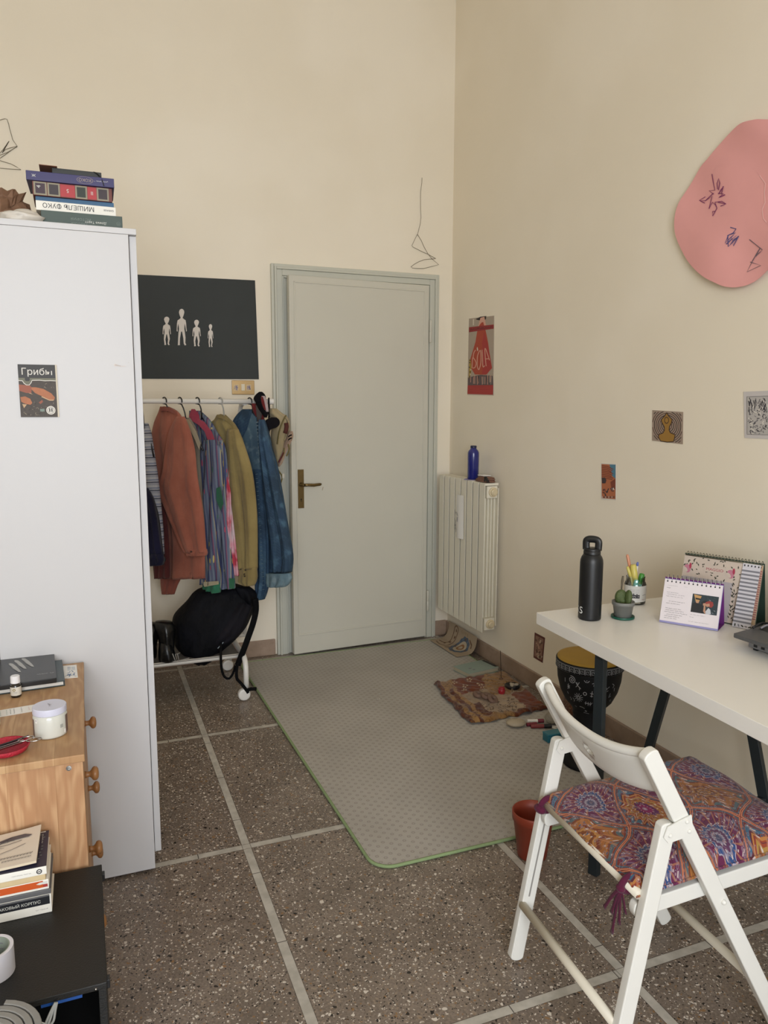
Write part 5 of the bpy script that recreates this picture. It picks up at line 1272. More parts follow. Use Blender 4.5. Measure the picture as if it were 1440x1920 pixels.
t, F = book('paperback_book', 'cream mottled book between the orange and the white book', bx-.003, by, z, bw-.004, bd_-.004, .0125, M_CRC, M_PG, group=GK); z += .0128
t, F = book('paperback_book', 'white book with a round black emblem, dark blue cover, second from the top', bx-.002, by+.001, z, bw, bd_+.004, .0165, M_WCOV, M_PG, group=GK)
b = MB(); b.ringband(F, .097, .0082, .0032, .0050, M_INK, .0006, 24); b.rect(F, .0945, .0072, .0995, .0088, M_INK, .0008); b.text(F, '~xxxxxxxxxxxxxxxx', .066, .0070, .0026, M_INKG, .0006); b.build('spine_print', t)
W = WM[t.name]; Fc = frame(W @ Vector((-bw/2, -(bd_+.004)/2, .0166)), ZX, ZY); b = MB(); b.rect(Fc, 0, 0, bw, bd_+.004, M_NB, .0002); b.rect(Fc, 0, 0, .13, .05, M_TQ, .0004); b.rect(Fc, bw-.018, .126, bw-.006, .130, M_TXW, .0005)
R = random.Random(3)
for i in range(9): b.ell(Fc, bw-.012+R.uniform(-.006, .006), .03+i*.011, .0022, .0016, M_TXG, .0004, 8)
b.scribble(frame(Fc(bw-.008, .085, .0004), (0, 1, 0), (-1, 0, 0)), 0, .035, .003, .003, .0008, M_TXW, .0001, 3)
b.build('cover_print', t); z += .0172
# curled journal on top
t = thing('journal', 'curled cream journal with an ink landscape, top of the pile on the black cabinet', 'magazine', (bx-.01, by, z), 0, GK)
JW, JD = .205, .118
def JP(x, y, l=0.0):
    u = x/JW; v = y/JD
    return Vector((bx-.012-JW/2+x+.004*v, by-JD/2+.0035+y-.001*u, z+.0008+.009*(max(0, u-.35)/.65)**2*(.4+.6*v)+.0035*v+l))
b = MB(); N = 12; vs = [JP(JW*i/N, JD*j/N, .005) for j in range(N+1) for i in range(N+1)]; lo_ = [JP(JW*i/N, JD*j/N, 0) for j in range(N+1) for i in range(N+1)]
fs = [(j*(N+1)+i, j*(N+1)+i+1, (j+1)*(N+1)+i+1, (j+1)*(N+1)+i) for j in range(N) for i in range(N)]
M_JR = mat('cream_journal', '#d3c8ba', .7); b.add(vs, fs, M_JR); b.add(lo_, [f[::-1] for f in fs], M_JR)
edge = [i for i in range(N+1)]+[(j+1)*(N+1)-1 for j in range(1, N+1)]+[N*(N+1)+i for i in range(N-1, -1, -1)]+[j*(N+1) for j in range(N-1, 0, -1)]
b.add([lo_[i] for i in edge]+[vs[i] for i in edge], [(i, (i+1) % len(edge), len(edge)+(i+1) % len(edge), len(edge)+i) for i in range(len(edge))], M_PG)
b.build('pages', t, smooth=False)
b = MB(); FJ = lambda x, y, l: JP(x*JW, y*JD, .0062+l); R = random.Random(8); M_IK1 = mat('ink_wash', '#5a5357', .7); M_IK2 = mat('ink_dark', '#38343a', .7)
for pts in ([(.62, .76), (.74, .83), (.86, .83), (.93, .76), (.90, .72), (.76, .72), (.66, .70)], [(.40, .68), (.50, .72), (.58, .70), (.66, .70), (.60, .65), (.48, .64), (.36, .63)]): b.poly(FJ, pts, M_IK1, .0002)
for pts in ([(.30, .40), (.46, .42), (.58, .50), (.66, .58), (.60, .56), (.50, .48), (.38, .44)], [(.25, .34), (.45, .36), (.56, .42), (.42, .38)], [(.2, .58), (.36, .60), (.50, .60), (.40, .56)]): b.poly(FJ, pts, M_IK2, .0003)
for i in range(26):
    x, y = R.uniform(.3, .72), R.uniform(.45, .78); b.stroke(FJ, [(x, y), (x+R.uniform(.01, .05), y+R.uniform(-.02, .02)), (x+R.uniform(.03, .09), y+R.uniform(-.04, .03))], .008, R.choice([M_IK1, M_IK2]), .0004+i*.00001)
b.stroke(FJ, [(.45, .33), (.62, .36), (.78, .46), (.88, .54)], .010, M_IK1, .0003); b.stroke(FJ, [(.60, .60), (.72, .62), (.84, .66)], .012, M_IK2, .0003)
for (x0, x1, y, h_) in ((.60, .96, .21, .045), (.70, .95, .13, .035)):
    x = x0
    while x < x1:
        b.stroke(FJ, [(x, y), (x+.006, y+h_), (x+.014, y+h_*.2), (x+.02, y+h_)], .007, M_IK2, .0004); x += .028
b.build('cover_print', t)
# --- white tape roll and grey roll
TC = Vector((-.190, 1.352, BZ)); b = MB(); prof = []
b.lathe(TC, [(.0345, .0004), (.0345, .048), (.0285, .048), (.0285, .0006), (.0345, .0004)], mat('white_tape', '#d4d3dc', .5), 48, False, False); t = thing('tape_roll', 'wide roll of white tape standing on the black cabinet', 'tape roll', TC)
b.build('tape', t, bevel=.0006); b = MB(); b.lathe(TC, [(.0284, .002), (.0284, .0474), (.0268, .0474), (.0268, .002), (.0284, .002)], mat('grey_green_core', '#8e978c', .6), 40, False, False); b.build('core', t)
b = MB()
for zz in (.036, .026): b.tube([TC+Vector((cos(a)*.0266, sin(a)*.0266, zz)) for a in [radians(q) for q in range(55, 100, 6)]], .0008, M_INKG, 5)
b.build('core_print', t)
RC = Vector((-.168, 1.193, BZ)); M_FOAM = mat('grey_foam', '#82807c', .8, noise=.08, nscale=90)
RC = Vector((-.172, 1.205, 0))
# ------------------------------------------------------------------ rolled mat in front of the black cabinet
RC = Vector((-.170, 1.070, 0)); M_FOAM = mat('grey_foam2', '#85837f', .85, noise=.08, nscale=90); RH = .55
b = MB(); turns = 4.2; r0, r1, th = .030, .077, .0092; n = 150; ring = []
def spiral(t): a = 2*pi*turns*t; r = r0+(r1-r0)*t; return RC+Vector((cos(a)*r, sin(a)*r, 0)), Vector((cos(a), sin(a), 0))
rows = []
for i in range(n+1):
    p, d = spiral(i/n); q = p-d*th
    rows.append([p+Vector((0, 0, .0005)), p+Vector((0, 0, RH-.001)), p+Vector((0, 0, RH))-d*.001, q+Vector((0, 0, RH))+d*.001, q+Vector((0, 0, RH-.001)), q+Vector((0, 0, .0005))])
b.rings(rows, M_FOAM); o = b.build('rolled_mat', loc=RC, smooth=False); tag(o, 'rolled up grey foam mat standing in front of the black cabinet', 'mat')
for p in o.data.polygons: p.use_smooth = False

# ------------------------------------------------------------------ desk
M_DESK = mat('white_desk_laminate', '#e8e6e1', .32, spec=.5)
DZ, DTH = .734, .040
dk = thing('desk', 'white desk on black trestles along the right wall', 'desk', (1.66, 1.4, 0))
DF = Vector((1.386, 2.112, 0)); dyd = Vector((-.0449, -.99899, 0)); dxd = Vector((.99899, -.0449, 0))*1.0
dxd = Vector((.9997, .0230, 0)); Ld, Wd = 1.40, .600
c = [DF, DF+dxd*Wd, DF+dxd*Wd+dyd*Ld, DF+dyd*Ld]
b = MB(); b.prism(lambda x, y, t: Vector((x, y, t)), [(p.x, p.y) for p in c][::-1], DZ-DTH, DZ, M_DESK); b.build('desk_top', dk, bevel=.0015)
M_STEEL = mat('black_green_steel', '#1b2428', .42, noise=.06, nscale=30)
def trestle(dy, lab):
    t = thing('trestle', lab, 'trestle', (1.6, 1.78+dy, 0), 0, 'trestles under the desk'); D = Vector((0, dy, 0)); zt_ = DZ-DTH-.0008
    b = MB(); b.bar(Vector((1.40, 1.795, zt_-.0125))+D, Vector((1.905, 1.865, zt_-.0125))+D, .025, .03, M_STEEL, side=(0, 0, 1)); b.build('top_bar', t, bevel=.001)
    b = MB(); b.bar(Vector((1.905, 1.985, zt_-.0125))+D, Vector((1.905, 1.755, zt_-.0125))+D, .025, .03, M_STEEL, side=(0, 0, 1)); b.build('rear_bar', t, bevel=.001)
    for a, e in (((1.412, 1.798, zt_-.02), (1.389, 1.758, .001)), ((1.905, 1.983, zt_-.02), (1.905, 2.170, .001)), ((1.905, 1.758, zt_-.02), (1.905, 1.543, .001))):
        b = MB(); b.bar(Vector(a)+D, Vector(e)+D, .031, .021, M_STEEL, side=(.35, -1, 0)); l = b.build('leg', t, bevel=.001)
    b = MB(); b.bar(Vector((1.397, 1.767, .215))+D, Vector((1.904, 1.608, .212))+D, .026, .016, M_STEEL, side=(0, 0, 1)); b.build('crossbar', t, bevel=.001)
    return t
trestle(0, 'black metal trestle under the far end of the desk, beside the drum')
trestle(-.92, 'black metal trestle under the near end of the desk, behind the chair')

# ------------------------------------------------------------------ things on the desk
# black flask
M_FLK = mat('black_matt_steel', '#090c10', .42, noise=.05, nscale=60)
fk = thing('flask', 'tall black metal drinking flask with white letters at the left end of the desk', 'bottle', (1.505, 1.985, DZ)); FC = Vector((1.505, 1.985, DZ))
MB().lathe(FC, [(.034, .0004), (.0362, .003), (.0365, .006), (.0365, .186), (.0355, .196), (.0325, .205), (.0285, .211), (.0265, .215)], M_FLK, 48).build('body', fk, smooth=True)
MB().lathe(FC, [(.0268, .2135), (.0272, .215), (.0272, .224), (.0265, .2245), (.0265, .2265), (.0268, .227), (.0262, .232), (.0250, .2335)], M_BLK, 40).build('lid', fk, smooth=True)
vr = (CAM-FC); vr.z = 0; vr.normalize(); side = Vector((-vr.y, vr.x, 0))
side = (side*cos(.25)+vr*sin(.25)).normalized()
b = MB(); pts = [FC+side*(x)+Vector((0, 0, z_)) for x, z_ in ((-.0190, .228), (-.0200, .248), (-.0185, .257), (-.011, .2615), (0, .2625), (.011, .2615), (.0185, .257), (.0200, .248), (.0190, .228))]
b.tube(smoothpath(pts, 4), .0068, M_BLK, 14, flat=1.7, up=side.cross(Vector((0, 0, 1)))); b.build('carry_loop', fk, smooth=True)
b = MB(); a0 = atan2(-(FC-CAM).y, -(FC-CAM).x)
def FW_(x, y, l): a = a0 + (x)/.0368; return FC+Vector((cos(a)*(.0366+l), sin(a)*(.0366+l), y))
b.text(FW_, 'S', -.0300, .0225, .0225, mat('white_print', '#d9dcdc', .5), .0011, 'C'); b.text(FW_, 'S', -.0490, .0225, .0225, mat('white_print', '#d9dcdc', .5), .0011, 'C'); b.build('lettering', fk)
# cactus
cx_ = Vector((1.612, 1.953, DZ)); t = thing('potted_cactus', 'small cactus in a grey pot with a green saucer on the desk', 'potted plant', cx_)
MB().lathe(cx_, [(.0345, .0004), (.0375, .002), (.0375, .008), (.036, .0085), (.034, .004), (.001, .0035)], mat('green_plastic', '#115141', .4), 40).build('saucer', t, smooth=True)
MB().lathe(cx_, [(.0255, .004), (.027, .005), (.0325, .044), (.0355, .0445), (.0362, .056), (.0345, .0565), (.0325, .050), (.001, .049)], mat('grey_plastic_pot', '#72736f', .5), 40).build('pot', t, smooth=True, angle=30)
MB().lathe(cx_, [(.0325, .0485), (.020, .0505), (.001, .051)], mat('dark_soil', '#2b2119', .9, noise=.3, nscale=200), 24, False, True).build('soil', t, smooth=True)
M_CAC = mat('cactus_green', '#48562d', .6, noise=.25, nscale=120, bump=.3, bscale=300); s_ = side
for off, z_, rr, szv, rz_ in ((-.0085, .068, .021, (.62, .95, 1.25), .5), (.0145, .069, .022, (.5, .80, 1.20), -.9), (-.004, .058, .014, (.9, .9, .9), 0)):
    b = MB(); b.ball(cx_+s_*off+Vector((0, 0, z_)), rr, M_CAC, szv, 20, 12, mtx=Matrix.Rotation(atan2(s_.y, s_.x)+rz_+pi/2, 3, 'Z') @ Matrix.Rotation(.12 if off > 0 else -.05, 3, 'Y')); b.build('cactus_pad', t, smooth=True)
b = MB(); b.tube([cx_+s_*(-.008)+Vector((0, 0, .088)), cx_+s_*(-.007)+Vector((0, 0, .108)), cx_+s_*(-.006)+Vector((0, 0, .122)), cx_+s_*(-.005)+Vector((0, 0, .139))], [.0025, .0028, .0042, .0030], mat('grey_brown_shoot', '#5d5546', .8), 10); b.build('shoot', t, smooth=True)
# jar with pens
jc = Vector((1.775, 2.092, DZ)); JS = 1.38; t = thing('pen_jar', 'clear glass jar with a white label holding pens, behind the cactus', 'jar', jc)
g = bpy.data.materials.new('clear_glass'); g.use_nodes = True; nt = g.node_tree; MATS['clear_glass'] = g
tr = nt.nodes.new('ShaderNodeBsdfTransparent'); tr.inputs[0].default_value = (.86, .9, .9, 1); gl = nt.nodes.new('ShaderNodeBsdfGlossy'); gl.inputs['Roughness'].default_value = .06
fz = nt.nodes.new('ShaderNodeFresnel'); fz.inputs[0].default_value = 1.5; mx = nt.nodes.new('ShaderNodeMixShader'); ad = nt.nodes.new('ShaderNodeMath'); ad.operation = 'ADD'; ad.inputs[1].default_value = .06
nt.links.new(fz.outputs[0], ad.inputs[0]); nt.links.new(ad.outputs[0], mx.inputs[0]); nt.links.new(tr.outputs[0], mx.inputs[1]); nt.links.new(gl.outputs[0], mx.inputs[2]); nt.links.new(mx.outputs[0], nt.nodes['Material Output'].inputs[0])
MB().lathe(jc, [(.033, .0006), (.0362, .003), (.037, .010), (.037, .068), (.0345, .076), (.0315, .080), (.0315, .093), (.0322, .096)], g, 40, True, False).build('glass', t, smooth=True)
b = MB(); aj = atan2(CAM.y-jc.y, CAM.x-jc.x)
def JW_(x, y, l=0.0): a = aj+x/.027; return jc+Vector((cos(a)*(.0374+l), sin(a)*(.0374+l), y*1.22))
vs = []; n = 20
for i in range(n+1): x = -.046+.092*i/n; vs += [JW_(x, .010), JW_(x, .056)]
b.add(vs, [(2*i, 2*i+2, 2*i+3, 2*i+1) for i in range(n)], mat('jar_label_white', '#c2c0ba', .6)); b.build('label_band', t, smooth=True)
b = MB()
for i in range(8): b.rect(JW_, -.012+i*.003, .021, -.009+i*.003, .031, M_INK, .0005)
b.text(JW_, '~xxxxx', 0, .0235, .005, M_W2, .0012, sx=1.0)
for i, y in enumerate((.037, .041, .045)): b.scribble(JW_, -.013, .010, y, .0016, .0005, M_INKG, .0004, i)
b.ell(JW_, -.003, .033, .0022, .0016, M_INK, .0004, 10); b.ell(JW_, .005, .0325, .0018, .0014, M_INK, .0004, 10); b.scribble(JW_, .019, .032, .030, .004, .0008, M_INK, .0004, 7); b.scribble(JW_, .018, .030, .017, .003, .0008, mat('label_red', '#8a4a44', .6), .0004, 9); b.build('label_print', t)
def pen(name, label, a, e, r, M, capM=None, cf=.6, hexa=12, tip=None):
    a = jc+s_*a[0]*1.3+vr*a[1]*1.3+Vector((0, 0, a[2])); e = jc+s_*(e[0]*1.25)+vr*e[1]+Vector((0, 0, e[2]*1.08)); r = r*1.12; o_ = thing(name, label, 'pen', a, 0, 'pens in the glass jar')
    d = e-a; b = MB(); b.tube([a, a+d*.02, a+d*cf], [r*.6, r, r], M, hexa); b.build('barrel', o_, smooth=True)
    b = MB(); b.tube([a+d*cf, a+d*(cf+.01), a+d*.97, e], [r*1.02, r*1.18, r*1.12, r*.7], capM or M, hexa); b.build('cap', o_, smooth=True)
M_YEL = mat('yellow_plastic', '#c9bb62', .4); M_YEL2 = mat('pale_yellow_plastic', '#c5bf86', .4); M_TRQ = mat('turquoise_plastic', '#5fb3a6', .4); M_OPK = mat('orange_pink_plastic', '#c98a6a', .35); M_GPL = mat('green_cap', '#3f8a35', .4)
pen('highlighter', 'fat yellow highlighter standing in the pen jar', (.006, .004, .030), (-.009, .008, .128), .0085, M_YEL2, M_YEL, .35)
pen('ballpoint_pen', 'orange and clear pen sticking out highest from the pen jar', (.006, -.003, .010), (-.026, .002, .158), .0042, M_YEL2, M_OPK, .70)
pen('felt_pen', 'pale yellow felt pen leaning left in the pen jar', (.010, .008, .008), (-.024, .010, .120), .0046, M_YEL2, M_YEL, .72)
pen('felt_pen', 'felt pen with a blue tip behind the yellow highlighter', (-.004, -.010, .006), (.004, -.012, .134), .0034, M_WHITE, mat('blue_cap', '#5b68a8', .4), .9)
pen('marker', 'marker with a green cap leaning right in the pen jar', (.002, -.006, .010), (.018, -.010, .098), .0075, M_TRQ, M_GPL, .62)
pen('marker', 'turquoise marker low in the pen jar', (-.004, .012, .008), (.002, .012, .080), .007, M_TRQ, M_TRQ, .5)
b = MB(); p0 = jc+s_*(-.024)+vr*.006; b.tube([p0+Vector((.004, 0, .030)), p0+Vector((0, 0, .075)), p0+Vector((-.002, 0, .104))], [.006, .010, .005], mat('grey_eraser', '#8a857c', .7), 12, flat=.4); tag(b.build('paintbrush', loc=p0+Vector((0, 0, .03)), smooth=True), 'grey flat spatula at the left inside the pen jar', 'spatula')

# desk calendars (tents)
def tent(name, label, apexL, apexR, dep, h, base):
    L, Rr = Vector(apexL), Vector(apexR); U = (Rr-L); W_ = U.length; U.normalize(); Nf = Vector((U.y, -U.x, 0))  # towards the camera side
    if Nf.dot(CAM-L) < 0: Nf = -Nf
    t = thing(name, label, 'calendar', ((L+Rr)/2).to_tuple()[:2]+(base,))
    z = base
    BL = Vector((L.x, L.y, 0))+Nf*dep/2+Vector((0, 0, z)); up = (L-BL).normalized()
    Ff = frame(BL, U, up); bk = Vector((L.x, L.y, 0))-Nf*dep/2+Vector((0, 0, z)); Fk = frame(bk, U, (L-bk).normalized())
    return t, Ff, Fk, W_, (L-BL).length, Nf, U
M_CARDP = mat('purple_card', '#6f2c79', .6); M_LILC = mat('lilac_edge', '#8f8cb8', .6); M_PAGE = mat('calendar_page', '#d9d2d6', .6)
t, Ff, Fk, W1, H1, Nf, U = tent('desk_calendar', 'small spiral desk calendar with handwriting and a photo of a couple', (1.728, 1.896, .874), (1.824, 1.748, .874), .090, .14, DZ+.001)
b = MB(); b.box((0, 0, 0), (0, 0, 0), M_CARDP); b = MB()
b.prism(Fk, [(0, 0), (W1, 0), (W1, H1), (0, H1)], -.0008, .0008, M_CARDP); bl = Ff(0, 0); b.add([Ff(0, 0), Ff(W1, 0), Fk(W1, 0), Fk(0, 0)], [(0, 1, 2, 3)], M_CARDP); b.build('stand', t)
b = MB(); b.prism(Ff, [(0, 0), (W1, 0), (W1, H1-.004), (0, H1-.004)], -.001, .001, M_LILC); b.build('back_cover', t)
b = MB(); b.prism(Ff, [(.001, .006), (W1-.001, .006), (W1-.001, H1-.006), (.001, H1-.006)], .0012, .004, M_PAGE); b.build('page_block', t)
b = MB(); L0 = .0043
nh = 13
for i in range(nh): x = .010+(W1-.020)*i/(nh-1); b.ell(Ff, x, H1-.013, .0024, .0028, M_INK, L0, 10)
for i, y in enumerate((.121, .119)): b.scribble(Ff, .012+i*.05, .042+i*.03, H1-.026+i*.001, .0012, .0004, M_INKG, L0, i)
yy = H1-.034
for i, (x0, x1, dy, M_) in enumerate(((.010, .022, 0, M_INK), (.012, .048, .014, M_INKG), (.014, .068, .020, M_INKG), (.012, .064, .027, M_INKG), (.022, .070, .042, M_INK), (.014, .056, .049, M_INK), (.014, .062, .065, M_INK), (.014, .070, .071, M_INK), (.012, .082, .077, M_INK), (.020, .068, .084, M_INK), (.014, .060, .090, M_INK), (.014, .052, .096, M_INK))):
    b.scribble(Ff, x0, x1, yy-dy, .0026, .0007, M_, L0, i+20)
for i, (x0, x1, y) in enumerate(((.092, .135, .038), (.090, .102, .030), (.088, .148, .016))): b.scribble(Ff, x0, x1, y, .0022, .0006, M_INKG, L0, i+50)
b.build('handwriting', t)
# photo
M_P1 = mat('photo_teal_dark', '#22323a', .5, noise=.3, nscale=90); M_P2 = mat('photo_black', '#17191f', .5); M_P3 = mat('photo_skin', '#b0856c', .5); M_P4 = mat('photo_red_hair', '#8a3330', .5); M_P5 = mat('photo_straw', '#b58d5a', .5); M_P6 = mat('photo_white_cloth', '#b9bcc2', .5)
b = MB(); X0p, X1p, Y0p, Y1p = .091, .168, .046, .104; w_, h_ = X1p-X0p, Y1p-Y0p
q = lambda pts: [(X0p+x*w_, Y0p+y*h_) for x, y in pts]
b.poly(Ff, q([(0, 0), (1, 0), (1, 1), (0, 1)]), M_P1, L0)
b.poly(Ff, q([(0, 0), (.48, 0), (.5, .2), (.42, .45), (.28, .52), (.12, .55), (.03, .45)]), M_P2, L0+.0002)
b.poly(Ff, q([(.05, .97), (.35, .92), (.30, .70), (.25, .52), (.17, .52), (.12, .70)]), M_P5, L0+.0003); b.poly(Ff, q([(.15, .62), (.28, .62), (.26, .52), (.17, .52)]), M_P3, L0+.0004); b.poly(Ff, q([(.12, .80), (.33, .78), (.30, .70), (.14, .71)]), M_P2, L0+.0005)
b.poly(Ff, q([(.36, .60), (.50, .72), (.60, .66), (.55, .50), (.44, .44), (.38, .5)]), M_P2, L0+.0005)
b.poly(Ff, q([(.44, .55), (.54, .58), (.58, .48), (.50, .40), (.44, .45)]), M_P3, L0+.0006)
b.poly(Ff, q([(.52, .62), (.66, .72), (.80, .68), (.84, .52), (.78, .38), (.64, .40), (.56, .48)]), M_P4, L0+.0006)
b.poly(Ff, q([(.56, .54), (.68, .58), (.70, .44), (.60, .38), (.55, .44)]), M_P3, L0+.0008)
b.poly(Ff, q([(.48, .42), (.54, .42), (.56, .14), (.62, .02), (.56, 0), (.48, .12)]), M_P3, L0+.0009); b.poly(Ff, q([(.56, .12), (.66, .34), (.74, .26), (.78, .04), (.70, 0), (.58, 0)]), M_P6, L0+.0009)
R = random.Random(4)
for i in range(14): x, y = R.uniform(.55, .98), R.choice([R.uniform(.75, .98), R.uniform(.05, .4)]); b.stroke(Ff, q([(x, y), (x+.06, y+R.uniform(-.05, .05))]), .0008, M_P6 if i % 4 == 0 else mat('photo_leaf', '#3d4f4d', .5), L0+.0003)
b.build('photo_print', t)
b = MB(); M_RING = mat('silver_ring_wire', '#a9a9a7', .3, metal=.8); apx = Ff(0, H1)
for i in range(nh):
    x = .010+(W1-.020)*i/(nh-1); o_ = Ff(x, H1-.003)
    b.tube([o_+Nf*(cos(a)*.0095-.004)+Vector((0, 0, sin(a)*.0115)) for a in [2*pi*k/16 for k in range(16)]], .0010, M_RING, 6, closed=True)
b.build('spiral_binding', t, smooth=True)
# larger calendar
M_GRNB = mat('dark_green_board', '#24372c', .6); M_GRID = mat('calendar_grey_page', '#a9a2a4', .6); M_FLOR = mat('floral_ground', '#c3b5a8', .6); M_LEAF = mat('dark_leaf', '#35372c', .6); M_PKB = mat('pink_bird', '#b8788a', .6); M_CRI = mat('crimson_flower', '#a63450', .6); M_STG = mat('grey_stripe', '#77777f', .6); M_STW_ = mat('white_stripe', '#c6c4cb', .6); M_SR = mat('red_stripe', '#94505a', .6); M_SB = mat('beige_stripe', '#b59a7c', .6)
t, Ff, Fk, W2, H2, Nf, U = tent('desk_calendar', 'larger floral desk calendar for May standing behind the small one', (1.852, 1.946, .935), (1.950, 1.714, .935), .085, .2, DZ+.001)
b = MB(); b.prism(Fk, [(0, 0), (W2, 0), (W2, H2), (0, H2)], -.001, .001, M_GRNB); b.add([Ff(0, 0), Ff(W2, 0), Fk(W2, 0), Fk(0, 0)], [(0, 1, 2, 3)], M_GRNB); b.prism(Ff, [(0, 0), (W2, 0), (W2, H2), (0, H2)], -.0012, .0008, M_GRNB); b.build('stand', t)
b = MB(); b.prism(Ff, [(.001, .003), (W2-.002, .003), (W2-.002, H2-.004), (.001, H2-.004)], .001, .003, M_FLOR); b.build('page_block', t)
b = MB(); L1 = .0034; b.rect(Ff, .004, .006, W2-.085, H2-.075, M_GRID, L1)
R = random.Random(21)
for i in range(60):
    x, y = R.uniform(.004, W2-.07), R.uniform(H2-.066, H2-.012)
    if .075 < x < .135 and H2-.052 < y < H2-.030: continue
    a = R.uniform(0, 6.3); L_ = R.uniform(.006, .013); b.poly(Ff, [(x, y), (x+cos(a)*L_*.5-sin(a)*.0022, y+sin(a)*L_*.5+cos(a)*.0022), (x+cos(a)*L_, y+sin(a)*L_), (x+cos(a)*L_*.5+sin(a)*.0018, y+sin(a)*L_*.5-cos(a)*.0018)], M_LEAF, L1+.0002+i*.000003)
for i in range(26):
    x, y = W2-.083+R.uniform(0, .012), R.uniform(.01, H2-.075); a = R.uniform(0.5, 2.6); L_ = R.uniform(.007, .014); b.poly(Ff, [(x, y), (x+cos(a)*L_*.5-sin(a)*.002, y+sin(a)*L_*.5+cos(a)*.002), (x+cos(a)*L_, y+sin(a)*L_), (x+cos(a)*L_*.5+sin(a)*.002, y+sin(a)*L_*.5-cos(a)*.002)], M_LEAF, L1+.0003)
for x, y in ((.012, H2-.050), (W2-.100, H2-.048)):
    b.ell(Ff, x+.004, y, .011, .014, M_PKB, L1+.0006, 16, .3); b.ell(Ff, x+.013, y+.010, .004, .010, M_CRI, L1+.0008, 12, .1); b.ell(Ff, x-.002, y-.004, .006, .010, M_FLOR, L1+.0007, 12, .8)
b.rect(Ff, .070, H2-.052, .140, H2-.030, M_FLOR, L1+.0007); b.text(Ff, 'MAGGIO', .105, H2-.046, .0085, M_CRI, L1+.0010, sx=1.15)
for i in range(4): b.scribble(Ff, .010, .10, H2-.082-i*.005, .003, .0007, M_INKG, L1+.0004, i+70)
for i in range(5):
    for j in range(4): b.stroke(Ff, [(.014+j*.04, .025+i*.022), (.020+j*.04, .025+i*.022)], .0012, mat('grid_number', '#8c8688', .6), L1+.0004)
b.build('page_print', t)
def listpad(name, x0, x1, y0, lift0, lift1, cols, n, lab):
    b = MB(); P = lambda x, y: Ff(x, y, lift0+(lift1-lift0)*(1-(y-y0)/(H2-y0))); yt = H2-.006
    vs = [P(x0, y0), P(x1, y0), P(x1, yt), P(x0, yt)]; b.add(vs+[v-Ff.N*.001 for v in vs], [(0, 1, 2, 3), (7, 6, 5, 4), (0, 4, 5, 1), (1, 5, 6, 2), (2, 6, 7, 3), (3, 7, 4, 0)], cols[0])
    o_ = b.build(name, t); b = MB(); F3 = lambda x, y, l: P(x, y)+Ff.N*l
    for i in range(n): ya = y0+.016+(yt-.014-y0-.016)*i/n; b.rect(F3, x0, ya, x1, ya+(yt-y0-.03)/n*.46, cols[1], .0004)
    if lab:
        b.rect(F3, x0, y0, x1, y0+.0145, cols[0], .0005)
        for i in range(5): b.ell(F3, x0+.008+i*.011, y0+.007, .0022, .005, [M_LEAF, M_STG][i % 2], .0008, 10, .5*i)
    for i in range(5): b.ell(F3, x0+.006+(x1-x0-.012)*i/4, yt-.007, .0022, .0032, M_INK, .0008, 8)
    b.build('stripes', o_ if False else t)
listpad('list_pad', W2-.046, W2-.002, .012, .004, .005, (M_SB, M_SR), 22, False)
listpad('list_pad', W2-.062, W2-.008, -.004, .005, .022, (M_STW_, M_STG), 14, True)
b = MB(); M_BRR = mat('olive_ring_wire', '#6c6a58', .35, metal=.7)
for i in range(24):
    x = .008+(W2-.016)*i/23; o_ = Ff(x, H2-.002); b.tube([o_+Nf*(cos(a)*.0075-.003)+Vector((0, 0, sin(a)*.0085)) for a in [2*pi*k/14 for k in range(14)]], .0010, M_BRR, 6, closed=True)
b.tube([Ff(.004, H2-.006, .004), Ff(W2-.004, H2-.006, .004)], .0018, M_BRR, 6); b.build('spiral_binding', t, smooth=True)

# laptop on a slotted stand
M_LAP = mat('dark_grey_laptop', '#4a4b4d', .45); M_LAPK = mat('black_keys', '#17181b', .5); M_STD_ = mat('silver_stand', '#7f8084', .4, metal=.5)
lp = thing('laptop', 'dark grey laptop cut by the right photo edge on the desk', 'laptop', (1.80, 1.43, DZ)); A0 = Vector((1.696, 1.583, .773)); ux = Vector((.988, .155, 0)); uy = Vector((.05, -.999, 0)); ux.z = .03; ux.normalize()
Fl_ = frame(A0, ux, uy); LWd, LLn = .232, .335
b = MB(); b.prism(lambda x, y, z_: Fl_.o+ux*x+uy*y+Vector((0, 0, z_)), [(0, .006), (.006, 0), (LWd, 0), (LWd, LLn), (.006, LLn), (0, LLn-.006)], -.006, .0045, M_LAP); b.build('base', lp, bevel=.001)
b = MB(); FL3 = lambda x, y, l: Fl_.o+ux*x+uy*y+Vector((0, 0, .0046+l)); b.rect(FL3, .095, .018, .205, LLn-.018, M_LAPK, .0003); b.rect(FL3, .010, .10, .085, .23, mat('touchpad', '#434446', .35), .0003)
b.build('keyboard', lp)
b = MB(); hp = A0+ux*(LWd-.004)+Vector((0, 0, .006)); dirl = Vector((.36, .05, .93)).normalized(); b.add([hp, hp+uy*LLn, hp+uy*LLn+dirl*.21, hp+dirl*.21]+[p+Vector((.006, .001, -.001)) for p in (hp, hp+uy*LLn, hp+uy*LLn+dirl*.21, hp+dirl*.21)], [(0, 1, 2, 3), (7, 6, 5, 4), (0, 4, 5, 1), (1, 5, 6, 2), (2, 6, 7, 3), (3, 7, 4, 0)], M_LAPK); b.build('lid', lp)
ls = thing('laptop_stand', 'silver slotted stand under the dark laptop', 'laptop stand', (1.80, 1.43, DZ)); b = MB()
c0 = A0+ux*.035+uy*.030; c0.z = 0; P = lambda x, y, z_: Vector((c0.x, c0.y, 0))+Vector((ux.x, ux.y, 0))*x+uy*y+Vector((0, 0, z_))
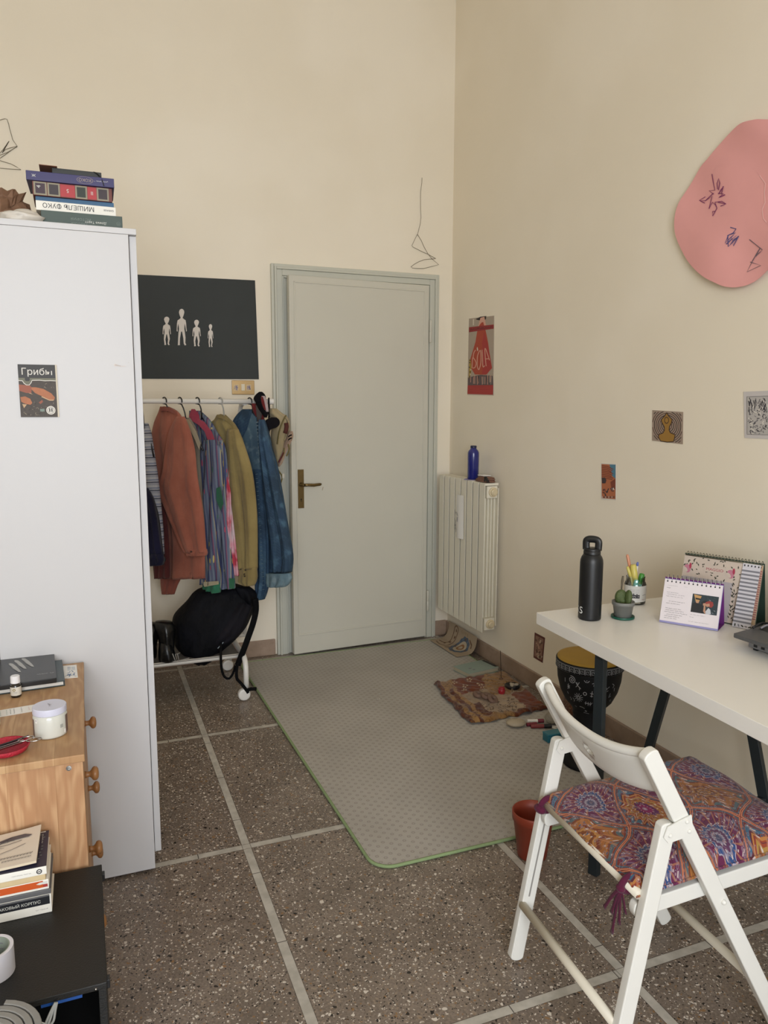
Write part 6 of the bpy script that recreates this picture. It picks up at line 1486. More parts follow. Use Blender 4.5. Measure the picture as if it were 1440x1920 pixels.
b.prism(P, [(0, 0), (.17, 0), (.17, .27), (0, .27)], DZ+.008, DZ+.031, M_STD_); b.build('tray', ls, bevel=.002)
b = MB()
for i in range(11):
    y = .018+i*.024; b.add([P(-.0006, y, DZ+.013), P(-.0006, y+.012, DZ+.013), P(-.0006, y+.012, DZ+.026), P(-.0006, y, DZ+.026)], [(0, 1, 2, 3)], M_LAPK)
b.build('slot', ls)
for x, y in ((.01, .01), (.15, .01), (.01, .25), (.15, .25)): MB().prism(P, [(x, y), (x+.012, y), (x+.012, y+.012), (x, y+.012)], DZ+.0002, DZ+.0082, M_BLK).build('foot', ls)
b = MB(); q0 = A0+ux*.10+Vector((0, .006, .0)); zz = .006
b.tube(smoothpath([A0+ux*.085+uy*.006+Vector((0, 0, .0085)), A0+ux*.115+uy*.012+Vector((0, 0, .017)), A0+ux*.15+uy*.006+Vector((0, 0, .0095)), A0+ux*.18+uy*.03+Vector((0, 0, .0095)), A0+ux*.20+uy*.09+Vector((0, 0, .0095))], 5), .0035, M_BLK, 8)
b.tube(smoothpath([A0+ux*.10+uy*.022+Vector((0, 0, .0085)), A0+ux*.125+uy*.030+Vector((0, 0, .016)), A0+ux*.16+uy*.05+Vector((0, 0, .0085)), A0+ux*.17+uy*.09+Vector((0, 0, .0085))], 5), .0030, M_INKG, 8)
tag(b.build('earphone_cable', loc=A0+ux*.13, smooth=True), 'black and grey cable bunched on the far corner of the laptop', 'cable')

# ------------------------------------------------------------------ rug
def rug_mat():
    g = G('grey_dotted_rug', rough=.9, spec=.15)
    P = .046
    def dots(ox, oy):
        fx = ((g.x+ox)/P).fract()-.5; fy = ((g.y+oy)/(P*.72)).fract()-.5
        return ((fx*P)*(fx*P)+(fy*P*.72)*(fy*P*.72)).sqrt()
    d = dots(0, 0).min(dots(P/2, P*.36)); ring = d.smooth(.0072, .0060)*d.smooth(.0026, .0038)
    c = g.mix(g.noise(3, 4).smooth(.3, .7), '#aaa59d', '#b5b0a8'); c = g.mix(g.noise(300, 2)*.3, c, '#948e87')
    c = g.mix(ring*.42, c, '#78716a'); c = g.mix(d.lt(.0026)*.15, c, '#857e76')
    st = g.noise(26, 6); a = (((g.x-1.22)*2.4)*((g.x-1.22)*2.4)+((g.y-3.24)*4.5)*((g.y-3.24)*4.5)).sqrt()
    c = g.mix(st.smooth(.50, .62)*a.smooth(.62, .1)*.55, c, '#bdb8b0')
    g.done(c, bump=g.noise(260, 3)+ring*.4, strength=.2, dist=.002); return g.M
M_RUG = rug_mat(); M_RUGE = mat('green_binding', '#83966a', .85, noise=.12, nscale=90)
rg = thing('rug', 'grey dotted rug with a thin green border lying before the door', 'rug', (1.35, 3.0, 0))
RXa_, RXb_, RYa_, RYb_ = .748, 1.985, 2.010, 4.045
def rrect(x0, x1, y0, y1, r, n=8):
    out_ = []
    for cx, cy, a in ((x1-r, y0+r, -90), (x1-r, y1-r, 0), (x0+r, y1-r, 90), (x0+r, y0+r, 180)):
        for i in range(n+1): q_ = radians(a+90*i/n); out_.append((cx+cos(q_)*r, cy+sin(q_)*r))
    return out_
oc = rrect(RXa_, RXb_, RYa_, RYb_, .07)
sk = lambda x, y: x + .030*(RYa_+.35-y)/2.0*0 + (.022*(3.6-y)/1.6 if x < 1.3 else 0)
FZ = lambda x, y, t: Vector((sk(x, y), y, t))
MB().prism(FZ, oc, .0005, .0095, M_RUG).build('mat', rg)
b = MB(); b.tube([FZ(x, y, .0062) for x, y in oc], .0055, M_RUGE, 8, closed=True, up=(0, 0, 1)); b.build('edge_binding', rg, smooth=True)
RT0 = .0100
b = MB(); R = random.Random(31); M_CR = mat('pale_crumb', '#b5b0a6', .8)
for i in range(3):
    x, y = 1.29+R.uniform(-.03, .06), 3.31+R.uniform(-.05, .06); b.ball((x, y, RT0+.003), .004, M_CR, (1, 1, .7), 8, 5)
tag(b.build('crumb', loc=(1.3, 3.3, RT0)), 'pale crumbs lying on the worn spot of the rug', 'crumbs', kind='stuff')

# ------------------------------------------------------------------ djembe drum
dc = Vector((1.800, 2.360, 0)); zb = RT0
dm = thing('djembe', 'black djembe drum with white painted motifs standing under the desk', 'drum', (dc.x, dc.y, zb))
M_DRK = mat('black_painted_wood', '#0a0b0d', .6, spec=.25); M_SKIN = mat('mustard_drumskin', '#9c7a24', .65, noise=.12, nscale=25); M_MOT = mat('white_motif', '#9a9c9f', .7)
prof = [(.088, 0), (.092, .004), (.092, .016), (.078, .024), (.068, .06), (.061, .12), (.056, .18), (.057, .205), (.060, .215), (.058, .228), (.068, .243), (.090, .268), (.110, .310), (.121, .355), (.124, .395), (.124, .402)]
MB().lathe(dc+Vector((0, 0, zb)), prof, M_DRK, 56).build('shell', dm, smooth=True)
MB().lathe(dc+Vector((0, 0, zb)), [(.1275, .400), (.1295, .402), (.1295, .434), (.1275, .437), (.124, .437)], M_DRK, 56, False, False).build('rim_band', dm, smooth=True)
MB().lathe(dc+Vector((0, 0, zb)), [(.1265, .434), (.1235, .4425), (.110, .4450), (.001, .4455)], M_SKIN, 56, False, True).build('drumskin', dm, smooth=True)
ad_ = atan2(CAM.y-dc.y, CAM.x-dc.x)
pz = [p for p in prof]
def rad(z):
    if z > .403: return .1297
    for (r0_, z0_), (r1_, z1_) in zip(pz, pz[1:]):
        if z0_ <= z <= z1_: return r0_+(r1_-r0_)*(z-z0_)/max(1e-6, z1_-z0_)
    return pz[-1][0]
def FD(x, y, l): r = rad(y); a = ad_+x/.124; return dc+Vector((cos(a)*(r+.0008+l), sin(a)*(r+.0008+l), zb+y))
b = MB(); n = 20
for k in range(n):
    x0 = -.19+k*.0195; w_ = .0165
    b.stroke(FD, [(x0, .407), (x0, .428), (x0+w_, .428), (x0+w_, .411), (x0+.0045, .411), (x0+.0045, .422), (x0+.011, .422), (x0+.011, .416)], .0017, M_MOT, .0003)
b.stroke(FD, [(-.2+i*.01, .4035) for i in range(41)], .0012, M_MOT, .0003); b.stroke(FD, [(-.2+i*.01, .4315) for i in range(41)], .0012, M_MOT, .0003)
b.build('greek_key_band', dm)
b = MB(); W0 = .0024
sp_ = lambda cx, cy, r, t_=2.3, sgn=1: [(cx+sgn*cos(a)*r*a/(2*pi*t_), cy+sin(a)*r*a/(2*pi*t_)) for a in [2*pi*t_*i/26 for i in range(27)]]
S = lambda pts, w_=W0: b.stroke(FD, pts, w_, M_MOT, .0002)
def star(cx, cy, r, n_, r0_=.0): 
    for i in range(n_): a = 2*pi*i/n_+.2; S([(cx+cos(a)*r0_, cy+sin(a)*r0_), (cx+cos(a)*r, cy+sin(a)*r)], .0020)
S(sp_(-.067, .377, .016)); star(-.042, .308, .020, 11, .004); b.ringband(FD, -.014, .330, .005, .0078, M_MOT, .0002, 16)
S([(-.088, .352), (-.078, .340)]); S([(-.083, .358), (-.083, .336)]); S([(-.090, .343), (-.076, .350)]); S([(-.084, .346), (-.090, .333)])
S([(-.050, .372), (-.043, .360), (-.030, .348)]); S([(-.045, .372), (-.043, .360), (-.050, .352)]); S([(-.036, .374), (-.043, .360)]); S([(-.034, .355), (-.036, .342)])
S([(-.018, .385), (-.012, .378), (-.004, .378), (.002, .385)]); S([(-.009, .383), (-.007, .386)])
S([(.012, .374), (.020, .378), (.026, .372)]); S([(.020, .378), (.018, .364)]); S([(.014, .344), (.012, .318)]); S([(.006, .334), (.019, .332)]); S([(.007, .322), (.018, .321)])
S([(-.016, .288), (.014, .284)]); S([(-.010, .296), (-.012, .280)]); S([(0, .294), (0, .276)]); S([(.010, .294), (.010, .276)]); S([(.018, .292), (.014, .284)])
S([(-.070, .300), (-.064, .290), (-.070, .284)]); S([(-.044, .266), (-.030, .264), (-.018, .258)], .003); S([(-.074, .262), (-.066, .258)]); S([(-.020, .244), (-.006, .244)], .003); S([(-.016, .248), (-.010, .240)]); S([(-.030, .234), (.010, .231)], .0015)
S([(.060, .372), (.072, .352), (.082, .360)]); S([(.066, .362), (.058, .350)]); S([(.072, .352), (.068, .338), (.080, .344)]); S([(.058, .338), (.052, .318)]); S([(.050, .334), (.060, .322)]); S([(.056, .300), (.048, .282)]); S([(.094, .330), (.090, .312), (.100, .318)]); S([(.096, .370), (.106, .362), (.100, .352)])
S([(.066, .268), (.076, .282), (.086, .270), (.078, .262), (.066, .268)]); S([(.072, .306), (.074, .312)]); S([(-.100, .376), (-.100, .360)]); S([(-.095, .320), (-.090, .312)]); S([(-.086, .300), (-.082, .292), (-.086, .286)]); S([(.11, .35), (.114, .335)]); S([(.108, .3), (.112, .29)])
b.build('painted_motif', dm)

# ------------------------------------------------------------------ plastic plant pot
M_TER = mat('terracotta_plastic', '#8c3a26', .45); pc_ = Vector((1.268, 1.915, 0)); b = MB()
b.lathe(pc_, [(.043, .0005), (.046, .002), (.062, .122), (.0655, .124), (.067, .150), (.0655, .152), (.0625, .151), (.0595, .122), (.044, .006), (.001, .005)], M_TER, 48)
tag(b.build('plant_pot', loc=pc_, smooth=True, bevel=0), 'empty terracotta coloured plastic pot on the floor behind the chair', 'plant pot')

# ------------------------------------------------------------------ things on the rug
# illustrated sheet leaning on the wall
M_SHT = mat('beige_board_paper', '#a3917a', .75, noise=.06, nscale=12); M_SBR = mat('board_brown', '#6b4f3a', .7); M_SBL = mat('board_blue', '#54606f', .7); M_SLT = mat('board_cream', '#b3a58d', .7); M_SOR = mat('board_orange', '#8f6440', .7); M_SYE = mat('board_yellow', '#857232', .7)
curve = smoothpath([Vector((0, RT0+.006, 0)), Vector((.07, RT0+.003, 0)), Vector((.115, RT0+.010, 0)), Vector((.145, .055, 0)), Vector((.158, .105, 0))], 5)
cum = [0]
for p, q_ in zip(curve, curve[1:]): cum.append(cum[-1]+(q_-p).length)
HL = cum[-1]
def SH(x, y, l=0.0):
    """x along the wall 0..1 (far to near), y up the sheet 0..1"""
    s = y*HL; k = 0
    while k < len(cum)-2 and cum[k+1] < s: k += 1
    f_ = (s-cum[k])/(cum[k+1]-cum[k]); p = curve[k]+(curve[k+1]-curve[k])*f_; tg = (curve[k+1]-curve[k]).normalized()
    base = Vector((1.889+.010*x, 4.02-.335*x, 0)); top = Vector((0, .055*y*(1-x)-.0*x, 0))
    return base + Vector((p.x*(1-.08*x), 0, p.y)) + Vector((-tg.y, 0, tg.x))*l + top + Vector((0, .03*y*x, 0))
b = MB(); N = 24; g0 = [SH(i/14, j/N, 0) for j in range(N+1) for i in range(15)]; b.add(g0, [(j*15+i, j*15+i+1, (j+1)*15+i+1, (j+1)*15+i) for j in range(N) for i in range(14)], M_SHT)
o = b.build('board_sheet', loc=(1.95, 3.85, RT0), smooth=True); tag(o, 'curled beige sheet with a blue wreath lettered LIFE leaning under the radiator', 'illustrated sheet'); sdf = o.modifiers.new('t', 'SOLIDIFY'); sdf.thickness = .0008; sdf.offset = 1; o.modifiers.new('split', 'EDGE_SPLIT')
b = MB(); Lf = .0012
trk = smoothpath([Vector((.10, .14, 0)), Vector((.28, .10, 0)), Vector((.40, .22, 0)), Vector((.36, .50, 0)), Vector((.34, .75, 0)), Vector((.36, .92, 0))], 6); trk2 = smoothpath([Vector((.08, .26, 0)), Vector((.22, .28, 0)), Vector((.27, .40, 0)), Vector((.22, .65, 0)), Vector((.22, .90, 0)), Vector((.29, .98, 0)), Vector((.36, .92, 0))], 6)
FS = lambda x, y, l: SH(x, y, Lf+l)
def S3(pts, w_, M_, l):
    vs = []; 
    for i, p in enumerate(pts):
        d = pts[min(i+1, len(pts)-1)]-pts[max(i-1, 0)]; d = Vector((d.x*.34, d.y*.2)).normalized(); vs += [FS(p.x-d.y*w_/2/.34, p.y+d.x*w_/2/.2, l), FS(p.x+d.y*w_/2/.34, p.y-d.x*w_/2/.2, l)]
    b.add(vs, [(2*i, 2*i+2, 2*i+3, 2*i+1) for i in range(len(pts)-1)], M_)
S3(trk, .007, M_SBR, .0003); S3(trk2, .007, M_SBR, .0003)
for x, y in ((.29, .85), (.30, .66), (.30, .45), (.27, .28)): b.disc(FS, x, y, .022, .045, M_SBR, .0003, 12, 3)
for r_, M_, l in ((1.0, M_SBL, .0003), (.66, M_SLT, .0006), (.40, M_SOR, .0009), (.22, M_SLT, .0012)):
    b.disc(FS, .66, .47, .195*r_, .37*r_, M_, l, 44, 10, .05 if r_ == 1 else 0)
for a in range(12): q_ = 2*pi*a/12; b.disc(FS, .66+cos(q_)*.16, .47+sin(q_)*.30, .018, .036, M_SBR if a % 3 == 0 else mat('board_slate', '#667282', .7), .0014, 10, 3)
S3([Vector((.46, .10, 0)), Vector((.52, .30, 0)), Vector((.56, .45, 0))], .009, M_SBR, .0004); S3([Vector((.78, .82, 0)), Vector((.88, .72, 0)), Vector((.90, .62, 0))], .010, M_SBR, .0004)
for i, ch_ in enumerate('LIFE'): 
    b.text(lambda x, y, l: FS(.50+i*.065+x/.34, .905+y/.2, l), ch_, 0, -.006, .016, M_SYE, .0006)
b.build('printed_drawing', o)
# book on the rug
bt_, Fb_ = book('paperback_book', 'pale green paperback lying on the rug near the skirting', 1.900, 3.458, RT0+.0004, .205, .138, .024, mat('pale_green_cover', '#86958c', .6), mat('cream_pages', '#a89f89', .8), rz=radians(104-90), spine_front=False)
bt_.rotation_euler.z = 0.17; WM[bt_.name] = Matrix.Translation(bt_.location) @ Matrix.Rotation(.17, 4, 'Z')
b = MB(); W = WM[bt_.name]; FB = frame(W @ Vector((-.1025, -.069, .0242)), W.to_3x3() @ ZX, W.to_3x3() @ ZY)
b.rect(FB, .186, .012, .203, .128, mat('cover_black_band', '#23272a', .6), .0003); b.scribble(frame(FB(.165, .02), FB.V, -FB.U), 0, .10, 0, .004, .0012, M_INKG, .0004, 5); b.scribble(frame(FB(.150, .03), FB.V, -FB.U), 0, .08, 0, .003, .001, M_INKG, .0004, 6); b.ell(FB, .055, .06, .010, .006, M_INKG, .0004, 12); b.ell(FB, .062, .035, .008, .006, M_INKG, .0004, 10); b.build('cover_print', bt_)
# patterned cloth
def cl_mat(name, a, b_, line, sc=40, amt=.5):
    g = G(name, rough=.95, spec=.1, sheen=.2); c = g.mix(g.noise(14, 4).smooth(.3, .7), a, b_); v = g.noise(sc, 3); l = (v-.5).abs().smooth(.035, .012); c = g.mix(l*amt, c, line); g.done(c, bump=g.noise(120, 3)+g.noise(22, 3), strength=.4, dist=.004); return g.M
M_CG = cl_mat('gold_cloth', '#826039', '#937147', '#573a1f', 34, .7); M_CRU = cl_mat('rust_cloth', '#5e2d16', '#6f371b', '#4a2110', 30, .3); M_CDR = cl_mat('dark_rust_cloth', '#4a2415', '#5e3320', '#7a5a38', 30, .5); M_CBE = cl_mat('beige_cloth', '#877259', '#96816a', '#6d5843', 26, .5); M_CBP = cl_mat('patterned_beige_cloth', '#8a7660', '#a08b72', '#46311f', 30, .9)
c1, c2, c3, c4 = Vector((1.600, 3.352, 0)), Vector((2.028, 3.378, 0)), Vector((1.965, 2.868, 0)), Vector((1.545, 2.838, 0))
NX, NY = 80, 80; R = random.Random(77)
def CLH(s, t):
    e = min(s, 1-s, t, 1-t); h = .012*min(1, e/.03)**.6
    h += .010*max(0, sin(s*38+2.2*sin(t*5)))*max(0, .30-s)/.30 + .016*max(0, t-.62)*2*max(0, sin(s*17+t*9))*(.4+.6*sin(t*11+s*4)**2) + .003*sin(s*13+t*7)*sin(t*15-s*5) + .0025*sin(s*41+t*9+2*sin(t*17))*sin(t*33-s*12) + .003*abs(sin(s*23-t*19+sin(t*11)*2))
    return h
def CLP(s, t, l=0.0):
    p = (c1*(1-s)+c2*s)*(1-t)+(c4*(1-s)+c3*s)*t; w = .010
    w = .004; p = p+Vector((w*(sin(t*13+s*2)+.7*sin(t*37))*(1-s)*1.2-.010*sin(pi*t)*(1-s), w*(sin(s*15+1.0)+.8*sin(s*41))*(t*1.5), 0)); p.z = RT0+.0008+CLH(s, t)+l; return p
def CLM(s, t):
    w1, w2 = .010*sin(t*9+s*3)+.009*sin(t*31), .012*sin(s*8+t*4)+.012*sin(s*37)
    if s < .045+w1*.5: return M_CDR
    if s < .10+w1: return M_CG
    if s < .15+w1 and t > .25: return M_CDR
    if s < .20+w1: return M_CG
    if t > .93+w2*.5: return M_CG if s < .55 else M_CDR
    if t < .40+w2 and s < .60+w1*2-.25*(t-.2): return M_CRU
    if t < .55+w2 and s > .52: return M_CG
    if s > .74+w1 and t > .58+w2: return M_CRU
    if t > .66+w2: return M_CBP if s > .30 else M_CDR
    return M_CBE
b = MB(); vs = [CLP(i/NX, j/NY) for j in range(NY+1) for i in range(NX+1)]; fm = {}
for j in range(NY):
    for i in range(NX): fm.setdefault(CLM((i+.5)/NX, (j+.5)/NY).name, []).append((j*(NX+1)+i, j*(NX+1)+i+1, (j+1)*(NX+1)+i+1, (j+1)*(NX+1)+i))
base0 = len(b.v); first = True
for nm, fs in fm.items():
    k = b.mi(MATS[nm])
    if first: b.v += vs; first = False
    for f_ in fs: b.f.append(tuple(base0+q_ for q_ in f_)); b.m.append(k)
o = b.build('blanket', loc=(1.78, 3.1, RT0), smooth=True); tag(o, 'folded rust and gold patterned cloth lying on the rug beside the drum', 'blanket'); sdf = o.modifiers.new('t', 'SOLIDIFY'); sdf.thickness = .002; sdf.offset = -1
b = MB(); M_FLW = mat('flower_cream', '#a8957d', .9)
for s, t, r_ in ((.24, .10, 1.0), (.33, .22, 1.1), (.44, .10, 1.1), (.52, .26, 1.1), (.28, .32, .9), (.50, .36, .8)):
    for k in range(5): a = 2*pi*k/5+s*9; b.ell(lambda x, y, l: CLP(s+x, t+y, .0022+l), cos(a)*.026*r_, sin(a)*.026*r_, .014*r_, .011*r_, M_FLW, .0004, 8, a)
b.build('woven_flower', o)
def on_cloth(s, t): return CLP(s, t, .0015)
# incense stick in a holder
p = on_cloth(.83, .22); b = MB(); b.lathe(p, [(.011, -.002), (.010, .004), (.004, .006), (.002, .006)], M_SBR, 16); t = thing('incense_stick', 'thin incense stick standing upright on the patterned cloth', 'incense', p); b.build('holder', t, smooth=True)
MB().tube([p+Vector((0, 0, .004)), p+Vector((-.006, .004, .150))], .0018, mat('incense_brown', '#3c3026', .9), 6).build('stick', t, smooth=True)
# red candle
p = on_cloth(.64, .55); t = thing('candle', 'small red candle in a red glass on the patterned cloth', 'candle', p); M_RG = mat('red_glass', '#96202c', .2, coat=.5)
MB().lathe(p, [(.014, -.003), (.016, .002), (.0185, .018), (.0175, .024), (.0155, .024), (.015, .016), (.001, .015)], M_RG, 28).build('glass', t, smooth=True); MB().lathe(p, [(.0148, .015), (.0145, .030), (.010, .033), (.001, .0325)], mat('red_wax', '#8c1721', .5), 24).build('wax', t, smooth=True)
# dark dish with shells
p = on_cloth(.84, .48); t = thing('dark_bowl', 'small dark bowl full of pale shells on the patterned cloth', 'bowl', p)
MB().lathe(p, [(.024, -.004), (.034, .003), (.0405, .015), (.039, .0165), (.033, .008), (.001, .006)], mat('dark_glazed_clay', '#17161b', .25), 36).build('bowl', t, smooth=True)
R = random.Random(5); M_SHL = mat('pale_shell', '#a39684', .6, noise=.2, nscale=120)
for i in range(11):
    a, r_ = R.uniform(0, 6.28), R.uniform(.0, .024); b = MB(); q_ = p+Vector((cos(a)*r_, sin(a)*r_, .014+R.uniform(0, .008))); b.ball(q_, R.uniform(.006, .010), M_SHL, (1.3, .9, .7), 12, 7, mtx=Matrix.Rotation(R.uniform(0, 6), 3, 'Z')); tag(b.build('shell', loc=q_, smooth=True), 'pale shell in the small dark bowl', 'shell', 'shells in the dark bowl')
b = MB(); b.tube([p+Vector((-.020, -.028, .014)), p+Vector((-.032, -.040, .002)), p+Vector((-.038, -.046, -.002))], .0012, M_FLW, 6); b.tube([p+Vector((-.020, -.028, .014)), p+Vector((-.022, -.042, .004)), p+Vector((-.024, -.050, -.001))], .0012, M_FLW, 6); tag(b.build('cord_ends', loc=p+Vector((-.03, -.04, 0)), smooth=True), 'two pale cord ends hanging over the dark bowl rim', 'cord')
# clay rings
M_CLAY = mat('grey_pink_clay', '#6d5548', .7, noise=.15, nscale=70)
for i, (s, t_, rr, lab) in enumerate(((.35, .52, .017, 'brown clay ring, left one of three on the cloth'), (.415, .60, .016, 'brown clay ring, middle one of three on the cloth'), (.46, .685, .018, 'brown clay ring with a hole, nearest of three on the cloth'))):
    p = on_cloth(s, t_); b = MB(); ax = Vector((.3, -.5, .8)).normalized() if i == 2 else Vector((.1, -.2, 1)).normalized(); A_ = Vector((1, 0, 0)); A_ = (A_-ax*A_.dot(ax)).normalized(); B_ = ax.cross(A_)
    b.tube([p+Vector((0, 0, .011))+A_*cos(q_)*rr+B_*sin(q_)*rr for q_ in [2*pi*k/28 for k in range(28)]], .0105, M_CLAY, 12, closed=True); tag(b.build('clay_ring', loc=p, smooth=True), lab, 'ring', 'clay rings on the cloth')
# pale stone, lip balms, fluff, frame and box
p = Vector((1.727, 2.768, RT0)); b = MB(); b.ball(p+Vector((0, 0, .0150)), .038, mat('pale_stone', '#a89b85', .6, noise=.08, nscale=25), (1.15, .92, .40), 28, 14, mtx=Matrix.Rotation(-.3, 3, 'Z')); t = b.build('pebble', loc=p, smooth=True); tag(t, 'pale round stone with a brown mark on the rug before the cloth', 'stone')
b = MB(); M_MK = mat('brown_mark', '#6f5f4c', .8); FP_ = lambda x, y, l: p+Vector((x, y, .0302-(x*x+y*y)*8+l)); b.stroke(FP_, smoothpath([Vector((-.006, .022, 0)), Vector((-.002, .010, 0)), Vector((.012, .010, 0)), Vector((.020, .022, 0))], 4), .0025, M_MK, .0008); b.build('mark', t)
def stick(name, lab, a, e, r_, M_, capM, group):
    a, e = Vector(a), Vector(e); t = thing(name, lab, 'lip balm', a, 0, group); d = e-a; b = MB(); b.tube([a, a+d*.62], r_, M_, 14); b.build('tube', t, smooth=False); b = MB(); b.tube([a+d*.63, a+d*.98, e], [r_*1.04, r_*1.04, r_*.8], capM, 14); b.build('cap', t)
M_RB = mat('crimson_plastic', '#6f2030', .4); M_RB2 = mat('dull_red_plastic', '#7d2f30', .4)
stick('lip_balm', 'dark red lip balm stick with a black cap lying on the rug', (1.775, 2.722, RT0+.0095), (1.862, 2.690, RT0+.0095), .009, M_RB2, M_BLK, 'lip balms beside the stone')
stick('lip_balm', 'crimson lip balm tube lying right beside the pale stone', (1.768, 2.745, RT0+.0085), (1.815, 2.735, RT0+.0085), .008, M_RB, M_RB, 'lip balms beside the stone')
stick('lip_balm', 'white lip balm tube with a red cap lying behind the crimson one', (1.790, 2.775, RT0+.009), (1.862, 2.752, RT0+.009), .0085, M_WHITE, M_RB, 'lip balms beside the stone')
p = Vector((1.908, 2.735, RT0)); b = MB(); b.ball(p+Vector((0, 0, .024)), 1, mat('white_wool', '#938c7e', .95, noise=.2, nscale=80, bump=.6, bscale=120), seg=26, n=14, fn=crumple(None, (.040, .036, .028), 12, .18)); tag(b.build('cotton_ball', loc=p, smooth=True), 'tuft of white wool on the rug behind the chair back', 'wool')
p = Vector((1.868, 2.650, RT0)); b = MB(); Ft = frame(p+Vector((-.03, .03, .0006)), Vector((.8, -.6, 0)), Vector((.6, .8, 0)))
for a, e in (((0, .028), (.075, .040)), ((.075, .040), (.072, -.012)), ((0, .028), (.072, -.012))): b.bar(Ft(*a, .004), Ft(*e, .004), .006, .006, M_WHITE)
tag(b.build('photo_slide', loc=p, bevel=.0008), 'small white open frame lying on the rug behind the chair leg', 'frame')
p = Vector((1.805, 2.585, RT0)); b = MB(); b.box((p.x-.045, p.y-.020, RT0+.0004), (p.x+.04, p.y+.022, RT0+.030), mat('teal_plastic_box', '#1f6170', .35)); b.box((p.x-.046, p.y-.021, RT0+.0302), (p.x+.041, p.y+.023, RT0+.037), mat('teal_plastic_lid', '#2a7180', .35)); tag(b.build('plastic_box', loc=p, bevel=.002), 'small teal plastic box on the rug behind the chair leg', 'box')
# patterned bag heap behind the chair
p = Vector((2.005, 2.70, RT0)); b = MB(); b.ball(p+Vector((-.0, 0, .045)), 1, cl_mat('brown_pattern_cloth', '#4a2a1c', '#5c3724', '#7f6a52', 60, .8), seg=28, n=16, fn=crumple(None, (.046, .10, .062), 21, .22)); tag(b.build('cloth_bundle', loc=p, smooth=True), 'heap of brown patterned cloth against the skirting left of the drum', 'cloth')
# ------------------------------------------------------------------ folding chair
M_CH = mat('white_painted_beech', '#d9d8d2', .38, noise=.02, nscale=20)
M_ROD = mat('cream_dowel', '#d0c9b8', .45)
QX, QY, QR, QW = 1.031, 1.318, -.062, .407
ct = thing('folding_chair', 'white wooden folding chair drawn back from the desk', 'chair', (QX, QY, 0), QR)
W = WM[ct.name]
def L(u, v, w): return W @ Vector((u, v, w))
UT, ZT_, UF, UR, WH = -.028, .765, .395, -.076, .590
on = lambda w: UF+(UT-UF)*w/ZT_
latd = W.to_3x3() @ Vector((0, 1, 0)); fwd = W.to_3x3() @ Vector((1, 0, 0))
def plank(a, e, wid, th, M, round0=True, round1=True, name='leg'):
    """flat leg with rounded ends, broad face seen from the side"""
    a, e = Vector(a), Vector(e); d = (e-a).normalized(); s = latd.cross(d).normalized(); n = latd
    out_ = []
    r = wid/2
    if round1: out_ += [e-d*r*.55+s*(r*cos(q))+d*(r*.55*sin(q)) for q in [pi*i/8 for i in range(9)]]
    else: out_ += [e+s*r, e-s*r]
    if round0: out_ += [a+d*r*.55-s*(r*cos(q))-d*(r*.55*sin(q)) for q in [pi*i/8 for i in range(9)]]
    else: out_ += [a-s*r, a+s*r]
    k = len(out_); b = MB(); b.add([p-n*th/2 for p in out_]+[p+n*th/2 for p in out_], [tuple(range(k))[::-1], tuple(range(k, 2*k))]+[(i, (i+1) % k, k+(i+1) % k, k+i) for i in range(k)], M); return b
for sgn in (1, -1):
    v = sgn*(QW/2); vb = v
    plank(L(UF-.008, vb, .012), L(UT+.004, vb, ZT_-.012), .036, .022, M_CH).build('front_leg', ct, bevel=.003)
    vr_ = sgn*(QW/2)
    plank(L(UR, vr_, .011), L(on(WH)-.036, vr_, WH+.006), .036, .022, M_CH).build('rear_leg', ct, bevel=.003)
    # hinge plate on the outer face
    b = MB(); hv = v-sgn*.0122; o1, o2, o3 = L(on(WH)-.050, v, WH-.014), L(on(WH)+.006, v, WH+.016), L(on(WH)+.018, v, WH-.020)
    for side_ in (-1,):
        vv = -QW/2-.0135 if sgn < 0 else QW/2-.0135
        pts = [L(on(WH)-.052, vv, WH-.020), L(on(WH)-.040, vv, WH-.034), L(on(WH)+.020, vv, WH-.026), L(on(WH)+.012, vv, WH+.018), L(on(WH)-.010, vv, WH+.012), L(on(WH)-.044, vv, WH+.002)]
        k = len(pts); b.add([p-latd*.0012 for p in pts]+[p+latd*.0012 for p in pts], [tuple(range(k)), tuple(range(k, 2*k))[::-1]]+[(i, k+i, k+(i+1) % k, (i+1) % k) for i in range(k)], M_CH)
        for c_ in (L(on(WH)-.038, vv, WH-.017), L(on(WH)+.001, vv, WH+.006), L(on(WH)+.008, vv, WH-.016)): b.ball(c_-latd*.0014, .0048, M_CH, (1, 1, 1), 12, 6)
    b.build('hinge_plate', ct, smooth=False)
    # seat rail
    vs_ = sgn*(QW/2-.024); rail = plank(L(-.022, vs_, .398), L(.405, vs_, .438), .036, .020, M_CH); rail.build('seat_rail', ct, bevel=.003)
    b = MB(); c_ = L(on(.395)+.002, v-sgn*0-.0125 if sgn < 0 else v-.0125, .395); b.ball(c_, .0058, M_CH, (1, 1, 1), 14, 8); b.build('pivot_bolt', ct, smooth=True)
# groove where the seat slides on the inner face of the far rear leg
b = MB()
for sgn in (1, -1):
    vv = sgn*(QW/2)-sgn*.0113; a, e = L(UR+.030, vv, .185), L(UR+.072, vv, .40); b.bar(a, e, .004, .0008, mat('groove_grey', '#8a8782', .6), side=fwd)
b.build('slide_groove', ct)
# dowels
for u, w, r_, e_ in ((-.062, .163, .0105, 0), (-.017, .440, .0105, .0), (on(.165), .165, .0105, 0)):
    b = MB(); b.tube([L(u, -QW/2+.008, w), L(u, QW/2-.008, w)], r_, M_ROD, 18); b.build('dowel_rail', ct, smooth=True)
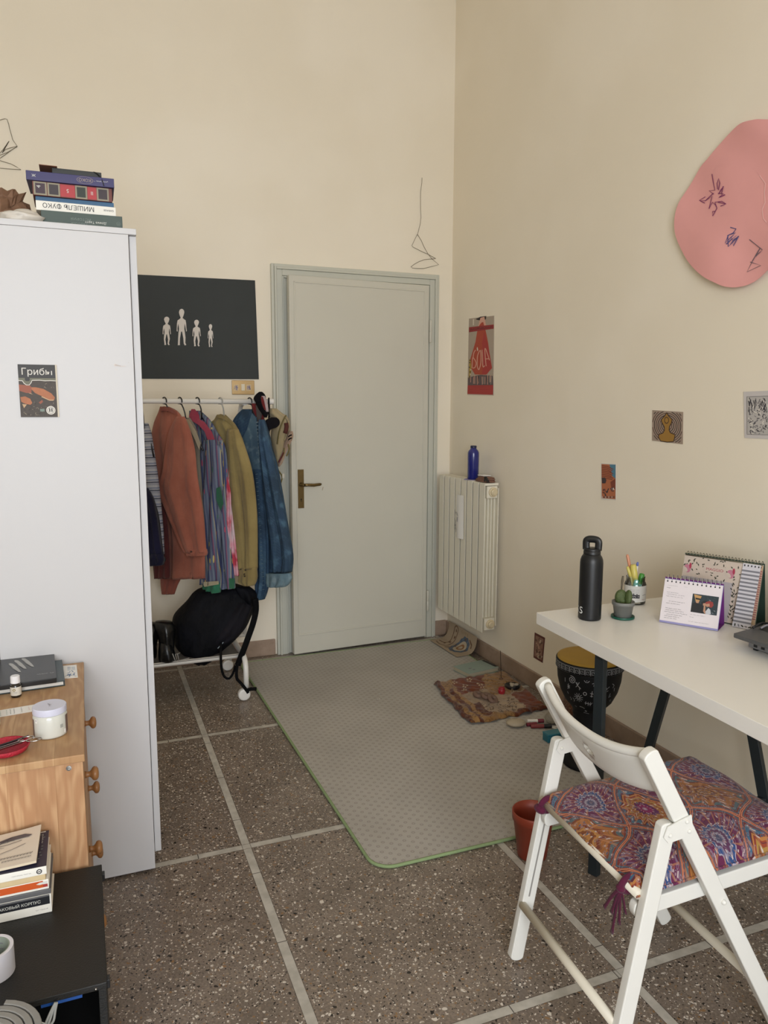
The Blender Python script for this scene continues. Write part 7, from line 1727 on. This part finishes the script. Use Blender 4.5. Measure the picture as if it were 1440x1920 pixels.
# curved backrest with a finger hole
b = MB(); n, m = 36, 8; front = []; back = []
d = (L(UT, 0, ZT_)-L(UF, 0, 0)).normalized(); nn = latd.cross(d).normalized()
if nn.dot(fwd) > 0: nn = -nn
def BR(x, y, off):
    """x -1..1 across, y 0..1 bottom to top"""
    w = .638+.088*y+.013*abs(x)**2.2
    bow = .036*(1-abs(x)**2.3)
    return L(on(w), x*(QW/2-.011), w) + nn*(bow-.002+off)
HOLE = lambda x, y: ((x/.085)**2+((y-.50)/.145)**2) < 1
xs = sorted(set([-1+2*i/n for i in range(n+1)]+[-.085, .085, -.06, .06, -.03, .03])); ys = [0, .06, .2, .355, .43, .5, .57, .645, .8, .94, 1]
vs = []; th = .0085
for off in (-th, th):
    for y in ys:
        for x in xs: vs.append(BR(x, y, off*(1 if .05 < y < .95 else .62)))
nx, ny = len(xs), len(ys); fs = []; A_ = nx*ny
hole = {(i, j) for j in range(ny-1) for i in range(nx-1) if HOLE((xs[i]+xs[i+1])/2, (ys[j]+ys[j+1])/2)}
for j in range(ny-1):
    for i in range(nx-1):
        q = (j*nx+i, j*nx+i+1, (j+1)*nx+i+1, (j+1)*nx+i)
        if (i, j) not in hole: fs.append(q[::-1]); fs.append(tuple(A_+k for k in q))
        else:
            for di, dj, e0, e1 in ((-1, 0, 0, 3), (1, 0, 1, 2), (0, -1, 0, 1), (0, 1, 3, 2)):
                if (i+di, j+dj) not in hole: fs.append((q[e0], q[e1], A_+q[e1], A_+q[e0]))
for i in range(nx-1): fs.append((i, i+1, A_+i+1, A_+i)); k = (ny-1)*nx+i; fs.append((k+1, k, A_+k, A_+k+1))
for j in range(ny-1): k = j*nx; fs.append((k+nx, k, A_+k, A_+k+nx)); k = j*nx+nx-1; fs.append((k, k+nx, A_+k+nx, A_+k))
b.add(vs, fs, M_CH); b.build('backrest', ct, smooth=True)
# top edge roll
b = MB(); b.tube([BR(x, 1.0, 0)+d*.002 for x in [-.99+1.98*i/40 for i in range(41)]], .0098, M_CH, 12, up=(0, 0, 1)); b.build('backrest_edge', ct, smooth=True)
# wooden slats of the seat under the cushion
for i in range(5):
    u = .03+i*.078; b = MB(); w = .4185+.037*(u/.40); b.bar(L(u, -QW/2+.045, w+.0055), L(u, QW/2-.045, w+.0055), .055, .009, M_CH, side=fwd+Vector((0, 0, .094))); b.build('seat_slat', ct, bevel=.002)

# ------------------------------------------------------------------ cushion with mandala print
def mandala():
    g = G('mandala_print', rough=.85, spec=.15, sheen=.15)
    A, B = .232, .165
    wx = g.x + (g.noise(22, 2)-.5)*.008 + (g.y*(2*pi/A)).sin()*.012; wy = g.y + (g.noise(19, 2)-.5)*.008 + (g.x*(2*pi/B)).sin()*.020
    def cell(ox, oy):
        u = (wy+ox)/A; v = (wx+oy)/B; fu = (u.fract()-.5)*A; fv = (v.fract()-.5)*B
        return fu, fv, ((fu/(A/2))*(fu/(A/2)) + (fv/(B/2))*(fv/(B/2))).sqrt(), (u.floor()*3.0+v.floor()*5.0)
    f1, g1, d1, h1 = cell(.02, .045); f2, g2, d2, h2 = cell(.02+A/2, .045+B/2)
    def art(fu, fv, d, stops, k, amp):
        n = g.nt.nodes.new('ShaderNodeMath'); n.operation = 'ARCTAN2'; g.nt.links.new(fv.k, n.inputs[0]); g.nt.links.new(fu.k, n.inputs[1]); th = E(g.nt, n.outputs[0])
        dd = d + ((th*k).sin().abs()-.5)*amp*d.smooth(.08, .6) + ((th*(k*2+1)).sin())*.018
        c = g.ramp(dd, stops); fine = ((dd*9.0).fract()-.5).abs(); c = g.mix(fine.lt(.07)*.55, c, '#2f2038')
        spok = ((th*(k*3)).sin()).gt(.78)*dd.smooth(.30, .34)*dd.smooth(.80, .76); c = g.mix(spok*.6, c, '#a5714f')
        dots = ((th*(k*2)).sin()).gt(.82)*((dd*7.0+.5).fract()-.5).abs().lt(.12); c = g.mix(dots, c, '#b7a9a6'); return c
    s1 = [(0, '#4a4c66'), (.10, '#83798a'), (.17, '#55334f'), (.24, '#7c7a8d'), (.29, '#2f4672'), (.36, '#a49aa6'), (.39, '#5c2444'), (.52, '#62284a'), (.60, '#7a5f74'), (.67, '#4d2544'), (.75, '#5b6379'), (.80, '#6a2f45'), (.88, '#7e3a2f'), (.96, '#8a4632')]
    s2 = [(0, '#a58ea0'), (.04, '#7a1f52'), (.17, '#56234f'), (.24, '#9a6a33'), (.31, '#7f4a2a'), (.38, '#9c7a40'), (.46, '#8a3f2c'), (.53, '#a8713f'), (.58, '#5d2c33'), (.64, '#3f5f78'), (.72, '#46697e'), (.78, '#6d3140'), (.86, '#55606e'), (.93, '#84402f')]
    s3 = [(0, '#82542c'), (.08, '#9c6c38'), (.15, '#73401f'), (.22, '#a3733e'), (.30, '#6a3322'), (.37, '#8f5a2c'), (.48, '#9a6532'), (.57, '#7a4427'), (.64, '#4f5e63'), (.74, '#8a4a2c'), (.84, '#4d6270'), (.92, '#7c3b2d')]
    ca = art(f1, g1, d1, s1, 7.0, .10); cb = art(f2, g2, d2, s2, 6.0, .13); cc = art(f2, g2, d2, s3, 4.0, .20)
    pick = (h2*.5).fract().gt(.25); cb = g.mix(pick, cb, cc)
    which = d1.lt(d2); c = g.mix(which, cb, ca); df = (d1-d2).abs(); wob = df + (g.noise(30, 2)-.5)*.04
    c = g.mix(wob.lt(.17)*.85, c, '#6b2c26'); c = g.mix(wob.lt(.11)*wob.gt(.07), c, '#465a68'); c = g.mix(wob.lt(.045), c, '#c07f5f'); c = g.mix(wob.lt(.014), c, '#7c352a')
    vd, r1, r2 = g.voro(95, g.vec(wx, wy)); c = g.mix(vd.lt(.20)*r1.gt(.62)*.75, c, '#b5a6a4'); c = g.mix(vd.lt(.22)*r1.lt(.22)*.8, c, '#3c5670'); c = g.mix(((vd-.38).abs().lt(.05))*r1.gt(.35)*.55, c, '#8b7b86'); c = g.mix(((vd-.30).abs().lt(.05))*r1.lt(.35)*.5, c, '#b06d45')
    g.done(c, bump=g.noise(400, 2), strength=.15, dist=.002); return g.M
M_MAN = mandala(); M_TIEB = cloth_mat('burgundy_cotton', '#4d1830', '#5c1f3a')
cu = thing('seat_cushion', 'thick seat cushion with a multicoloured mandala print on the folding chair', 'cushion', L(.185, 0, .448), QR)
def CU(s, t, top):
    """s -1..1 along u, t -1..1 along v"""
    U0 = .205; hu, hv = .230, .1975
    k = 1-.06*(s*s*t*t)-.030*(1-s*s)*abs(t)**6-.02*(1-t*t)*abs(s)**6
    corner = 1+.05*(abs(s)*abs(t))**3
    u = U0+s*hu*k*corner; v = t*hv*k*corner
    e = max(abs(s), abs(t)); f_ = (1-e**5.0); f_ = max(f_, 0)**.55
    base = .437+.037*(u/.40)
    zc = base+.014
    hgt = .030*f_*(1-.10*(sin(s*4)*sin(t*4.4)))+.003*sin(7*s+2)*sin(6*t)
    return L(u, v, zc+(hgt if top else -min(.013, .022*f_)) - .014*max(0, abs(t)-.90)/.10)
b = MB(); N = 44; tp = [CU(-1+2*i/N, -1+2*j/N, True) for j in range(N+1) for i in range(N+1)]; bt2 = [CU(-1+2*i/N, -1+2*j/N, False) for j in range(N+1) for i in range(N+1)]
fs = [(j*(N+1)+i, j*(N+1)+i+1, (j+1)*(N+1)+i+1, (j+1)*(N+1)+i) for j in range(N) for i in range(N)]; b.add(tp, fs, M_MAN); b.add(bt2, [f_[::-1] for f_ in fs], M_MAN)
b.build('cover', cu, smooth=True, weld=True)
b = MB(); ed = [CU(-1+2*i/20, -1, True) for i in range(20)]+[CU(1, -1+2*i/20, True) for i in range(20)]+[CU(1-2*i/20, 1, True) for i in range(20)]+[CU(-1, 1-2*i/20, True) for i in range(20)]
b.tube(ed, .0035, M_MAN, 8, closed=True, up=(0, 0, 1)); b.build('piping', cu, smooth=True)
def tie(v, far):
    b = MB(); c_ = L(-.017, v, .440); 
    b.tube([c_+fwd*(cos(a)*.0150)+Vector((0, 0, sin(a)*.0150))+latd*(.002*sin(a*2)) for a in [2*pi*k/18 for k in range(18)]], .0055, M_TIEB, 8, closed=True, flat=1.8, up=latd)
    kx = c_+fwd*(-.018)+Vector((0, 0, -.006))
    if not far:
        b.ball(kx, .010, M_TIEB, (.9, 1.1, .9), 12, 8)
        for dv, dz, du in ((.010, -.060, -.012), (.024, -.055, -.020), (-.006, -.075, -.004), (.008, -.105, -.010), (-.012, -.050, .006)):
            b.tube(smoothpath([kx, kx+latd*dv*.5+Vector((0, 0, dz*.4))+fwd*du*.5, kx+latd*dv+Vector((0, 0, dz))+fwd*du], 4), [.0045]*8+[.0062], M_TIEB, 8, flat=.35, up=latd)
    else: b.ball(kx+Vector((0, 0, -.002)), .013, M_TIEB, (1.0, 1.5, .8), 12, 8)
    b.build('tie', cu, smooth=True)
tie(-QW/2+.045, False); tie(QW/2-.032, True)
